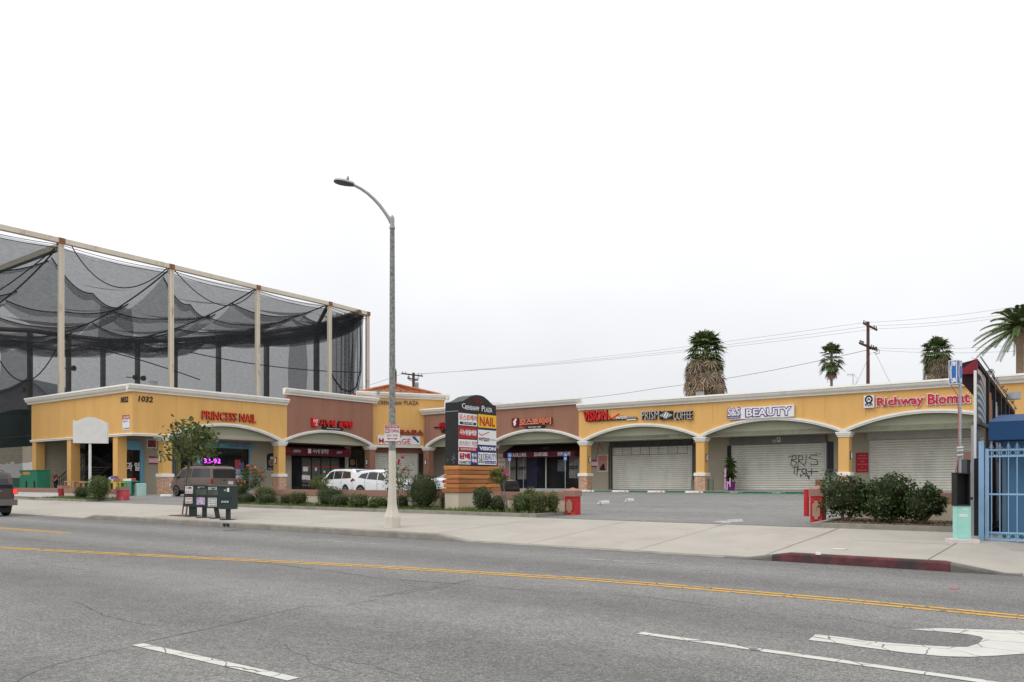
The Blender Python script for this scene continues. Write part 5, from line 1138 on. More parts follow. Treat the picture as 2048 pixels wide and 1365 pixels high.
# right planter wall and stepped pier
lowwall(-6.9, -2.55, 25.1, 'cream low wall with brown cap behind the three dark shrubs', top=zz(986.5, onY(1890, 25.1)[1]))
xa, xb = onY(1931, 25.0)[0], onY(1957, 25.0)[0]; zt = zz(904, onY(1940, 25)[1])
t = thing('wall_pier', 'tall cream wall stub with brown top beside the blue gate', 'wall', (xa, 25, G(xa, 25)), None)
mb = MB(); mb.box(xa, xb+.5, 24.86, 25.16, G(xa, 25)-.1, zt-.28); mk(mb, 'wall_body', m_plast, t); mb = MB(); mb.box(xa-.03, xb+.5, 24.83, 25.19, zt-.28, zt); mk(mb, 'wall_cap', m_cap, t)
# ---- pay phone pedestal
fx_, fy_, fZ = gp(1923, 1085); fz0 = G(fx_, fy_); frP = FR((fx_, fy_, 0), (cos(.45), sin(.45), 0), (sin(.45), -cos(.45), 0)); kp = fZ/F
t = thing('pay_phone_stand', 'empty black and turquoise pay phone pedestal with a blue phone sign on its pole', 'pay phone', (fx_, fy_, fz0))
Zp = lambda py: zz(py, fZ); Up = lambda px: (px-1923)*kp
mb = MB(); fbox(mb, frP, Up(1898), Up(1949), fz0-.05, Zp(1078), -.2, .25); mk(mb, 'concrete_foot', M('pinkish_white', (.62, .56, .53), .8, .1, 4), t)
mb = MB(); fbox(mb, frP, Up(1910.5), Up(1936.5), Zp(1078), Zp(1012), -.13, .13); cb = mk(mb, 'lower_cabinet', M('turquoise_paint', (.34, .66, .58), .6, .08, 4, dirt=(.42, .42, .38), dscale=3, dlo=.66, dhi=.70), t)
mb = MB(); fbox(mb, frP, Up(1913), Up(1934), Zp(1075), Zp(1016), .131, .138); mk(mb, 'door_panel', M('turquoise_paint', (.34, .66, .58)), cb)
mb = MB(); fbox(mb, frP, Up(1915), Up(1930), Zp(1034), Zp(1028), .139, .142); fbox(mb, frP, Up(1922), Up(1930), Zp(1019.5), Zp(1017), .139, .142); mk(mb, 'torn_sticker', m_wworn, cb)
mb = MB(); a, b, c, d_ = Up(1908.5), Up(1935), Zp(1012), Zp(946)
fbox(mb, frP, a, a+.025, c, d_, -.14, .16); fbox(mb, frP, b-.025, b, c, d_, -.14, .16); fbox(mb, frP, a, b, d_-.025, d_, -.14, .16); fbox(mb, frP, a+.025, b-.025, c, d_-.025, -.14, -.10); fbox(mb, frP, a+.025, b-.025, c, c+.03, -.1, .15); mk(mb, 'phone_shell', m_black, t)
pp = frP.p(Up(1921), 0, -.02)
mb = MB(); mb.tube([(pp[0], pp[1], Zp(946)), (pp[0], pp[1], Zp(770))], .030, 10); mk(mb, 'sign_pole', m_galv, t, True)
mb = MB(); mb.tube([frP.p(Up(1904), Zp(770), .0), frP.p(Up(1908), Zp(780), .02), frP.p(Up(1915), Zp(790), .03), frP.p(Up(1916.5), Zp(830), .03), frP.p(Up(1916.5), Zp(915), .03), frP.p(Up(1913), Zp(935), .03), frP.p(Up(1910), Zp(945), .03)], .010, 6); mk(mb, 'red_conduit', M('red_conduit', (.40, .10, .09), .7), t, True)
mb = MB()
for py in (897, 903, 912): mb.tube([frP.p(Up(1914), Zp(py), .02), frP.p(Up(1925), Zp(py-1), .03)], .035, 6)
mk(mb, 'conduit_clamp', m_galv, t)
# four sided lit box (left face and right face seen)
fr1 = FR((pp[0], pp[1], 0), (cos(1.15), sin(1.15), 0), (sin(1.15), -cos(1.15), 0))
q = .255; za, zb_ = Zp(769), Zp(721)
ang = .45-.55
def bx4(h, lo, hi, mat, nm, par):
    mb = MB(); mb.T = Matrix.Translation((pp[0]-.085, pp[1]-.03, 0)) @ Matrix.Rotation(ang, 4, 'Z'); mb.box(-h, h, -h*.62, h*.62, lo, hi); return mk(mb, nm, mat, par)
ang = 1.35
ph = bx4(.135, za, zb_, m_wworn, 'phone_sign_box', t)
RT = Matrix.Translation((pp[0]-.085, pp[1]-.03, 0)) @ Matrix.Rotation(ang, 4, 'Z')
def fside(i):  # frames on the box faces
    if i == 0: o = RT @ Vector((-.135, 0, 0)); n_ = RT.to_3x3() @ Vector((-1, 0, 0)); hw = .135*.62
    else: o = RT @ Vector((0, -.135*.62, 0)); n_ = RT.to_3x3() @ Vector((0, -1, 0)); hw = .135
    u_ = Vector((-n_.y, n_.x, 0)); return FR(o, u_, n_), hw
for i in (0, 1):
    f_, hw = fside(i)
    mb = MB(); fbox(mb, f_, -hw+.018, hw-.018, za+.02, zb_-.02, .001, .006); mk(mb, 'blue_face', M('phone_blue', (.02, .14, .50), .35), ph)
    mb = MB(); m_ = (za+zb_)/2; r_ = (zb_-za)*.36; sc = hw/.165
    arc = [(-.055*sc+(.09*sc)*(1-cos(a))-.02*sc, m_+r_*sin(a)) for a in [(-80+160*k/10)*pi/180 for k in range(11)]]
    stroke(mb, f_, arc, .05*max(sc, .7), .007, .006); stroke(mb, f_, [arc[0], (arc[0][0]+.07*sc, arc[0][1]+.01)], .085, .007, .006); stroke(mb, f_, [arc[-1], (arc[-1][0]+.07*sc, arc[-1][1]-.01)], .085, .007, .006); mk(mb, 'handset_symbol', m_wworn, ph)
# pvc pipes lying behind the phone
mb = MB(); a = gp(1936, 1064); b = gp(1957, 1060); c2 = gp(1936, 1071); d2 = gp(1956, 1066)
mb.tube([(a[0], a[1], G(a[0], a[1])+.12), (b[0], b[1], G(b[0], b[1])+.12)], .022, 8); mk(mb, 'plastic_pipe', m_white, label='upper white plastic pipe lying beside the pay phone foot', cat='pipe', group='white pipes beside the pay phone')
mb = MB(); mb.tube([(c2[0], c2[1], G(c2[0], c2[1])+.08), (d2[0], d2[1], G(d2[0], d2[1])+.08)], .022, 8); mk(mb, 'plastic_pipe', m_white, label='lower white plastic pipe lying beside the pay phone foot', cat='pipe', group='white pipes beside the pay phone')
# ---- accessible parking signs
for px, pyt, pyb, lab in ((1019, 906, 985, 'blue accessible parking sign in front of the salon window, left one'), (1130.5, 904.5, 982, 'blue accessible parking sign in front of the salon door pillar, right one')):
    x, Z = onY(px, YF-1.0); z0 = G(x, YF-1); t = thing('parking_sign', lab, 'sign', (x, YF-1, z0), 'blue accessible parking signs'); fr = FR((x, YF-1, 0), (c_, s_, 0), (s_, -c_, 0)); k = Z/F
    zt = zz(pyt, Z); mb = MB(); mb.tube([(x, YF-1, z0-.1), (x, YF-1, zt)], .03, 8); mk(mb, 'post', m_galv, t)
    m_hb = M('accessible_blue', (.03, .16, .50), .5)
    mb = MB(); fbox(mb, fr, -3.7*k, 3.7*k, zt-9*k, zt, .035, .045); pb = mk(mb, 'plate', m_hb, t); mb = MB(); fbox(mb, fr, -3.2*k, 3.2*k, zt-17*k, zt-9.8*k, .035, .045); pc = mk(mb, 'lower_plate', m_hb, t)
    mb = MB(); c0 = zt-5*k; ring = [(1.6*k*cos(a)-.2*k, c0-1.2*k+1.7*k*sin(a)) for a in [(120+i*25)*pi/180 for i in range(11)]]; stroke(mb, fr, ring, .7*k, .046, .004); stroke(mb, fr, [(-.4*k, c0+2.6*k), (-.3*k, c0+.2*k), (1.6*k, c0), (2.2*k, c0-2.2*k)], .9*k, .046, .004); mk(mb, 'wheelchair_symbol', m_white, pb)
    mb = MB()
    for i in range(3): fbox(mb, fr, -2.4*k, 2.4*k, zt-(12+i*1.9)*k, zt-(11.2+i*1.9)*k, .046, .05)
    mk(mb, 'plate_print', m_white, pc)
# ---- wheel stops
def wstop(cx, cy, L_, rot, lab, mat, grp='concrete wheel stops'):
    z0 = G(cx, cy)+.006; mb = MB(); mb.T = Matrix.Translation((cx, cy, z0)) @ Matrix.Rotation(rot, 4, 'Z'); a = L_/2
    prof = [(-.10, 0), (-.085, .07), (-.05, .13), (.05, .13), (.085, .07), (.10, 0)]; vs = [(-a+(.05 if z > .1 else 0), y, z) for y, z in prof]+[(a-(.05 if z > .1 else 0), y, z) for y, z in prof]; k = 6
    mb.add(vs, [(i, i+1, k+i+1, k+i) for i in range(5)]+[(0, 5, 4, 3, 2, 1), (6, 7, 8, 9, 10, 11), (0, 6, 11, 5)]); o = mk(mb, 'wheel_stop', mat, label=lab, cat='wheel stop', group=grp); fixn(o); return o
m_ws = M('chipped_white_paint', (.70, .69, .66), .85, .1, 5, dirt=(.35, .33, .3), dscale=3, dlo=.52, dhi=.64)
for px0, px1, lab in ((1158, 1188, 'white wheel stop at the foot of the pillar right of the salon'), (1225, 1257, 'white wheel stop under the left edge of the first shutter'), (1296, 1329.5, 'white wheel stop under the middle of the first shutter'), (1371, 1406, 'white wheel stop just left of the pillar between the first two shutters')):
    a, b = onY(px0, YF-.7)[0], onY(px1, YF-.7)[0]; wstop((a+b)/2, YF-.7, b-a, 0, lab, m_ws)
for px0, px1, lab in ((1450, 1487, 'green wheel stop below the ribboned potted plant'), (1535, 1573, 'green wheel stop below the middle of the graffitied shutter')):
    a, b = onY(px0, YF-.8)[0], onY(px1, YF-.8)[0]; o = wstop((a+b)/2, YF-.8, b-a, 0, lab, m_green)
    mb = MB(); fr = FR(((a+b)/2, YF-.895, 0), (1, 0, 0), (0, -1, 0)); z0 = G(a, YF-.8); text(mb, fr, 'VISITOR' if px0 < 1500 else '10 MIN', -.28, .28, z0+.03, z0+.10, .004, .004, .01); mk(mb, 'painted_lettering', m_white, o)
a = gp(1194, 1011); b = gp(1220, 1006); wstop((a[0]+b[0])/2, (a[1]+b[1])/2, 2.0, atan2(b[1]-a[1], b[0]-a[0]), 'loose white wheel stop in the open lot, nearer the red pylon', m_ws)
a = gp(1246, 1006); b = gp(1271, 1001); wstop((a[0]+b[0])/2, (a[1]+b[1])/2, 2.0, atan2(b[1]-a[1], b[0]-a[0]), 'loose white wheel stop in the open lot, farther right', m_ws)
a = gp(322, 994); b = gp(346, 993); wstop((a[0]+b[0])/2, (a[1]+b[1])/2, 1.0, .3, 'weathered wheel stop in front of the brown van', m_ws)
# ---- bins, boxes, potted plant in the covered walk
def onwalk(px, dy=.5): x = onY(px, YF+dy)[0]; return x, YF+dy, WKR
x, y, z = onwalk(1421, .6); mb = MB(); k = 58/F; mb.lathe([(.22, z), (.24, z+.05), (.24, z+.78), (.26, z+.80), (.26, z+.84), (.2, z+.86)], x, y, 20); mk(mb, 'trash_can', M('sage_green', (.20, .23, .18), .6), label='round sage green bin beside the second stone pillar', cat='trash can', smooth=True)
x, y, z = onwalk(1387, 1.9); mb = MB(); mb.lathe([(.2, z), (.2, z+.8), (.22, z+.84)], x, y, 16); mk(mb, 'trash_can', M('sage_green', (.20, .23, .18), .6), label='narrow sage green bin left of the second stone pillar', cat='trash can', smooth=True)
x, y, z = onwalk(1665, .3); t = thing('litter_bin', 'square sage green bin with dark hooded top beside the third pillar', 'trash can', (x, y, z))
zb1 = sz(952, 1664); mb = MB(); mb.bbox(x-.38, x+.38, y-.38, y+.38, z-.02, zb1-.0, .03); mk(mb, 'bin_body', M('sage_green', (.20, .23, .18), .6), t)
mb = MB(); mb.bbox(x-.42, x+.42, y-.42, y+.42, zb1, zb1+.18, .03); mb.tube([(x-.36, y-.3, zb1+.18), (x-.36, y-.3, zb1+.38), (x+.36, y-.3, zb1+.38), (x+.36, y-.3, zb1+.18)], .03, 6); mk(mb, 'bin_hood', m_greybox, t)
for i, (px, dz, w_, h_, c_l, lab) in enumerate(((1644, .0, .55, .28, (.10, .05, .03), 'flattened dark brown carton, lowest of the pile by the bin'), (1646, .29, .42, .52, (.24, .14, .08), 'brown cardboard carton on top of the pile by the bin'))):
    x, y, z = onwalk(px, .9); mb = MB(); mb.bbox(x-w_, x+w_, y-.3, y+.3, z+dz, z+dz+h_, .01); mb.box(x-w_-.03, x+w_*.3, y-.34, y-.1, z+dz+h_*.6, z+dz+h_*.64); mk(mb, 'cardboard_box', M('carton_%d' % i, c_l, .9, .15, 3), label=lab, cat='box', group='cartons by the bin')
x, y, z = onwalk(1461, 1.4); t = thing('potted_plant', 'potted palm with purple wrapped pot and pink ribbon before the graffitied shutter', 'plant', (x, y, z))
mb = MB(); mb.lathe([(.28, z), (.32, z+.1), (.36, z+.55), (.42, z+.66)], x, y, 12); mk(mb, 'wrapped_pot', M('purple_foil', (.16, .02, .18), .3, .4, 5), t)
mb = MB()
for i in range(5): a = i*1.3; mb.tube([(x+.05*cos(a), y+.05*sin(a), z+.6), (x+.12*cos(a), y+.12*sin(a), z+1.5), (x+.2*cos(a), y+.2*sin(a), z+2.1)], [.03, .025, .012], 5)
mk(mb, 'stem', m_leafo, t)
mb = MB()
for i in range(210):
    a = random.random()*6.28; el = random.uniform(-.5, 1.3); h = random.uniform(.9, 2.3); l = random.uniform(.3, .65); d3 = Vector((cos(a)*cos(el), sin(a)*cos(el), sin(el))); o_ = Vector((x, y, z+h)); s3 = Vector((-sin(a), cos(a), 0))*.035
    m3 = o_+d3*l*.6; e3 = o_+d3*l-Vector((0, 0, .15)); mb.add([tuple(o_-s3*.3), tuple(o_+s3*.3), tuple(m3+s3), tuple(e3), tuple(m3-s3)], [(0, 1, 2, 3, 4)])
mk(mb, 'foliage', m_leafd, t)
mb = MB()
for (dx, zc_) in ((-.12, .35), (.1, .6), (-.25, 1.3)): fbox(mb, frS, 0, 0, 0, 0, 0, 0) if 0 else mb.box(x+dx, x+dx+.09, y-.44, y-.42, z+zc_-.3, z+zc_+.35)
mb.box(x-.33, x-.22, y-.36, y-.34, z+.1, z+1.6); mb.prism([(x-.1, y-.45, z+.55), (x+.15, y-.45, z+.75), (x+.2, y-.45, z+.45)], (0, .02, 0)); mk(mb, 'ribbon', M('pink_ribbon', (.62, .38, .55), .5), t)
# ---- flood lights on the parapets
def flood(x, y, z, fdir, lab):
    t = thing('floodlight', lab, 'floodlight', (x, y, z), 'roof floodlights'); f_ = Vector(fdir).normalized(); mb = MB(); mb.T = Matrix.Translation((x, y, z+.22)) @ Matrix.Rotation(atan2(f_.y, f_.x), 4, 'Z') @ Matrix.Rotation(.3, 4, 'Y')
    mb.add([(-.12, -.2, -.12), (-.12, .2, -.12), (-.12, .2, .12), (-.12, -.2, .12), (.2, -.3, -.2), (.2, .3, -.2), (.2, .3, .2), (.2, -.3, .2)], [(3, 2, 1, 0), (4, 5, 6, 7), (0, 1, 5, 4), (1, 2, 6, 5), (2, 3, 7, 6), (3, 0, 4, 7)]); mk(mb, 'lamp_head', m_grey, t)
    mb = MB(); mb.tube([(x, y, z-.05), (x, y, z+.2)], .03, 6); mk(mb, 'bracket', m_grey, t)
y = onX(303, XF)[0]; flood(XF+.1, y, zLy, (1, -.3, 0), 'grey floodlight on the cornice above the corner pillar')
q = at(754, 76.4); flood(q[0], q[1], zz(789, 76.4), (.6, -1, 0), 'grey floodlight on the cornice left of the tower')
x = onY(1399, YF)[0]; flood(x, YF+.2, zRy, (0, -1, 0), 'grey floodlight on the cornice below the shaggy palm')
x = onY(1975, YF)[0]; flood(x, YF+.2, zRy, (0, -1, 0), 'grey floodlight on the cornice behind the slanted canopy')
# roof aerial
x, Z = onY(1706, 62); zb2 = zz(770, Z); mb = MB(); mb.tube([(x, 62, zRy-1), (x, 62, zz(748, Z))], .025, 6); a = Vector((x, 62, zz(750, Z))); mb.tube([a-ud*.45, a+ud*.1], .018, 5)
for k in range(4): b = a-ud*(.42-k*.12); mb.tube([b-Vector((.0, 0, .12)), b+Vector((0, 0, .12))], .01, 4)
mb.tube([a+ud*.05, a+ud*.3-Vector((0, 0, .25)), a+ud*.2-Vector((0, 0, .6)), a-Vector((0, 0, .95))], .012, 4); mk(mb, 'tv_aerial', m_grey, label='thin television aerial on the roof left of the tall utility pole', cat='aerial')
# ============================================================ RIGHT NEIGHBOUR
gY = 20.33; gx0 = onY(1958, gY)[0]; gZ = onY(1958, gY)[1]
frG = FR((0, gY, 0), (1, 0, 0), (0, -1, 0)); gz0 = G(gx0, gY)
def gzv(py, px=2000): return zz(py, onY(px, gY)[1])
gx1 = gx0+3.6
t = thing('iron_gate', 'light blue iron gate with spear tips and ring borders at the right edge', 'gate', ((gx0+gx1)/2, gY, gz0))
zt1, zt0 = gzv(900, 2000), gzv(913, 2000); zb0, zb1 = gzv(1066, 2000), gzv(1080, 2000)
mb = MB(); fbox(mb, frG, gx0, gx0+.10, gz0-.02, gzv(883, 1965), -.06, .06); mk(mb, 'gate_post', m_gate, t)
mb = MB(); fbox(mb, frG, gx0+.12, gx0+.19, gz0+.03, gzv(898, 1975), -.03, .03)
for z in (zt1, zt0, zb0, zb1, gzv(989, 2000)): fbox(mb, frG, gx0+.19, gx1, z-.018, z+.018, -.015, .015)
mk(mb, 'gate_frame', m_gate, t)
nb = 22
for i in range(nb):
    x = gx0+.235+i*.158
    if x > gx1: break
    mb = MB(); mb.tube([frG.p(x, zb1-.05, 0), frG.p(x, gzv(893, 2000), 0)], .011, 6)
    zt = gzv(893, 2000); mb.prism([frG.p(x-.028, zt, -.005), frG.p(x, zt-.03, -.005), frG.p(x+.028, zt, -.005), frG.p(x, zt+.10, -.005)], tuple(frG.n*.01)); mb.tube([frG.p(x-.045, zt-.02, 0), frG.p(x, zt-.045, 0), frG.p(x+.045, zt-.02, 0)], .008, 5); mk(mb, 'gate_bar', m_gate, t)
    for z0, z1 in ((zt1, zt0), (zb0, zb1)):
        c0 = (z0+z1)/2; r_ = abs(z1-z0)/2-.018; mb = MB(); cx0 = x+.079; mb.tube([frG.p(cx0+r_*cos(a), c0+r_*sin(a), 0) for a in [j*pi/8 for j in range(17)]], .009, 5, cap=False); mk(mb, 'gate_ring', m_gate, t)
# blue backing wall and awning
t = thing('neighbour_building', 'low building with blue walls and blue awning behind the light blue gate', 'building', (gx0+3, gY+2, gz0))
mb = MB(); mb.box(gx0+.35, gx0+9, gY+.75, gY+.95, gz0-.1, gzv(880, 2000)+.2); mb.box(gx0+.35, gx0+.55, gY+.95, gY+14, gz0-.1, 3.0); mk(mb, 'wall', M('blue_wall', (.10, .22, .38), .7, .10, .6), t)
mb = MB(); fbox(mb, frG, gx0+.36, gx0+.44, gz0, gzv(890), -.75, -.70); mk(mb, 'wall_edge', M('dull_blue', (.12, .20, .28), .8), t)
az0, az1, az2 = gzv(881, 1990), zz(846, 17.9), zz(832, onY(1977, gY)[1]); u0 = onY(1977, gY-.15)[0]; 
mb = MB(); vs = []
for u in (u0, gx0+9):
    for c, z in ((.15, az0), (.15, az1), (-1.6, az1+.26), (-1.6, az0)): vs.append(frG.p(u, z, c))
mb.add(vs, [(0, 1, 2, 3), (7, 6, 5, 4), (0, 4, 5, 1), (1, 5, 6, 2), (2, 6, 7, 3), (3, 7, 4, 0)]); fixn(mk(mb, 'awning', M('blue_awning', (.010, .05, .14), .7, .06, .8), t))
# slanted canopy structure with rainbow ribs
cX = -2.92
def CY(px): return onX(px, cX)[0]
def CZ(py, px): return zz(py, onX(px, cX)[1])
t = thing('slanted_canopy', 'dilapidated slanted canopy with dark red hood and rainbow ribs beside the blue awning', 'canopy', (cX, CY(1957), gz0))
frC = FR((cX, 0, 0), (0, 1, 0), (1, 0, 0))
mb = MB(); a = CY(1951.5); mb.T = None
fp = lambda px, py, dx=0, dy=0: (lambda Z: (at(px, Z)[0], at(px, Z)[1], zz(py, Z)))(onX(1955, cX)[1]+dy)
Zc = onX(1955, cX)[1]
f1 = [fp(1922, 738.5), fp(1954.5, 718), fp(1955, 748), fp(1922, 749)]; mb.prism(f1, tuple(Vector((0, .06, 0)))); mk(mb, 'red_hood', M('hood_red', (.24, .018, .03), .5, .1), t)
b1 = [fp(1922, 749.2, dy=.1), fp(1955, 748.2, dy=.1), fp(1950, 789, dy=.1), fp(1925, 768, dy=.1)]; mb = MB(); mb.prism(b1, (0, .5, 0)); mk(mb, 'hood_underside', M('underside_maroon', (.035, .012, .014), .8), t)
mb = MB(); n = 16; P0 = Vector(fp(1955, 718)); P1 = Vector((cX, CY(2030), CZ(822, 2030)))
vs = []
for i in range(n+1):
    p = P0.lerp(P1, i/n); wd = -.55; vs += [tuple(p), tuple(p+Vector((wd, 0, -.12))), tuple(p+Vector((wd, 0, -.20))), tuple(p+Vector((0, 0, -.10)))]
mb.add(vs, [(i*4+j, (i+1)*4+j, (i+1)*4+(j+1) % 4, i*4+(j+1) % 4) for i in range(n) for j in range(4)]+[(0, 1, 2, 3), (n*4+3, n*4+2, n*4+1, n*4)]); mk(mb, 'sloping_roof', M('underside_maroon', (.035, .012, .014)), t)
mb = MB(); mb.tube([P0+Vector((.05, 0, .06)), P0.lerp(P1, .35)+Vector((.05, 0, .05))], .02, 6); mb.tube([P0.lerp(P1, .35)+Vector((.05, 0, .05)), P1+Vector((.05, 0, .05))], .02, 6); mb.tube([fp(1943, 715), fp(1949, 718), fp(1953, 714)], .012, 5); mk(mb, 'roof_conduit', m_wworn, t)
wa = CY(1953)
mb = MB(); fbox(mb, frC, wa-.04, wa+.04, CZ(917, 1951), CZ(740, 1951), -.05, .0); mk(mb, 'white_post', m_wworn, t)
mb = MB(); fbox(mb, frC, CY(1956), CY(1956)+.12, gz0-.05, CZ(917, 1957), -.08, .02); mk(mb, 'black_post', m_black, t)
mb = MB(); fbox(mb, frC, CY(1944), CY(1951), CZ(995, 1950), CZ(920, 1950), -.30, -.10); fbox(mb, frC, CY(1942), CY(1952), CZ(1000, 1950), CZ(995, 1950), -.34, -.06); mk(mb, 'meter_box', m_greybox, t)
mb = MB(); fbox(mb, frC, CY(1956), CY(1975.5), CZ(852, 1966), CZ(742, 1966), -.08, -.04); mk(mb, 'mural_board', M('mural_back', (.42, .36, .28), .8, .3, 2), t)
cols = [(.50, .50, .52), (.13, .045, .05), (.42, .40, .42), (.10, .04, .05), (.48, .50, .46), (.10, .15, .06), (.42, .47, .48), (.03, .08, .14), (.40, .46, .52), (.03, .07, .14), (.38, .44, .50), (.04, .09, .13), (.36, .42, .48)]
for i, cl in enumerate(cols):
    y0p = 738+i*7.6; hw = 5.5; mb = MB(); vs = []; n = 14
    if y0p > 838: break
    for j in range(n+1):
        a = pi/2*j/n; px = 1955.8+19.5*sin(a)*min(1, (1-.02*i)); 
        for dd in (0, hw): py = y0p+dd+(54-i*1.6)*(1-cos(a)); vs.append(frC.p(CY(px), CZ(min(py, 850), 1957+.5*(px-1957)), -.035+.004*i)); 
    k = len(vs); mb.add(vs, [(2*j, 2*j+1, 2*j+3, 2*j+2) for j in range(n)]); mk(mb, 'rainbow_rib', M('rib_%d' % i, cl, .6, .1, 4), t)
mb = MB(); fbox(mb, frC, CY(1956), CY(1976), CZ(853, 1966), CZ(846, 1966), -.1, .02); mk(mb, 'mural_sill', m_greybox, t)
mb = MB(); fbox(mb, frC, CY(1956), CY(1968), gz0, CZ(853, 1962), -.14, -.08); mk(mb, 'grey_board', M('weathered_grey_board', (.34, .34, .36), .8, .15, 2), t)
for px in (1976.5, 1989.5, 2001, 2010, 2017): mb = MB(); p = P0.lerp(P1, min(1, (CY(px)-P0.y)/(P1.y-P0.y))); mb.box(cX-.05, cX+.02, p.y-.035, p.y+.035, gz0, p.z-.1); mk(mb, 'canopy_post', m_black, t)
for px0, px1, pt, cl in ((1978, 1986, 780, (.22, .13, .09)), (1986, 1988.5, 785, (.45, .14, .03)), (1991, 1999.5, 800, (.42, .43, .46)), (2002.5, 2008, 812, (.36, .37, .40))): mb = MB(); fbox(mb, frC, CY(px0), CY(px1), gz0, CZ(pt, px0), -.10, -.06); mk(mb, 'infill_board', M('infill_%d' % px0, cl, .8, .2, 2), t)
mb = MB()
fbox(mb, frC, CY(2011), CY(2024), gz0, CZ(828, 2018), -.12, -.06); mk(mb, 'dark_infill', M('navy_tarp', (.02, .025, .05), .8), t)
x = cX; y = CY(2010); mb = MB(); mb.tube([(x+.2, y, CZ(800, 2010)), (x+.2, y, CZ(786, 2010))], .18, 12); mk(mb, 'vent_drum', m_galv, t, True)
mb = MB()
for k in range(26):
    s1 = .2+.8*k/26; p = P0.lerp(P1, s1); 
    if random.random() < .6: mb.tube([p+Vector((.03, 0, .0)), p+Vector((.03+random.uniform(0, .1), random.uniform(-.1, .1), random.uniform(.05, .14)))], .012, 4)
mk(mb, 'cable_brackets', m_black, t)
# ============================================================ VEGETATION
def bpx(px0, px1, yt, lab, Y=22.7, mat=None, q=4.0, leaf=.06, ry=None, name='clipped_bush', grp='clipped bushes in the middle planter', legs=.03, rough=.11, extra=None, n=None):
    pc = (px0+px1)/2; x, Z = onY(pc, Y); r = (px1-px0)/2*Z/F; z0 = G(x, Y)+.07; h = zz(yt, Z)-z0
    return shrub(name, lab, x, Y, r/1.03, h, mat, grp, q, leaf, n, z0, rough, True, 'bush', (ry or min(r, .5)), legs, extra)
gr = 'clipped bushes in the middle planter'
bpx(470, 494, 964, 'dark bush right behind the rightmost newspaper box', 23.0, m_leafd, 2.4, .06)
bpx(476, 512, 988, 'low flat-topped hedge block at the foot of the orange rose', 22.6, m_leafd)
bpx(512, 549, 974, 'tall yellowish bush just right of the orange rose', 23.1, m_leafo, 2.4, .06)
bpx(520, 551, 989, 'low hedge block in front of the yellowish bush', 22.6)
bpx(561, 582, 989, 'small dark clipped bush, left of a close pair', 22.7)
bpx(580, 613, 984, 'rounder clipped bush, right of a close pair', 22.7, m_leafo)
bpx(637, 684, 975.5, 'tall clipped bush in front of the white minivan', 22.9, m_leafd)
bpx(660, 698, 990, 'low clipped bush in front of the tall one by the minivan', 22.5)
bpx(698, 738, 988, 'boxy clipped bush in front of the white hatchback', 22.5, m_leaf, 3.6)
bpx(738, 776, 995, 'low boxy bush just left of the street lamp foot', 22.5, m_leaf, 3.6)
bpx(792, 817, 992, 'small bush between the lamp foot and the big round bush', 22.9)
bpx(815, 876, 948.6, 'largest round bush left of the directory sign', 22.75, m_leafd, 2.3, .05, .62)
bpx(882, 900, 991, 'bright bush pressed against the left side of the directory sign', 23.2)
bpx(944, 984, 973, 'upright ragged bush in front of the directory sign plinth', 22.6, m_leafd, 2.2, .06, rough=.14)
bpx(979, 1012, 993, 'low dark bush between the sign plinth and the leaning tree', 22.9, m_leafd)
bpx(1043, 1076, 976, 'yellowish bush peeping over the hedge left of the red pylon', 23.3, m_leafo, 2.2, .06, rough=.14)
bpx(1025, 1064, 989.7, 'bright boxy bush, left of three near the red pylon', 22.5, m_leaf, 4)
bpx(1060, 1096, 984, 'speckled bush, middle of three near the red pylon', 22.45, m_leafo, 3, .06, rough=.12)
bpx(1093, 1117, 983, 'narrow bush touching the wall beside the red pylon', 22.9, m_leafo, 2.6, .06)
bpx(174, 220, 952, 'round green bush at the foot of the blank white sign', 22.5, m_leaf, 2.3, .06, .6, grp='bushes in the left planter')
bpx(150, 178, 973, 'small dark bush left of the round one under the blank sign', 22.6, m_leafd, 2.2, .07, grp='bushes in the left planter')
def flowers(t, pts, mat, r=.06):
    mb = MB()
    for p in pts:
        P = np.array(p)+np.random.normal(size=(9, 3))*r*.35; leaves(mb, P, r*1.3, .9)
    mk(mb, 'flowers', mat, t)
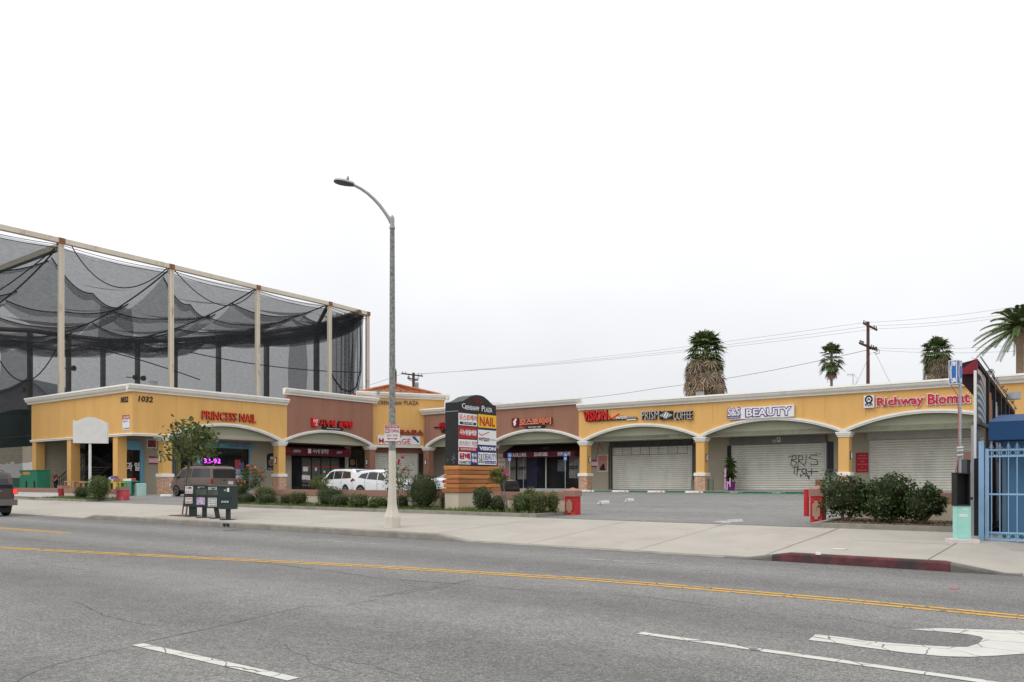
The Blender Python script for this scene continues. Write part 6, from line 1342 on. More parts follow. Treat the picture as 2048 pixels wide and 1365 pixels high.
def smalltree(name, lab, px, ybase, px0, px1, yt, yb, mat, leaf, n, Y=None, trunk_top=None, flw=None, fcol=None, clus=26, lean=0, legs2=False, cat='small tree', trad=.03, asp=.45):
    x, y, Z = gp(px, ybase) if Y is None else (*[onY(px, Y)[0], Y], onY(px, Y)[1])
    z0 = G(x, y)+.06; k = Z/F; t = thing(name, lab, cat, (x, y, z0)); cx = ((px0+px1)/2-px)*k; rr = (px1-px0)/2*k; zt, zb = zz(yt, Z), zz(yb, Z); c = Vector((x, y, 0))+ud*cx; cz = (zt+zb)/2; rz = (zt-zb)/2
    mb = MB(); cl = []
    for i in range(clus):
        d3 = np.random.normal(size=3); d3 /= np.linalg.norm(d3); f = random.uniform(.45, .9); p = np.array([c.x, c.y, cz])+d3*f*np.array([rr, rr, rz]); cl.append(p)
        m = n//clus; P = p+np.random.normal(size=(m, 3))*np.array([rr*.17, rr*.17, rz*.17]); leaves(mb, P, leaf, asp, .5, -.6)
    mk(mb, 'foliage', mat, t)
    mb = MB(); tt = Vector((c.x, c.y, zb+(zt-zb)*.25)); b0 = Vector((x, y, z0-.1))
    mb.tube([b0, b0.lerp(tt, .35)+ud*.02, b0.lerp(tt, .7)-ud*.02, tt], [trad, trad*.9, trad*.75, trad*.6], 8)
    if legs2: mb.tube([b0+ud*.04, b0.lerp(tt, .4)+ud*.09, tt+ud*.1], [trad*.9, trad*.7, trad*.5], 8)
    for p in cl[::2]: mb.tube([tt, tt.lerp(Vector(p), .5)+Vector((0, 0, .05)), Vector(p)], [trad*.5, trad*.3, trad*.12], 5)
    mk(mb, 'trunk', m_bark, t, True)
    if flw: flowers(t, [tuple(Vector((x, y, 0))-vdl*rr*.8+ud*((a-px)*k)+Vector((0, 0, zz(b, Z)))) for a, b in flw], fcol, .07)
    return t, x, y, z0, Z
t, x, y, z0, Z = smalltree('street_tree', 'young broad-leaved street tree with drooping leaves beside the newspaper boxes', 372, 1032, 318, 446, 836, 925, M('tree_leaf', (.085, .11, .032), .55, .3, 1, island=.6, spec=.25, trans=.2), .19, 1050, clus=34, trad=.035)
mb = MB(); b0 = Vector((x, y, z0))-ud*.14; mb.tube([b0, Vector((x, y, zz(925, Z)))+ud*.1], .03, 6); mk(mb, 'stake', M('grey_wood', (.14, .11, .09), .9), t)
mb = MB(); a = Vector((x, y, zz(936, Z))); leaves(mb, np.array([tuple(a+ud*.06+Vector((0, -.05, 0)))]*3)+np.random.normal(size=(3, 3))*.03, .22, .7); mk(mb, 'yellow_leaf', M('yellow_leaf', (.45, .38, .05), .6), t)
t, *_ = smalltree('rose_tree', 'standard rose with orange-red blooms right of the newspaper boxes', 494, 1007, 472, 530, 930, 985, m_leafd, .075, 1500, Y=22.7, flw=[(499, 931), (506, 938), (507, 948), (522, 943), (494, 964), (529, 950), (486, 970), (514, 936)], fcol=M('rose_orange', (.72, .09, .03), .5, .1, island=.1), clus=34, trad=.02)
smalltree('oleander', 'small shrub tree with pale trunk in front of the minivan nose', 635, 1006, 617, 664, 951, 984, m_leafo, .07, 1100, Y=22.8, clus=26, trad=.022)
smalltree('hibiscus_tree', 'thin tree with a few dark red flowers right behind the street lamp', 795, 1016, 764, 832, 915, 990, m_leafo, .08, 1300, Y=22.6, flw=[(806, 916), (808, 940), (798, 922), (797, 927)], fcol=M('hibiscus_red', (.42, .01, .03), .5, .1), clus=40, trad=.022)
smalltree('oleander', 'small leaning tree with pink flowers and forked pale trunk right of the directory sign', 1014, 1023, 979, 1019, 934, 972, m_leafo, .07, 1500, Y=22.4, flw=[(1006, 940), (1010, 944), (1012, 950), (1004, 950)], fcol=M('oleander_pink', (.55, .08, .20), .5, .1), clus=26, legs2=True, trad=.03)
def bigshrub(px, px0, px1, yt, yb, lab, Y, seeds):
    x, Z = onY(px, Y); z0 = G(x, Y)+.08; k = Z/F; t = thing('shrub', lab, 'bush', (x, Y, z0), 'dark shrubs in the right planter'); mb = MB()
    for (a, b, c, e, q) in seeds:     # px centre, py centre, px radius, py radius
        cx = Vector((x, Y, 0))+ud*((a-px)*k); C3 = (cx.x, cx.y, zz(b, Z)); R = (c*k, c*k*.85, e*k); sd2 = random.random()*9
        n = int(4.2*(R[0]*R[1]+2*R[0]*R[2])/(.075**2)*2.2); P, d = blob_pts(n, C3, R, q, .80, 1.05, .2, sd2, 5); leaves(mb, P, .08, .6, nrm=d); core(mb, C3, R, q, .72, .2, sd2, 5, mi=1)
        P, d = blob_pts(max(40, n//8), C3, R, q, 1.0, 1.2, .2, sd2, 5); leaves(mb, P, .08, .55, nrm=d)
    mk(mb, 'foliage', [m_leafd, m_bushshade], t); mb = MB(); b0 = Vector((x, Y, z0-.1))
    for (a, b, c, e, q) in seeds: mb.tube([b0+ud*random.uniform(-.04, .04), b0+ud*((a-px)*k*.35)+Vector((0, 0, .22)), Vector((x, Y, zz(b, Z)))+ud*((a-px)*k)], [.055, .045, .02], 7)
    mk(mb, 'trunk', m_bark, t, True)
bigshrub(1686, 1648, 1745, 955, 1025, 'dark glossy shrub on a short trunk, left of three beside the right pylon', 23.5, [(1684, 991, 40, 38, 3.2), (1726, 997, 34, 34, 2.4)])
bigshrub(1785, 1740, 1825, 950, 1035, 'dark glossy shrub, tallest and middle of three in the right planter', 23.5, [(1783, 980, 40, 32, 2.5), (1764, 1010, 34, 30, 2.3), (1806, 1010, 32, 29, 2.3)])
bigshrub(1842, 1815, 1893, 970, 1035, 'dark ragged shrub, right of three and nearest the pay phone', 23.4, [(1857, 987, 20, 20, 2.2), (1836, 1010, 32, 30, 2.3), (1866, 1006, 26, 19, 2.1), (1874, 1018, 13, 15, 2)])
# ---- palms
def blade(mb, o, d, s, l, w_, droop):
    m = o+d*l*.55; e = o+d*l-Vector((0, 0, droop*l)); mb.add([tuple(o), tuple(m+s*w_), tuple(e), tuple(m-s*w_)], [(0, 1, 2, 3)])
def fan(mb, o, d, size, droop=.3, nb=17, fold=.25):
    d = d.normalized(); s = d.cross(Vector((0, 0, 1)));
    if s.length < .05: s = Vector((1, 0, 0))
    s.normalize(); u = s.cross(d)
    for i in range(nb):
        a = (i/(nb-1)-.5)*radians(215); dd = (d*cos(a)+s*sin(a)+u*fold*abs(sin(a))*random.uniform(.2, 1)).normalized()
        blade(mb, o, dd, (s*cos(a)-d*sin(a)), size*random.uniform(.8, 1.05)*(1-.15*abs(a)/2), size*.075, droop*random.uniform(.5, 1.6))
def fanpalm(lab, px, Z, ytop, ygreen, yskirt, wpx, skirt_w, ng, nd, tw):
    x, y = at(px, Z); k = Z/F; z0 = G(x, y)-.2; t = thing('fan_palm', lab, 'palm tree', (x, y, z0), 'shaggy fan palms behind the plaza'); R = wpx/2*k
    zt, zg, zs = zz(ytop, Z), zz(ygreen, Z), zz(yskirt, Z); zc = zt-R*.95
    mb = MB(); mb.lathe([(tw*1.25, z0), (tw, z0+2), (tw*.9, zc)], x, y, 12); mk(mb, 'trunk', m_palmt, t, True)
    mb = MB()
    for i in range(ng):
        f = (i+.5)/ng; az = i*2.39996+random.uniform(-.3, .3); el = radians(82-118*f+random.uniform(-10, 10)); base_ = Vector((x, y, zc+(zg-zc)*max(0, f-.45)*1.2))
        d = Vector((cos(az)*cos(el), sin(az)*cos(el), sin(el))); pl = R*random.uniform(.38, .52); o = base_+d*pl-Vector((0, 0, pl*.10)); mb.tube([base_, o], .025, 3, cap=False); fan(mb, o, (d-Vector((0, 0, .25))).normalized(), R*random.uniform(.5, .66), .28)
    mk(mb, 'crown', m_palmg, t)
    mb = MB()
    for i in range(nd):
        az = random.random()*6.283; zb = random.uniform(zs+.4, zg+.1); rr = skirt_w/2*k*random.uniform(.35, 1)*(1 if zb > zs+1 else .9); o = Vector((x+cos(az)*rr*.6, y+sin(az)*rr*.6, zb+.5)); d = Vector((cos(az)*.35, sin(az)*.35, -1)).normalized()
        fan(mb, o+Vector((cos(az)*rr*.4, sin(az)*rr*.4, 0)), d, R*random.uniform(.35, .5), .25, 9, .1)
        for j in range(2): a2 = az+random.uniform(-.5, .5); p = o+Vector((cos(a2)*rr*.4, sin(a2)*rr*.4, .2)); mb.tube([p, p+Vector((cos(a2)*.15, sin(a2)*.15, -random.uniform(.4, 1.1)))], .02, 3, cap=False)
    mk(mb, 'dead_frond_skirt', m_palmd, t)
fanpalm('largest fan palm with a long shaggy brown skirt above the second arch', 1411, 78, 653, 738, 815, 98, 78, 62, 190, .35)
fanpalm('smallest and thinnest fan palm, between the large palm and the utility pole', 1663, 92, 680, 738, 766, 60, 16, 34, 26, .16)
fanpalm('fan palm with a tidy thick skirt above the phone sign', 1874, 80, 667, 722, 790, 72, 46, 50, 150, .33)
def datepalm(lab, px, Z, yc, R, tw):
    x, y = at(px, Z); z0 = G(x, y); zc = zz(yc, Z); t = thing('date_palm', lab, 'palm tree', (x, y, z0))
    mb = MB(); mb.lathe([(tw*1.1, z0), (tw*.85, z0+3), (tw*.85, zz(690, Z)), (tw*1.35, zz(683, Z)), (tw*1.5, zz(668, Z)), (tw*.9, zc+.3)], x, y, 14); mk(mb, 'trunk', m_palmt, t, True)
    mb = MB(); n = 54
    for i in range(n):
        f = (i+.5)/n; az = i*2.39996; el = radians(82-105*f+random.uniform(-6, 6)); d = Vector((cos(az)*cos(el), sin(az)*cos(el), sin(el))); o = Vector((x, y, zc)); L_ = R*random.uniform(.95, 1.15); pts = []
        for j in range(11): s = j/10; pts.append(o+d*L_*s-Vector((0, 0, 1))*L_*(.50 if el > 0 else .38)*s*s)
        mb.tube(pts, [.045*(1-.8*j/10) for j in range(11)], 3, cap=False)
        for j in range(2, 44):
            s = j/44; q = s*10; i0 = int(q); p = pts[i0].lerp(pts[min(10, i0+1)], q-i0); tg = (pts[min(10, i0+1)]-pts[i0]).normalized(); sd3 = tg.cross(Vector((0, 0, 1))).normalized(); l = .50*R/3*(1-.55*abs(s-.4))
            for g in (1, -1): dd = (sd3*g*.8+tg*.75-Vector((0, 0, .15))).normalized(); blade(mb, p, dd, tg, l, .04, .2)
    mk(mb, 'crown', m_palmg, t)
datepalm('tall date palm with arching feathery fronds at the right edge', 2040, 60, 656, 3.0, .30)
# ============================================================ POLES AND WIRES
def upole(lab, px, Z, ytop, arms, r):
    x, y = at(px, Z); z0 = G(x, y)-.3; t = thing('utility_pole', lab, 'utility pole', (x, y, z0), 'wooden utility poles'); k = Z/F; zt = zz(ytop, Z)
    mb = MB(); mb.tube([(x, y, z0), (x, y, zt)], [r*1.2, r*.85], 8); mk(mb, 'pole', m_pole, t, True); o = Vector((x, y, 0))
    for (a, b, c, d) in arms:
        p, q = o+ud*((a-px)*k)+Vector((0, -.12, zz(b, Z))), o+ud*((c-px)*k)+Vector((0, -.12, zz(d, Z))); q = q+vd*0
        mb = MB(); dv = (q-p).normalized(); n2 = dv.cross(Vector((0, 0, 1))).normalized()*.06; u2 = Vector((0, 0, .085))
        mb.add([tuple(p+n2+u2), tuple(p-n2+u2), tuple(p-n2-u2), tuple(p+n2-u2), tuple(q+n2+u2), tuple(q-n2+u2), tuple(q-n2-u2), tuple(q+n2-u2)], [(0, 1, 2, 3), (7, 6, 5, 4), (0, 4, 5, 1), (1, 5, 6, 2), (2, 6, 7, 3), (3, 7, 4, 0)]); ca = mk(mb, 'crossarm', m_pole, t)
        for s in (.06, .2, .8, .94):
            mb = MB(); c3 = p.lerp(q, s)+Vector((0, 0, .085)); mb.lathe([(.03, c3.z), (.03, c3.z+.08), (.06, c3.z+.10), (.06, c3.z+.16), (.03, c3.z+.2)], c3.x, c3.y, 8); mk(mb, 'insulator', M('porcelain', (.12, .10, .10), .3), ca)
    return t, o, k
t, o1, k1 = upole('tall dark utility pole with two pairs of tilted crossarms between the palms', 1736, 70, 644, [(1727, 647, 1755, 661), (1719, 686.5, 1755, 701), (1722, 688, 1749, 699)], .15)
mb = MB(); P = lambda px, py, Z=70: Vector((*at(px, Z), zz(py, Z)))
for a in ((1748, 700), (1752, 703)): mb.tube([P(a[0], a[1]-3), P(a[0]+6, a[1]-4), P(a[0]+7, a[1]+4), P(a[0]-2, a[1]+6)], .025, 4)
for k in range(3): mb.lathe([(.10, zz(699+k, 70)), (.12, zz(695, 70))], *at(1741+k*5, 70), 8)
mk(mb, 'jumper_cable', m_black, t)
mb = MB(); mb.tube([P(1737, 650), P(1738, 664), P(1733, 680)], .02, 4); mk(mb, 'ground_wire', m_grey, t)
t, o2, k2 = upole('distant utility pole with crossarm and transformer behind the corner tower', 827, 108, 746, [(804, 747.5, 847, 753), (816, 757, 838, 761)], .2)
mb = MB(); c3 = Vector((*at(833, 108), zz(778, 108))); mb.lathe([(.22, c3.z), (.30, c3.z+.06), (.30, c3.z+.75), (.24, c3.z+.85)], c3.x, c3.y, 12); mk(mb, 'transformer', m_grey, t)
for s in (1, -1): mb = MB(); mb.tube([P(827+s*2, 765, 108), P(827-9*s, 760, 108), P(827-10*s, 751, 108)], .04, 4); mk(mb, 'brace', m_pole, t)
# dark pole just behind the street lamp
t2 = thing('utility_pole', 'slim dark pole top hidden just behind the street lamp shaft', 'utility pole', (*at(791, 108), .5)); mb = MB(); mb.tube([P(791, 960, 108), P(791, 742, 108)], .16, 8); mk(mb, 'pole', m_pole, t2); mb = MB(); mb.tube([P(789, 744, 108), P(792, 738, 108)], [.14, .04], 8); mk(mb, 'pole_cap', m_black, t2)
def wire(lab, a, b, sag, r=.02, grp='overhead wires'):
    a, b = Vector(a), Vector(b); pts = [a.lerp(b, i/20)-Vector((0, 0, sag*4*(i/20)*(1-i/20))) for i in range(21)]; mb = MB(); mb.tube(pts, r, 4, cap=False); mk(mb, 'overhead_wire', M('wire_grey', (.10, .10, .11), .7), label=lab, cat='wire', group=grp)
m_w = None
wire('highest thin wire running left from the tall utility pole', P(1729, 645.5), P(842, 749, 108), .4, .010)
wire('second thin wire running left from the top of the tall pole', P(1744, 652), P(835, 748, 108), .5, .010)
wire('third thin wire running left from the top crossarm of the tall pole', P(1754, 658), P(829, 748, 108), .5, .010)
wire('thicker cable sloping left from the lower crossarm of the tall pole', P(1736, 700), P(1320, 776, 90), .3, .02)
wire('faint low cable passing behind the directory sign', P(1320, 776, 90), P(880, 803, 110), .8, .02)
wire('highest wire running right from the tall pole to the date palm', P(1729, 645.5), P(2120, 598, 62), .3, .009)
wire('middle wire running right from the tall pole crossarm', P(1744, 652), P(2120, 612, 62), .3, .009)
wire('lower of the top wires running right from the tall pole', P(1754, 658), P(2120, 616, 62), .3, .009)
wire('upper of the two low wires running right past the tidy palm', P(1752, 696), P(2120, 682, 62), .3, .009)
wire('lowest wire running right behind the tidy palm', P(1755, 701), P(2120, 696, 62), .3, .009)
wire('guy wire slanting left from the tall pole to the roof', P(1742, 705), P(1708, 778, 68), 0, .016, 'guy wires of the tall pole')
wire('guy wire slanting right from the tall pole to the roof', P(1750, 705), P(1785, 776, 68), 0, .016, 'guy wires of the tall pole')
wire('thin wire crossing left behind the corner tower', P(804, 748, 108), P(600, 800, 125), .5, .02)
# ============================================================ DRIVING RANGE NET
XN = -75.0; YE2 = 67.0
def NY(px): return onX(px, XN)[0]
Nz = 23.0
t = thing('driving_range_net', 'huge rust-streaked steel frame hung with sagging dark netting behind the left wing', 'net enclosure', (XN, 50, .5))
fy = [NY(122)-(NY(342)-NY(122)), NY(122), NY(342), NY(515), NY(659), NY(735)]
tops = [478, 478, 530, 572, 605, 625]
zt_ = [zz(tp, onX(px, XN)[1]) for tp, px in zip(tops[1:], (122, 342, 515, 659, 735))]; zt_ = [zt_[0]]+zt_
for i, y in enumerate(fy):
    r = .19; mb = MB(); mb.box(XN-.10, XN+.10, y-r, y+r, .3, zt_[i]-.32); mb.box(XN-.17, XN+.17, y-r-.02, y-r+.06, .3, zt_[i]-.32); mb.box(XN-.17, XN+.17, y+r-.06, y+r+.02, .3, zt_[i]-.32); mk(mb, 'steel_post', m_rust, t)
for i in range(5):
    mb = MB(); vs = []
    for y, z in ((fy[i]-.3, zt_[i]), (fy[i+1]+(.3 if i == 4 else -.302), zt_[i+1])):
        for dx, dz in ((-.22, -.40), (.22, -.40), (.22, .02), (-.22, .02)): vs.append((XN+dx, y, z+dz))
    mb.add(vs, [(0, 1, 5, 4), (1, 2, 6, 5), (2, 3, 7, 6), (3, 0, 4, 7), (0, 3, 2, 1), (4, 5, 6, 7)]); mk(mb, 'top_beam', m_rust, t)
mb = MB(); mb.box(XN-.25, XN+.25, fy[0]-20, fy[0]-.32, zt_[0]-.4, zt_[0]+.02); mk(mb, 'top_beam', m_rust, t)
for y, z in zip(fy[1:], zt_[1:]): mb = MB(); mb.box(XN-.245, XN+.245, y-.27, y+.27, z-.43, z+.035); mk(mb, 'rusty_joint', M('rust', (.27, .11, .055), .9, .3, 4), t)
# far side row of posts, its beam and net (curving away to the left)
m_dkst = M('dark_steel', (.12, .12, .105), .8, .2, 1)  # darker steel colour for the far posts and corner beam
FS = [(719, 98), (633, 107), (533, 111.5), (437, 115), (350, 117.5), (275, 118.5), (206, 117), (137, 114), (60, 110), (-60, 108)]
FP = [at(*q) for q in FS]
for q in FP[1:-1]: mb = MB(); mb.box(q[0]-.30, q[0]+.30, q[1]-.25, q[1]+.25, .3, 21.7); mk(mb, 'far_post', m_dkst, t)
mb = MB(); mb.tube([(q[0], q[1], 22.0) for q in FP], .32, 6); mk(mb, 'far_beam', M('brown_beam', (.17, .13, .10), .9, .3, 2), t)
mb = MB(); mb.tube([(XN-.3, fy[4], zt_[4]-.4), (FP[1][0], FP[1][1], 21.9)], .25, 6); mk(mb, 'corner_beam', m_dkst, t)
mb = MB(); mb.box(-120, XN-.3, fy[1]-.25, fy[1]+.25, zt_[1]-.9, zt_[1]-.4); mk(mb, 'cross_beam', m_rust, t)
n1, n2, n3, n4 = net_mat('net_front', .50), net_mat('net_back', .42), net_mat('net_ceiling', .44), net_mat('net_gather', .48)
def sagf(u): return 4*u*(1-u)
def fpt(s, dz=0):
    s = max(0, min(.9999, s))*(len(FP)-1); i = int(s); u = s-i; return (FP[i][0]+(FP[i+1][0]-FP[i][0])*u, FP[i][1]+(FP[i+1][1]-FP[i][1])*u)
yR = NY(722)
def ftop(y):
    i = max([0]+[j for j in range(5) if fy[j] <= y]); u = max(0, min(1, (y-fy[i])/(fy[i+1]-fy[i]))); return zt_[i]+(zt_[i+1]-zt_[i])*u-.6-.35*sagf(u)**.6
mb = MB(); mb.grid(lambda a, b: (lambda y: (XN-.45-.25*sin(a*40)*sin(b*5), y-(1.1*b*sagf(b) if a > .985 else 0), .5+(ftop(y)-.5)*b))(12+(yR-12)*a), 160, 14); mk(mb, 'front_net', n1, t, True)
mb = MB(); mb.grid(lambda a, b: (*fpt(a), .5+(21.4-.6*abs(sin(a*28)))*b), 90, 6); mk(mb, 'far_net', n2, t, True)
# ceiling net: gathered swags hang between cables that run from the front posts to the far side
rr = random.Random(5)
def ends(i, b=0):      # cable i runs from front post i to a point on the far side
    y = fy[i] if i >= 0 else fy[0]+9.6*i; return Vector((XN-.3, y, 22.3)), None
def cab(i, s):         # cables run straight back from the front posts to the far side, s 0..1
    y = fy[i] if i >= 0 else fy[0]-9.6; pe = pw(y, [(20, -119), (42, -122), (50, -118), (60, -115), (66, -102), (68, -94), (69, -78)]); A_ = [3.4, 3.8, 4.0, 3.4, 2.4, 1.0, .1][max(0, min(6, i+1))]
    return Vector((XN-.4, y, 22.4)).lerp(Vector((pe, y, 21.9)), s)-Vector((0, 0, A_*sagf(s)))
m_rope = M('net_rope', (.02, .02, .022), .9)
SR = [0.0, .10, .22, .35, .50, .66, .83, 1.0]
for bi in range(-1, 5):
    dep = [[rr.uniform(.5, 1.5) for _ in range(2)] for _ in SR]
    def S_(a, b, bi=bi, dep=dep):
        j = min(len(SR)-2, max(k for k in range(len(SR)) if SR[k] <= a+1e-9)); u = (a-SR[j])/(SR[j+1]-SR[j]); nf = .3+.7*min(1, a*2.6); d0, d1 = dep[j][0]*nf, dep[j+1][0]*nf
        p = cab(bi, a).lerp(cab(bi+1, a), b); return tuple(p-Vector((0, 0, (d0+(d1-d0)*u)*sagf(b)*.8+.9*sagf(u)*(.3+.7*sagf(b)))))
    mb = MB(); mb.grid(S_, 60, 12); mk(mb, 'ceiling_net', n3, t, True)
    for j in range(1, len(SR)-1):
        sk = rr.uniform(-.16, .16); dd = rr.uniform(.2, 1.3)
        def R_2(b, h=0.0, j=j): p = Vector(S_(min(1, max(0, SR[j]+sk*(b-.5))), b)); return (p.x, p.y, p.z-h-dd*sagf(b)*.5)
        mb = MB(); mb.grid(lambda a, b: R_2(a, (.75+.35*sin(a*5+j))*b*(.25+.75*sagf(a))), 16, 2); mk(mb, 'gathered_net', n4, t, True)
        mb = MB(); mb.tube([R_2(k/16, .02) for k in range(17)], .055, 4); mk(mb, 'swag_rope', m_rope, t)
        if j % 2: mb = MB(); mb.grid(lambda a, b: tuple(Vector(R_2(a, 0)).lerp(Vector(S_(min(1, SR[j]+.17), a))-Vector((0, 0, .9*sagf(a))), b)-Vector((0, 0, .9*sagf(b)))), 14, 6); mk(mb, 'slack_net', n3, t, True)
for i in range(6): mb = MB(); mb.tube([cab(i, s/24) for s in range(25)], .075, 5); mk(mb, 'support_cable', m_rope, t)
for i in range(5):
    mb = MB()
    for dz in (.5, .8): mb.tube([(XN-.1, fy[i]+(fy[i+1]-fy[i])*s, zt_[i]+(zt_[i+1]-zt_[i])*s-dz-.25*sagf(s)) for s in [j/10 for j in range(11)]], .03, 4)
    mk(mb, 'edge_rope', m_rope, t)
# long swag ropes on the front net
for (pa, pb, pm, Xo) in (((0, 722), (112, 700), (55, 762), .6), ((0, 580), (122, 487), (50, 545), .6), ((140, 487), (342, 530), (235, 575), .6), ((342, 532), (515, 575), (440, 610), .6), ((137, 690), (400, 760), (250, 712), .6), ((380, 705), (720, 745), (560, 735), .6)):
    A_, B_, C_ = (Vector(PX(p[0], p[1], XN-Xo)) for p in (pa, pb, pm)); q = C_*2-(A_+B_)*.5; mb = MB(); mb.tube([(A_*(1-s)**2+q*2*s*(1-s)+B_*s*s) for s in [j/16 for j in range(17)]], .05, 4); mk(mb, 'swag_rope', m_rope, t)
# hung net panels seen as darker cloths
for (p0, p1, y0, y1) in ((198, 265, 612, 698), (578, 613, 655, 790), (0, 62, 700, 830)):
    mb = MB(); mb.grid(lambda a, b: (XN-1.0-.2*sin(b*5+a*9), onX(p0+(p1-p0)*a, XN-1)[0], (lambda Z: zz(y1, Z)+(zz(y0+6*a*(1 if p0 == 198 else 0), Z)-zz(y1, Z))*b)(onX(p0+(p1-p0)*a, XN-1)[1])), 6, 6); mk(mb, 'hanging_net_panel', net_mat('net_panel', .56), t)
# bunched curtain at the right end
for i in range(7):
    px = 662+i*9; ya, Za = onX(px, XN-.8); mb = MB(); mb.grid(lambda a, b: (XN-.8-.5*sin(a*3.1), ya+a*.9+b*.25*sin(i), 1+(zz(628-4*(i % 2), Za)-1)*b), 4, 8); mk(mb, 'net_curtain', net_mat('net_panel', .56), t)
mb = MB(); mb.tube([PX(720, 628, XN-.2), PX(721, 700, XN-.2), PX(720, 745, XN-.2), PX(712, 775, XN-.2), PX(700, 784, XN-.2), PX(684, 779, XN-.2), PX(668, 758, XN-.2), PX(661, 742, XN-.2)], .09, 5); mb.tube([PX(724, 628, XN-.2), PX(723, 740, XN-.2), PX(717, 775, XN-.2)], .05, 4); mk(mb, 'slack_rope', m_rope, t)
# lamps on end posts
def nlamp(px, py, Z, lab):
    c3 = Vector((*at(px, Z), zz(py, Z))); t5 = thing('range_floodlight', lab, 'floodlight', tuple(c3), 'dark floodlights inside the net'); mb = MB(); mb.tube([c3, c3+ud*.35-vd*.1], [.30, .34], 12); mk(mb, 'lamp_head', m_greybox, t5); mb = MB(); mb.tube([c3, c3-ud*1.0], .06, 6); mk(mb, 'bracket', m_greybox, t5)
nlamp(144, 737, 100, 'dark floodlight inside the net right of the first tall post'); nlamp(268, 755, 105, 'left dark floodlight of the pair on the pole inside the net'); nlamp(284, 757, 105, 'right dark floodlight of the pair on the pole inside the net')
# distant building seen through the net
hx, hy = at(60, 128); t = thing('distant_house', 'grey gabled building with two small windows seen through the net', 'building', (hx, hy, .5))
frH = FR((hx, hy, 0), tuple(ud), tuple(-vd)); kh = 128/F; zh = lambda py: zz(py, 128)
pts = [frH.p((px-60)*kh, zh(py), 0) for px, py in ((-60, 970), (96, 970), (92, 790), (80, 777), (79, 774), (57, 758), (40, 768), (20, 778), (-60, 800))]
mb = MB(); mb.prism(pts, tuple(vd*9)); fixn(mk(mb, 'wall', M('grey_house', (.34, .34, .35), .9), t))
mb = MB(); mb.prism([frH.p((px-60)*kh, zh(py), .4) for px, py in ((-60, 797), (-60, 802), (20, 781), (40, 771), (57, 761), (80, 777), (96, 792), (97, 789), (80, 773), (57, 757), (40, 767), (20, 777))], tuple(vd*10)); fixn(mk(mb, 'roof', M('grey_roof', (.16, .19, .20), .9), t))
for px in (49, 60): mb = MB(); fbox(mb, frH, (px-2.6-60)*kh, (px+2.6-60)*kh, zh(785), zh(775.5), .01, .08); mk(mb, 'window', m_blk, t)
# left boundary: block wall and dark green wind screen
yW_ = YE+.45
t = thing('block_wall', 'cream block wall with patchy white paint-over left of the plaza', 'wall', (-90, yW_, .6)); xw1 = XE-.0
zw = zz(894.5, onY(35, yW_)[1]); mb = MB(); mb.box(-120, xw1, yW_, yW_+.2, .3, zw); m_cmu = M('painted_block', (.43, .38, .29), .9, .08, 1)
n, l, p = nodes_of(m_cmu); br = n.new('ShaderNodeTexBrick'); tcx = n.new('ShaderNodeTexCoord'); sx_ = n.new('ShaderNodeSeparateXYZ'); cb_ = n.new('ShaderNodeCombineXYZ'); l(tcx.outputs['Object'], sx_.inputs[0]); l(sx_.outputs[0], cb_.inputs[0]); l(sx_.outputs[2], cb_.inputs[1]); l(cb_.outputs[0], br.inputs[0])
br.inputs['Scale'].default_value = 1; br.inputs['Brick Width'].default_value = .42; br.inputs['Row Height'].default_value = .21; br.inputs['Mortar Size'].default_value = .012; br.inputs['Color1'].default_value = (.45, .395, .30, 1); br.inputs['Color2'].default_value = (.42, .37, .28, 1); br.inputs['Mortar'].default_value = (.30, .26, .2, 1); l(br.outputs[0], p.inputs['Base Color'])
mk(mb, 'wall_body', m_cmu, t)
mb = MB(); k = onY(35, yW_)[1]/F; pts = [(-10, 975), (68, 975), (66.5, 924), (55, 926), (44, 926), (40, 928), (36, 927), (31, 930), (27, 923), (22, 924), (19, 929), (13, 926), (9, 930), (4, 928), (-10, 930)]
mb.prism([PY(a, b, yW_-.004) for a, b in pts], (0, -.003, 0)); mk(mb, 'white_patch', m_wworn, t)
mb = MB(); mb.prism([PY(a, b, yW_-.010) for a, b in [(-10, 978), (40, 978), (40, 956), (-10, 956)]], (0, -.003, 0)); mk(mb, 'green_patch', m_green, t)
t = thing('wind_screen', 'dark green fabric wind screen above the block wall at the left edge', 'fence', (-90, yW_+.4, zw)); zs_ = zz(820, onY(35, yW_)[1])
m_ws2 = M('dark_green_screen', (.006, .02, .017), .9, .5, .3)
mb = MB(); mb.grid(lambda a, b: (-120+(xw1+120)*a, yW_+.4+.05*sin(a*50), zw-.2+(zs_-zw+.2)*b+(.12*sin(a*30) if b > .9 else 0)), 50, 3); mk(mb, 'screen_fabric', m_ws2, t)
for i in range(9): x = xw1-.4-i*5; mb = MB(); mb.box(x-.06, x+.06, yW_+.5, yW_+.62, .3, zs_); mk(mb, 'screen_post', m_black, t)
mb = MB(); mb.tube([(-120, yW_+.35, zw+.95), (xw1, yW_+.35, zw+.9)], .03, 4); mk(mb, 'screen_rope', m_greybox, t)
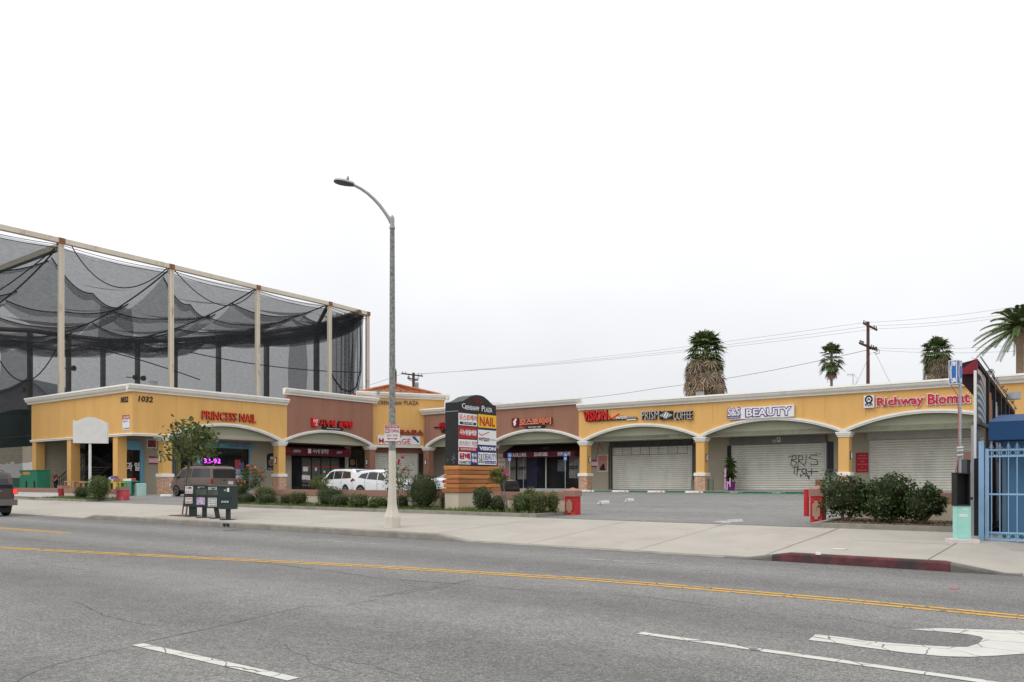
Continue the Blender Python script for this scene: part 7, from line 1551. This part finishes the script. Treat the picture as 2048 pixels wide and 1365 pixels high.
# ---- green utility cabinet, porch clutter
x0, x1 = onY(39, 26.2)[0], onY(74, 26.2)[0]; Z = onY(60, 26.2)[1]; zt = zz(942, Z); z0 = G(x0, 26.2)
t = thing('utility_cabinet', 'large green electrical cabinet with orange stickers behind the low wall', 'electrical cabinet', ((x0+x1)/2, 26.2, z0))
mb = MB(); mb.bbox(x0, x1, 26.2, 27.1, z0-.05, zt, .03); mb.bbox(x0-.04, x1+.04, 26.16, 27.14, zt, zt+.06, .02); mk(mb, 'cabinet', m_green, t)
frK = FR((0, 26.2, 0), (1, 0, 0), (0, -1, 0))
for px in (53, 69): x = onY(px, 26.2)[0]; mb = MB(); fbox(mb, frK, x-.09, x+.09, z0+.0, zt-.75, .003, .04); mk(mb, 'cable_duct', m_black, t)
for px0, px1, py0, py1 in ((46, 60, 944, 950), (39.5, 43, 946, 951)): mb = MB(); fbox(mb, frK, onY(px0, 26.2)[0], onY(px1, 26.2)[0], zz(py1, Z), zz(py0, Z), .003, .008); mk(mb, 'warning_sticker', M('sticker_orange', (.45, .22, .05), .7, .7, 9), t)
# stairs with railing inside the porch
t = thing('staircase', 'black metal stair with railings rising under the street end of the plaza', 'stairs', (onY(130, 31)[0], 31.4, .7))
xa, xb = onY(112, 31)[0], onY(178, 31)[0]; za, zb = .85, 3.0; n = 11
for i in range(n): f = i/n; x = xa+(xb-xa)*f; z = za+(zb-za)*f; mb = MB(); mb.box(x, x+(xb-xa)/n*1.1, 31.0, 32.6, z, z+.05); mk(mb, 'tread', M('worn_tread', (.22, .21, .20), .6, .5, 8), t)
for y in (30.95, 32.62):
    mb = MB(); mb.prism([(xa-.1, y, za-.25), (xb, y, zb-.25), (xb, y, zb), (xa-.1, y, za)], (0, .05, 0)); mk(mb, 'stringer', m_black, t)
    mb = MB(); mb.tube([(xa, y, za+.95), (xb, y, zb+.95)], .035, 6); mb.tube([(xa, y, za+.5), (xb, y, zb+.5)], .02, 6)
    for i in range(16): f = i/15; x = xa+(xb-xa)*f; mb.tube([(x, y, za+(zb-za)*f), (x, y, za+(zb-za)*f+.95)], .018, 5)
    mk(mb, 'railing', m_black, t)
mb = MB(); xc = onY(140, 33)[0]; mb.prism([(xb, 33, zb), (xc-1, 33, H+.3), (xc-1, 33, H), (xb, 33, zb-.3)], (0, .06, 0))
for i in range(9): f = i/9; x = xb+(xc-1-xb)*f; z = zb+(H-zb)*f; mb.box(x-.3, x, 32.4, 33.0, z, z+.04)
mk(mb, 'upper_flight', m_black, t)
# tables, crates in front of the fruit shop
m_plyw = M('plywood', (.42, .27, .17), .8, .15, 4)
def tbl(px0, px1, py, Y, lab, mat, hgt=None):
    x0, Z = onY(px0, Y); x1 = onY(px1, Y)[0]; zt = zz(py, Z); z0 = G(x0, Y); t = thing('display_table', lab, 'table', ((x0+x1)/2, Y, z0), 'display tables by the fruit shop')
    mb = MB(); mb.box(x0, x1, Y, Y+.7, zt-.07, zt); mk(mb, 'table_top', mat, t)
    for a in (x0+.02, x1-.1):
        for b in (Y+.02, Y+.6): mb = MB(); mb.box(a, a+.08, b, b+.08, z0, zt-.07); mk(mb, 'leg', mat, t)
    mb = MB(); mb.box(x0+.1, x1-.1, Y+.05, Y+.65, z0+.35, z0+.39); mk(mb, 'shelf', mat, t)
    return (x0, x1, zt, Y)
tbl(128, 146, 962.5, 26.5, 'left plywood display table behind the low wall', m_plyw); tbl(147, 166, 964, 26.9, 'right plywood display table behind the low wall', m_plyw)
ylm = M('yellow_green_plastic', (.45, .48, .05), .6)
tbl(166, 176, 963.5, 27.2, 'small yellow-green table left of the round bush', ylm); g1 = tbl(217, 232, 964.5, 27.6, 'yellow-green table right of the round bush', ylm)
g2 = tbl(243, 262, 963, 28.3, 'table under a green cloth by the fruit shop door', m_green)
mb = MB(); mb.box(g2[0]-.03, g2[1]+.03, 28.27, 28.3, g2[2]-.85, g2[2]+.01); mb.box(g2[0]-.03, g2[1]+.03, 28.3, 29.0, g2[2]+.003, g2[2]+.013); mk(mb, 'table_cloth', M('teal_cloth', (.08, .30, .22), .8), label='teal green cloth hanging over the table by the fruit shop', cat='cloth')
mb = MB(); xx = onY(269, 28.6)[0]; mb.bbox(xx-.35, xx+.45, 28.6, 29.2, G(xx, 28.6), G(xx, 28.6)+.85, .03); mk(mb, 'ice_box', M('pale_aqua', (.42, .62, .55), .6), label='pale aqua ice box beside the blue shop frame', cat='cooler')
cc = [(.6, .6, .62), (.12, .16, .35), (.5, .48, .5), (.45, .12, .1), (.5, .3, .12)]
for i, (px, py, wpx) in enumerate(((219, 957, 6), (226, 955, 7), (224, 961, 7), (231, 960, 5), (218, 962, 5))):
    x, Z = onY(px, 27.75+.1*(i % 2)); z = zz(py+3, Z); w_ = wpx*Z/F/.794/2; mb = MB(); mb.bbox(x-w_, x+w_, 27.75, 28.15, max(z, g1[2]+.01), max(z, g1[2]+.01)+.18, .01); mb.box(x-w_*.6, x+w_*.6, 27.745, 27.75, max(z, g1[2]+.01)+.04, max(z, g1[2]+.01)+.13)
    mk(mb, 'fruit_carton', M('fruit_carton_%d' % i, cc[i], .8, .4, 8), label=['white carton, left on the pile by the fruit shop', 'navy printed carton, topmost on the pile by the fruit shop', 'pale grey carton under the navy one by the fruit shop', 'red carton at the right end of the pile by the fruit shop', 'orange-brown carton, lowest left on the pile by the fruit shop'][i], cat='box', group='cartons by the fruit shop')
t = thing('fruit_box', 'shallow box of red fruit on the teal covered table', 'box', (g2[0]+.5, 28.5, g2[2]+.015)); mb = MB(); X_ = g2[0]+.1
mb.box(X_, X_+1.1, 28.35, 28.36, g2[2]+.015, g2[2]+.18); mb.box(X_, X_+1.1, 28.36, 28.8, g2[2]+.015, g2[2]+.03); mk(mb, 'tray', m_wworn, t); mb = MB()
for i in range(26): a, b = X_+.05+random.random()*1.0, 28.42+random.random()*.3; mb.lathe([(.02, g2[2]+.06), (.055, g2[2]+.10), (.055, g2[2]+.16), (.02, g2[2]+.20)], a, b, 7)
mk(mb, 'fruit', M('red_fruit', (.5, .06, .03), .4, .3, 6), t, True)
# ============================================================ VEHICLES
def car(name, lab, spec, loc, rot, cat='car', group=None):
    t = bpy.data.objects.new(name, None); COL.objects.link(t); t['label'] = lab; t['category'] = cat; W[t] = Vector((0, 0, 0))
    if group: t['group'] = group
    Lc, Wc, top, belt, zl = spec['L'], spec['W'], spec['top'], spec['belt'], spec.get('zl', .24); tum = spec.get('tum', .28)
    xs = sorted(set([round(p[0], 3) for p in top]+[round(p[0], 3) for p in belt]+[-Lc/2+Lc*i/22 for i in range(23)]))
    def hw(x): e = abs(x)/(Lc/2); return Wc/2*(1-.10*e**5-(.06*max(0, (e-.93)/.07) if e > .93 else 0))
    def zt(x): return pw(x, top)
    def zb(x): return min(pw(x, belt), zt(x)-.03)
    def wt(x, z): return hw(x)*.985-tum*max(0, z-zb(x))
    def ring(x):
        w_, b, tp = hw(x), zb(x), zt(x); ze = max(b+.01, tp-.07); l = zl+.14*max(0, (abs(x)/(Lc/2)-.8)/.2)
        h = [(0, l), (w_*.86, l), (w_*.97, l+.10), (w_, l+(b-l)*.5), (w_*.985, b), (wt(x, ze), ze), (max(.05, wt(x, tp)-.12), tp), (0, tp+.012)]
        return h+[(-y, z) for y, z in reversed(h[1:-1])]
    mb = MB(); k = 14
    for x in xs: mb.v += [(x, y, z) for y, z in ring(x)]
    n = len(xs); mb.f = [(i*k+j, i*k+(j+1) % k, (i+1)*k+(j+1) % k, (i+1)*k+j) for i in range(n-1) for j in range(k)]+[tuple(range(k-1, -1, -1)), tuple(range((n-1)*k, n*k))]; mb.m = [0]*len(mb.f)
    body = mk(mb, 'body', spec['paint'], t, True); fixn(body)
    def S(x, v, s, o=.010): b = zb(x); e = max(b+.01, zt(x)-.07); z = b+(e-b)*v; return (x, s*(wt(x, z)+o), z)
    for s in (1, -1):
        for q in spec['side_windows']:
            mb = MB(); mb.grid(lambda a, b: S((q[0][0]*(1-a)+q[1][0]*a)*(1-b)+(q[3][0]*(1-a)+q[2][0]*a)*b, (q[0][1]*(1-a)+q[1][1]*a)*(1-b)+(q[3][1]*(1-a)+q[2][1]*a)*b, s), 6, 3); mk(mb, 'side_window', spec.get('glass', m_carglass), t)
        for x in spec.get('seams', []):
            mb = MB(); mb.grid(lambda a, b: (x-.008+.016*a, s*(hw(x)*(1 if b > .05 else .985)+.006), zl+.12+(zb(x)-zl-.14)*b), 1, 6); mk(mb, 'door_seam', m_black, t)
        for x in spec.get('handles', []):
            mb = MB(); mb.bbox(x-.1, x+.1, s*(hw(x))-.01, s*(hw(x))+.035, zb(x)-.16, zb(x)-.12, .01); mk(mb, 'door_handle', spec['paint'], t)
        if 'mirror' in spec: x = spec['mirror']; mb = MB(); mb.bbox(x-.08, x+.08, s*(hw(x)+.02)-.02, s*(hw(x)+.20), zb(x)-.02, zb(x)+.16, .02) if s > 0 else mb.bbox(x-.08, x+.08, -(hw(x)+.20), -(hw(x)), zb(x)-.02, zb(x)+.16, .02); mk(mb, 'wing_mirror', spec.get('mirmat', spec['paint']), t)
        for x in spec['axles']:
            r = spec['wr']; w_ = hw(x); mb = MB(); c = [(x+(r+.07)*cos(a), s*(w_+.004), r+(r+.07)*sin(a)) for a in [pi*i/14 for i in range(15)]]+[(x-(r+.07), s*(w_+.004), zl+.02), (x+(r+.07), s*(w_+.004), zl+.02)]; mb.prism(c, (0, -s*.22, 0)); mk(mb, 'wheel_arch', m_black, t)
            yy = s*(w_-.09); mb = MB(); mb.T = Matrix.Translation((x, yy, r)) @ Matrix.Rotation(pi/2, 4, 'X'); mb.lathe([(r*.62, -.10), (r*.93, -.11), (r, -.08), (r, .08), (r*.93, .11), (r*.62, .10)], 0, 0, 28); wh = mk(mb, 'wheel', m_tyre, t, True)
            mb = MB(); mb.T = Matrix.Translation((x, s*(w_-.09), r)) @ Matrix.Rotation(-s*pi/2, 4, 'X'); mb.lathe([(r*.63, .085), (r*.66, .108), (r*.60, .112), (r*.56, .07)], 0, 0, 28)
            for j in range(6): a = j*pi/3; mb.add([(r*.12*cos(a+1), r*.12*sin(a+1), .10), (r*.12*cos(a-1), r*.12*sin(a-1), .10), (r*.6*cos(a-.13), r*.6*sin(a-.13), .10), (r*.6*cos(a+.13), r*.6*sin(a+.13), .10)], [(0, 1, 2, 3)])
            mb.lathe([(r*.16, .06), (r*.16, .112)], 0, 0, 12); mk(mb, 'rim', m_rim, wh)
    def T(x, u, o=.012): w_ = max(.05, wt(x, zt(x))-.12); return (x, u*w_, zt(x)+o+.012*(1-abs(u)))
    for nm, (xa_, xb_) in (('windscreen', spec['windscreen']),)+((('rear_window', spec['rear_window']),) if 'rear_window' in spec else ()):
        mb = MB(); mb.grid(lambda a, b: T(xa_+(xb_-xa_)*a, -.93+1.86*b, .016), 6, 6); mk(mb, nm, spec.get('glass', m_carglass), t)
    xr = -Lc/2
    for nm, y0, y1, z0, z1, mt, both in spec['rear']:
        for s in ((1, -1) if both else (1,)):
            e = .012; mb = MB(); a_, b_ = (y0, y1) if s > 0 else (-y1, -y0)
            mb.bbox(xr-e-.01, xr+.06, a_, b_, z0, z1, .012); mk(mb, nm, mt, t)
    for nm, y0, y1, z0, z1, mt in spec.get('front', []):
        for s in (1, -1): mb = MB(); a_, b_ = (y0, y1) if s > 0 else (-y1, -y0); mb.bbox(Lc/2-.12, Lc/2+.012, a_, b_, z0, z1, .012); mk(mb, nm, mt, t)
    if spec.get('rails'):
        for s in (1, -1): mb = MB(); y_ = s*(wt(0, zt(0))-.14); mb.tube([(-Lc*.36, y_, zt(-Lc*.36)), (-Lc*.34, y_, zt(-Lc*.3)+.07), (Lc*.08, y_, zt(0)+.07), (Lc*.11, y_, zt(0))], .02, 6); mk(mb, 'roof_rail', m_black, t)
    mb = MB(); mb.box(-Lc/2+.3, Lc/2-.3, -Wc/2+.2, Wc/2-.2, .16, zl+.02); mk(mb, 'underbody', m_black, t)
    t.location = loc; t.rotation_euler = (0, 0, rot); return t
m_carglass = M('car_glass', (.02, .022, .024), .08, .1, 1, spec=.6)
m_cartint = M('tinted_glass', (.025, .025, .027), .12, .1, 1, spec=.6)
m_pwhite = M('car_white', (.74, .75, .76), .25, .01, 1, spec=.5); m_pbrown = M('car_brown', (.165, .118, .098), .38, .02, 1, spec=.5, metal=.2)
m_pbrown2 = M('car_dark_brown', (.085, .062, .055), .35, .02, 1, spec=.5, metal=.2); m_pblack = M('car_black', (.012, .012, .013), .25, .02, 1, spec=.5)
m_tail = M('tail_lamp', (.35, .01, .015), .25); m_plate = M('licence_plate', (.55, .55, .58), .5, .4, 12); m_chrome = M('bumper_grey', (.30, .30, .30), .4, .05, 2)
van = dict(L=4.8, W=1.97, zl=.32, tum=.20, paint=m_pbrown, glass=m_cartint, wr=.345, axles=(-1.35, 1.5), top=[(-2.4, 1.78), (-2.3, 1.90), (-1, 1.93), (.7, 1.93), (1.0, 1.87), (1.72, 1.20), (2.2, 1.03), (2.36, .90), (2.4, .62)], belt=[(-2.4, 1.18), (1.7, 1.16), (2.4, .80)],
  side_windows=[[(-2.15, .08), (-.25, .08), (-.25, .88), (-2.08, .88)], [(-.13, .08), (.40, .08), (.36, .88), (-.13, .88)], [(.48, .05), (1.55, .05), (.98, .86), (.48, .86)]], seams=[.43, 1.48, -.2], handles=[.6], mirror=1.35, windscreen=(1.02, 1.70), rails=True,
  rear=[('rear_window', -.80, .80, 1.18, 1.74, m_cartint, False), ('tail_lamp', .80, .93, .86, 1.12, m_tail, True), ('licence_plate', -.62, -.26, .78, .98, m_plate, False), ('bumper', -.92, .92, .42, .60, m_pbrown, False), ('rear_handle', -.1, .08, 1.02, 1.08, m_black, False)], front=[('headlight', .55, .90, .68, .84, m_plate)])
x, y = -49.6, 29.1
car('parked_van', 'brown passenger van parked nose-in before the LED digit window', van, (x+1.5, y+.92, G(x, y)+.006), pi, 'van')
mini = dict(L=4.9, W=1.95, zl=.26, tum=.24, paint=m_pwhite, wr=.33, axles=(-1.45, 1.5), top=[(-2.45, 1.15), (-2.36, 1.50), (-2.15, 1.68), (-1, 1.74), (.5, 1.74), (.85, 1.66), (1.75, 1.12), (2.25, .96), (2.4, .80), (2.45, .55)], belt=[(-2.45, 1.06), (1.7, 1.0), (2.45, .70)],
  side_windows=[[(-2.1, .12), (-1.0, .08), (-1.0, .9), (-1.95, .85)], [(-.92, .08), (.15, .08), (.15, .9), (-.92, .9)], [(.23, .05), (1.5, .05), (.85, .84), (.23, .9)]], seams=[.2, -.95, 1.3], handles=[.35, -.75], mirror=1.3, windscreen=(.88, 1.72), rails=True,
  rear=[('rear_window', -.72, .72, 1.02, 1.14, m_carglass, False), ('tail_lamp', .78, .93, .85, 1.13, m_tail, True), ('licence_plate', -.2, .2, .62, .78, m_plate, False)], rear_window=(-2.44, -2.18), front=[('headlight', .5, .88, .62, .78, m_plate)])
ph_ = radians(12); cx, cy = -41.1-cos(ph_)*2.45+sin(ph_)*.97, 36.5+sin(ph_)*2.45+cos(ph_)*.97
car('parked_minivan', 'white minivan with roof rails parked before the restaurant window', mini, (cx, cy, G(cx, cy)+.006), pi-ph_, 'minivan')
tuc = dict(L=4.4, W=1.82, zl=.26, tum=.26, paint=m_pwhite, wr=.34, axles=(-1.3, 1.34), top=[(-2.2, .98), (-2.1, 1.14), (-1.82, 1.48), (-1.55, 1.58), (-.3, 1.64), (.45, 1.56), (1.3, 1.08), (2.0, .93), (2.15, .80), (2.2, .55)], belt=[(-2.2, 1.04), (-1.3, 1.08), (1.3, .94), (2.2, .66)],
  side_windows=[[(-1.55, .22), (-.82, .06), (-.72, .84), (-1.28, .70)], [(-.74, .06), (.10, .05), (.10, .88), (-.64, .86)], [(.18, .05), (1.20, .05), (.50, .82), (.18, .86)]], seams=[.14, -.9, 1.12], handles=[-.65, .25], mirror=1.0, windscreen=(.48, 1.26), rear_window=(-2.06, -1.62),
  rear=[('tail_lamp', .55, .86, .92, 1.06, m_tail, True), ('licence_plate', -.2, .2, .6, .76, m_plate, False)], front=[('headlight', .5, .82, .62, .78, m_plate)])
o = car('parked_hatchback', 'white compact crossover parked sideways behind the street lamp', tuc, (-37.95+2.2, 33.5+.91, G(-36, 34)+.006), 0, 'car')
mb = MB(); W[o] = Vector((0, 0, 0))
for s in (1, -1): mb = MB(); mb.grid(lambda a, b: (-2.17+.34*a, s*(.80+.098*a), .97+.02*a+(.18-.10*a)*b), 4, 3); mk(mb, 'tail_lamp', m_tail, o)
sed = dict(L=4.6, W=1.82, zl=.22, tum=.34, paint=m_pwhite, wr=.32, axles=(-1.35, 1.4), top=[(-2.3, .90), (-2.22, 1.06), (-1.7, 1.12), (-.95, 1.40), (0, 1.45), (.45, 1.38), (1.2, 1.0), (2.1, .84), (2.25, .72), (2.3, .5)], belt=[(-2.3, .95), (1.2, .90), (2.3, .62)],
  side_windows=[[(-1.45, .1), (-.7, .06), (-.6, .82), (-.95, .7)], [(-.62, .06), (.1, .06), (.1, .86), (-.55, .84)], [(.18, .06), (1.0, .06), (.42, .8), (.18, .84)]], seams=[.14, -.9, 1.1], handles=[-.6, .3], mirror=.9, windscreen=(.48, 1.16), rear_window=(-1.66, -1.0),
  rear=[('tail_lamp', .42, .84, .80, .98, m_tail, True), ('licence_plate', -.18, .18, .72, .86, m_plate, False), ('chrome_strip', -.4, .4, .90, .93, m_chrome, False), ('bumper_lower', -.6, .6, .26, .38, m_black, False)], front=[('headlight', .5, .82, .58, .70, m_plate)])
car('parked_sedan', 'white sedan seen from behind, left of the directory sign', sed, (-38.75+.91, 41.2+2.3, G(-38, 43)+.006), pi/2, 'car')
blk = dict(sed); blk.update(paint=m_pblack, axles=(-1.2, 1.82), wr=.36, belt=[(-2.3, .95), (1.9, .95), (2.3, .75)], top=[(-2.3, .90), (-2.2, 1.06), (-1.7, 1.15), (-.95, 1.42), (0, 1.45), (.45, 1.40), (1.2, 1.10), (2.0, 1.03), (2.22, .95), (2.3, .6)], front=[], rear=[(a, b, c, d, e, f, g) for a, b, c, d, e, f, g in sed['rear']])
x, y = at(1008, 51)
car('parked_coupe', 'black car with only its front wheel showing right of the directory sign', blk, (x-2.35, y+.9, G(x, y)+.006), 0, 'car')
suv = dict(L=5.1, W=2.0, zl=.36, tum=.20, paint=m_pbrown2, glass=m_cartint, wr=.39, axles=(-1.5, 1.55), top=[(-2.55, 1.22), (-2.47, 1.72), (-2.3, 1.93), (-1, 1.99), (.6, 1.99), (.95, 1.90), (1.65, 1.28), (2.35, 1.12), (2.5, .95), (2.55, .7)], belt=[(-2.55, 1.25), (1.6, 1.18), (2.55, .9)],
  side_windows=[[(-2.2, .1), (-1.1, .08), (-1.1, .9), (-2.1, .85)], [(-1.0, .08), (-.1, .08), (-.1, .9), (-1.0, .9)], [(0, .06), (1.4, .06), (.92, .84), (0, .9)]], seams=[-.05, -1.05, 1.3], handles=[-.8, .2], mirror=1.25, windscreen=(.98, 1.6), rear_window=(-2.545, -2.36), rails=True,
  rear=[('rear_window', -.78, .78, 1.24, 1.42, m_cartint, False), ('licence_plate', -.2, .2, .88, 1.05, m_plate, False), ('bumper', -.98, .98, .48, .74, M('bumper_silver', (.15, .14, .13), .4), False), ('chrome_strip', -.35, .35, 1.10, 1.13, m_chrome, False)])
x, Z = onY(37, 15.75)
s_o = car('moving_suv', 'dark brown sport utility vehicle with lit tail lamps leaving the left edge', suv, (x-2.6, 15.75-1.0, -K*x+.003), pi, 'car')
for s in (1, -1):
    mb = MB(); mb.bbox(-2.58, -2.40, min(s*.76, s*.985), max(s*.76, s*.985), .98, 1.22, .02); tl = mk(mb, 'tail_lamp', m_tail, s_o)
    mb = MB()
    for z in (1.01, 1.08, 1.15): mb.bbox(-2.60, -2.57, min(s*.79, s*.95), max(s*.79, s*.95), z, z+.04, .005)
    mk(mb, 'lit_element', M('lit_tail_element', (1.0, .06, .05), .3, 0, emit=1.6), tl)
# ============================================================ PERSON behind the stairs
px_, Z = onY(111, 30.6); pz = G(px_, 30.6)+.01
t = thing('person', 'person in a dark red top standing in the shade by the stairs', 'person', (px_, 30.6, pz))
def skinfig(nm, chains, mat, parent, org):
    me = bpy.data.meshes.new(nm); vs = []; es = []; rd = []
    idx = {}
    for ch in chains:
        prev = None
        for (p, r) in ch:
            key = tuple(round(q, 4) for q in p)
            if key not in idx: idx[key] = len(vs); vs.append(p); rd.append(r)
            if prev is not None: es.append((prev, idx[key]))
            prev = idx[key]
    me.from_pydata(vs, es, []); o = bpy.data.objects.new(nm, me); COL.objects.link(o); o.modifiers.new('s', 'SKIN'); sv = me.skin_vertices[0].data
    for i, r in enumerate(rd): sv[i].radius = (r, r)
    sv[0].use_root = True; m = o.modifiers.new('d', 'SUBSURF'); m.levels = 1; m.render_levels = 1
    dg = bpy.context.evaluated_depsgraph_get(); nm2 = bpy.data.meshes.new_from_object(o.evaluated_get(dg)); bpy.data.objects.remove(o)
    nm2.materials.clear(); nm2.materials.append(mat); q = bpy.data.objects.new(nm, nm2); COL.objects.link(q); q.parent = parent; W[q] = W[parent]; nm2.polygons.foreach_set('use_smooth', [True]*len(nm2.polygons)); return q
hip = (0, 0, .95)
m_skin = M('skin', (.42, .24, .17), .6)
skinfig('body', [[(hip, .14), ((0, 0, 1.15), .13), ((0, 0, 1.38), .15), ((0, 0, 1.46), .07), ((0, 0, 1.53), .055), ((0, -.01, 1.60), .085), ((0, -.01, 1.70), .085), ((0, 0, 1.76), .05)],
  [(hip, .14), ((-.10, 0, .88), .09), ((-.11, -.01, .50), .06), ((-.11, .01, .10), .04), ((-.12, -.12, .04), .035)], [(hip, .14), ((.10, 0, .88), .09), ((.12, -.02, .50), .06), ((.12, .01, .10), .04), ((.13, -.12, .04), .035)],
  [((0, 0, 1.38), .15), ((-.19, 0, 1.40), .055), ((-.25, .02, 1.12), .042), ((-.22, -.12, .92), .032), ((-.21, -.18, .86), .03)], [((0, 0, 1.38), .15), ((.19, 0, 1.40), .055), ((.25, .02, 1.12), .042), ((.20, -.14, .95), .032), ((.18, -.2, .90), .03)]], m_skin, t, None)
skinfig('shirt', [[((0, 0, .94), .155), ((0, 0, 1.15), .15), ((0, 0, 1.38), .165), ((0, 0, 1.45), .09)], [((0, 0, 1.38), .165), ((-.19, 0, 1.40), .072), ((-.235, .01, 1.20), .06)], [((0, 0, 1.38), .165), ((.19, 0, 1.40), .072), ((.235, .01, 1.20), .06)]], M('maroon_shirt', (.16, .02, .03), .85), t, None)
skinfig('trousers', [[((0, 0, .96), .15), ((-.10, 0, .86), .105), ((-.11, -.01, .50), .075), ((-.11, .01, .10), .06)], [((0, 0, .96), .15), ((.10, 0, .86), .105), ((.12, -.02, .50), .075), ((.12, .01, .10), .06)]], M('dark_trousers', (.03, .03, .035), .85), t, None)
skinfig('hair', [[((0, .02, 1.70), .09), ((0, .015, 1.76), .085), ((0, .0, 1.79), .05)]], m_black, t, None)
# ============================================================ split parts that are really several pieces
def islands(o, gap):
    me = o.data; n = len(me.vertices); par = list(range(n))
    def fd(i):
        while par[i] != i: par[i] = par[par[i]]; i = par[i]
        return i
    for e in me.edges:
        a, b = fd(e.vertices[0]), fd(e.vertices[1])
        if a != b: par[a] = b
    g = {}
    for i in range(n): g.setdefault(fd(i), []).append(i)
    co = [v.co for v in me.vertices]; bl = []
    for vs in g.values():
        lo = [min(co[i][k] for i in vs)-gap/2 for k in range(3)]; hi = [max(co[i][k] for i in vs)+gap/2 for k in range(3)]; bl.append([lo, hi, set(vs)])
    ch = True
    while ch:
        ch = False; i = 0
        while i < len(bl):
            j = i+1
            while j < len(bl):
                A_, B_ = bl[i], bl[j]
                if all(A_[0][k] <= B_[1][k] and B_[0][k] <= A_[1][k] for k in range(3)):
                    A_[0] = [min(a, b) for a, b in zip(A_[0], B_[0])]; A_[1] = [max(a, b) for a, b in zip(A_[1], B_[1])]; A_[2] |= B_[2]; bl.pop(j); ch = True
                else: j += 1
            i += 1
    return [b[2] for b in bl]
def split(o, gap):
    gs = islands(o, gap)
    if len(gs) < 2: return
    me = o.data; vs = [tuple(v.co) for v in me.vertices]; fs = [(tuple(p.vertices), p.material_index) for p in me.polygons]; mats = list(me.materials)
    kids = list(o.children)
    for gi, g in enumerate(gs):
        ids = sorted(g); mp = {a: i for i, a in enumerate(ids)}; ff = [(tuple(mp[q] for q in f), m) for f, m in fs if f[0] in g]
        m2 = bpy.data.meshes.new(o.name); m2.from_pydata([vs[i] for i in ids], [], [f for f, _ in ff])
        for m in mats: m2.materials.append(m)
        m2.polygons.foreach_set('material_index', [m for _, m in ff])
        if gi == 0: o.data = m2
        else: q = bpy.data.objects.new(o.name.split('.')[0], m2); COL.objects.link(q); q.parent = o.parent; q.location = o.location
SPL = {'guide_rail': .05, 'dark_side_panel': .1, 'control_joint': .05, 'porch_grille': .4, 'security_bars': .4, 'folding_security_gate': .5, 'awning_emblem': .3, 'conduit_clamp': .03, 'strap': .05, 'raceway': .05, 'name_bar': .05, 'sign_side': .05, 'foliage': 99, 'brace': .05}
for o in list(SC.objects):
    if o.type == 'MESH' and o.name.split('.')[0] in SPL and o.parent is not None: split(o, SPL[o.name.split('.')[0]])
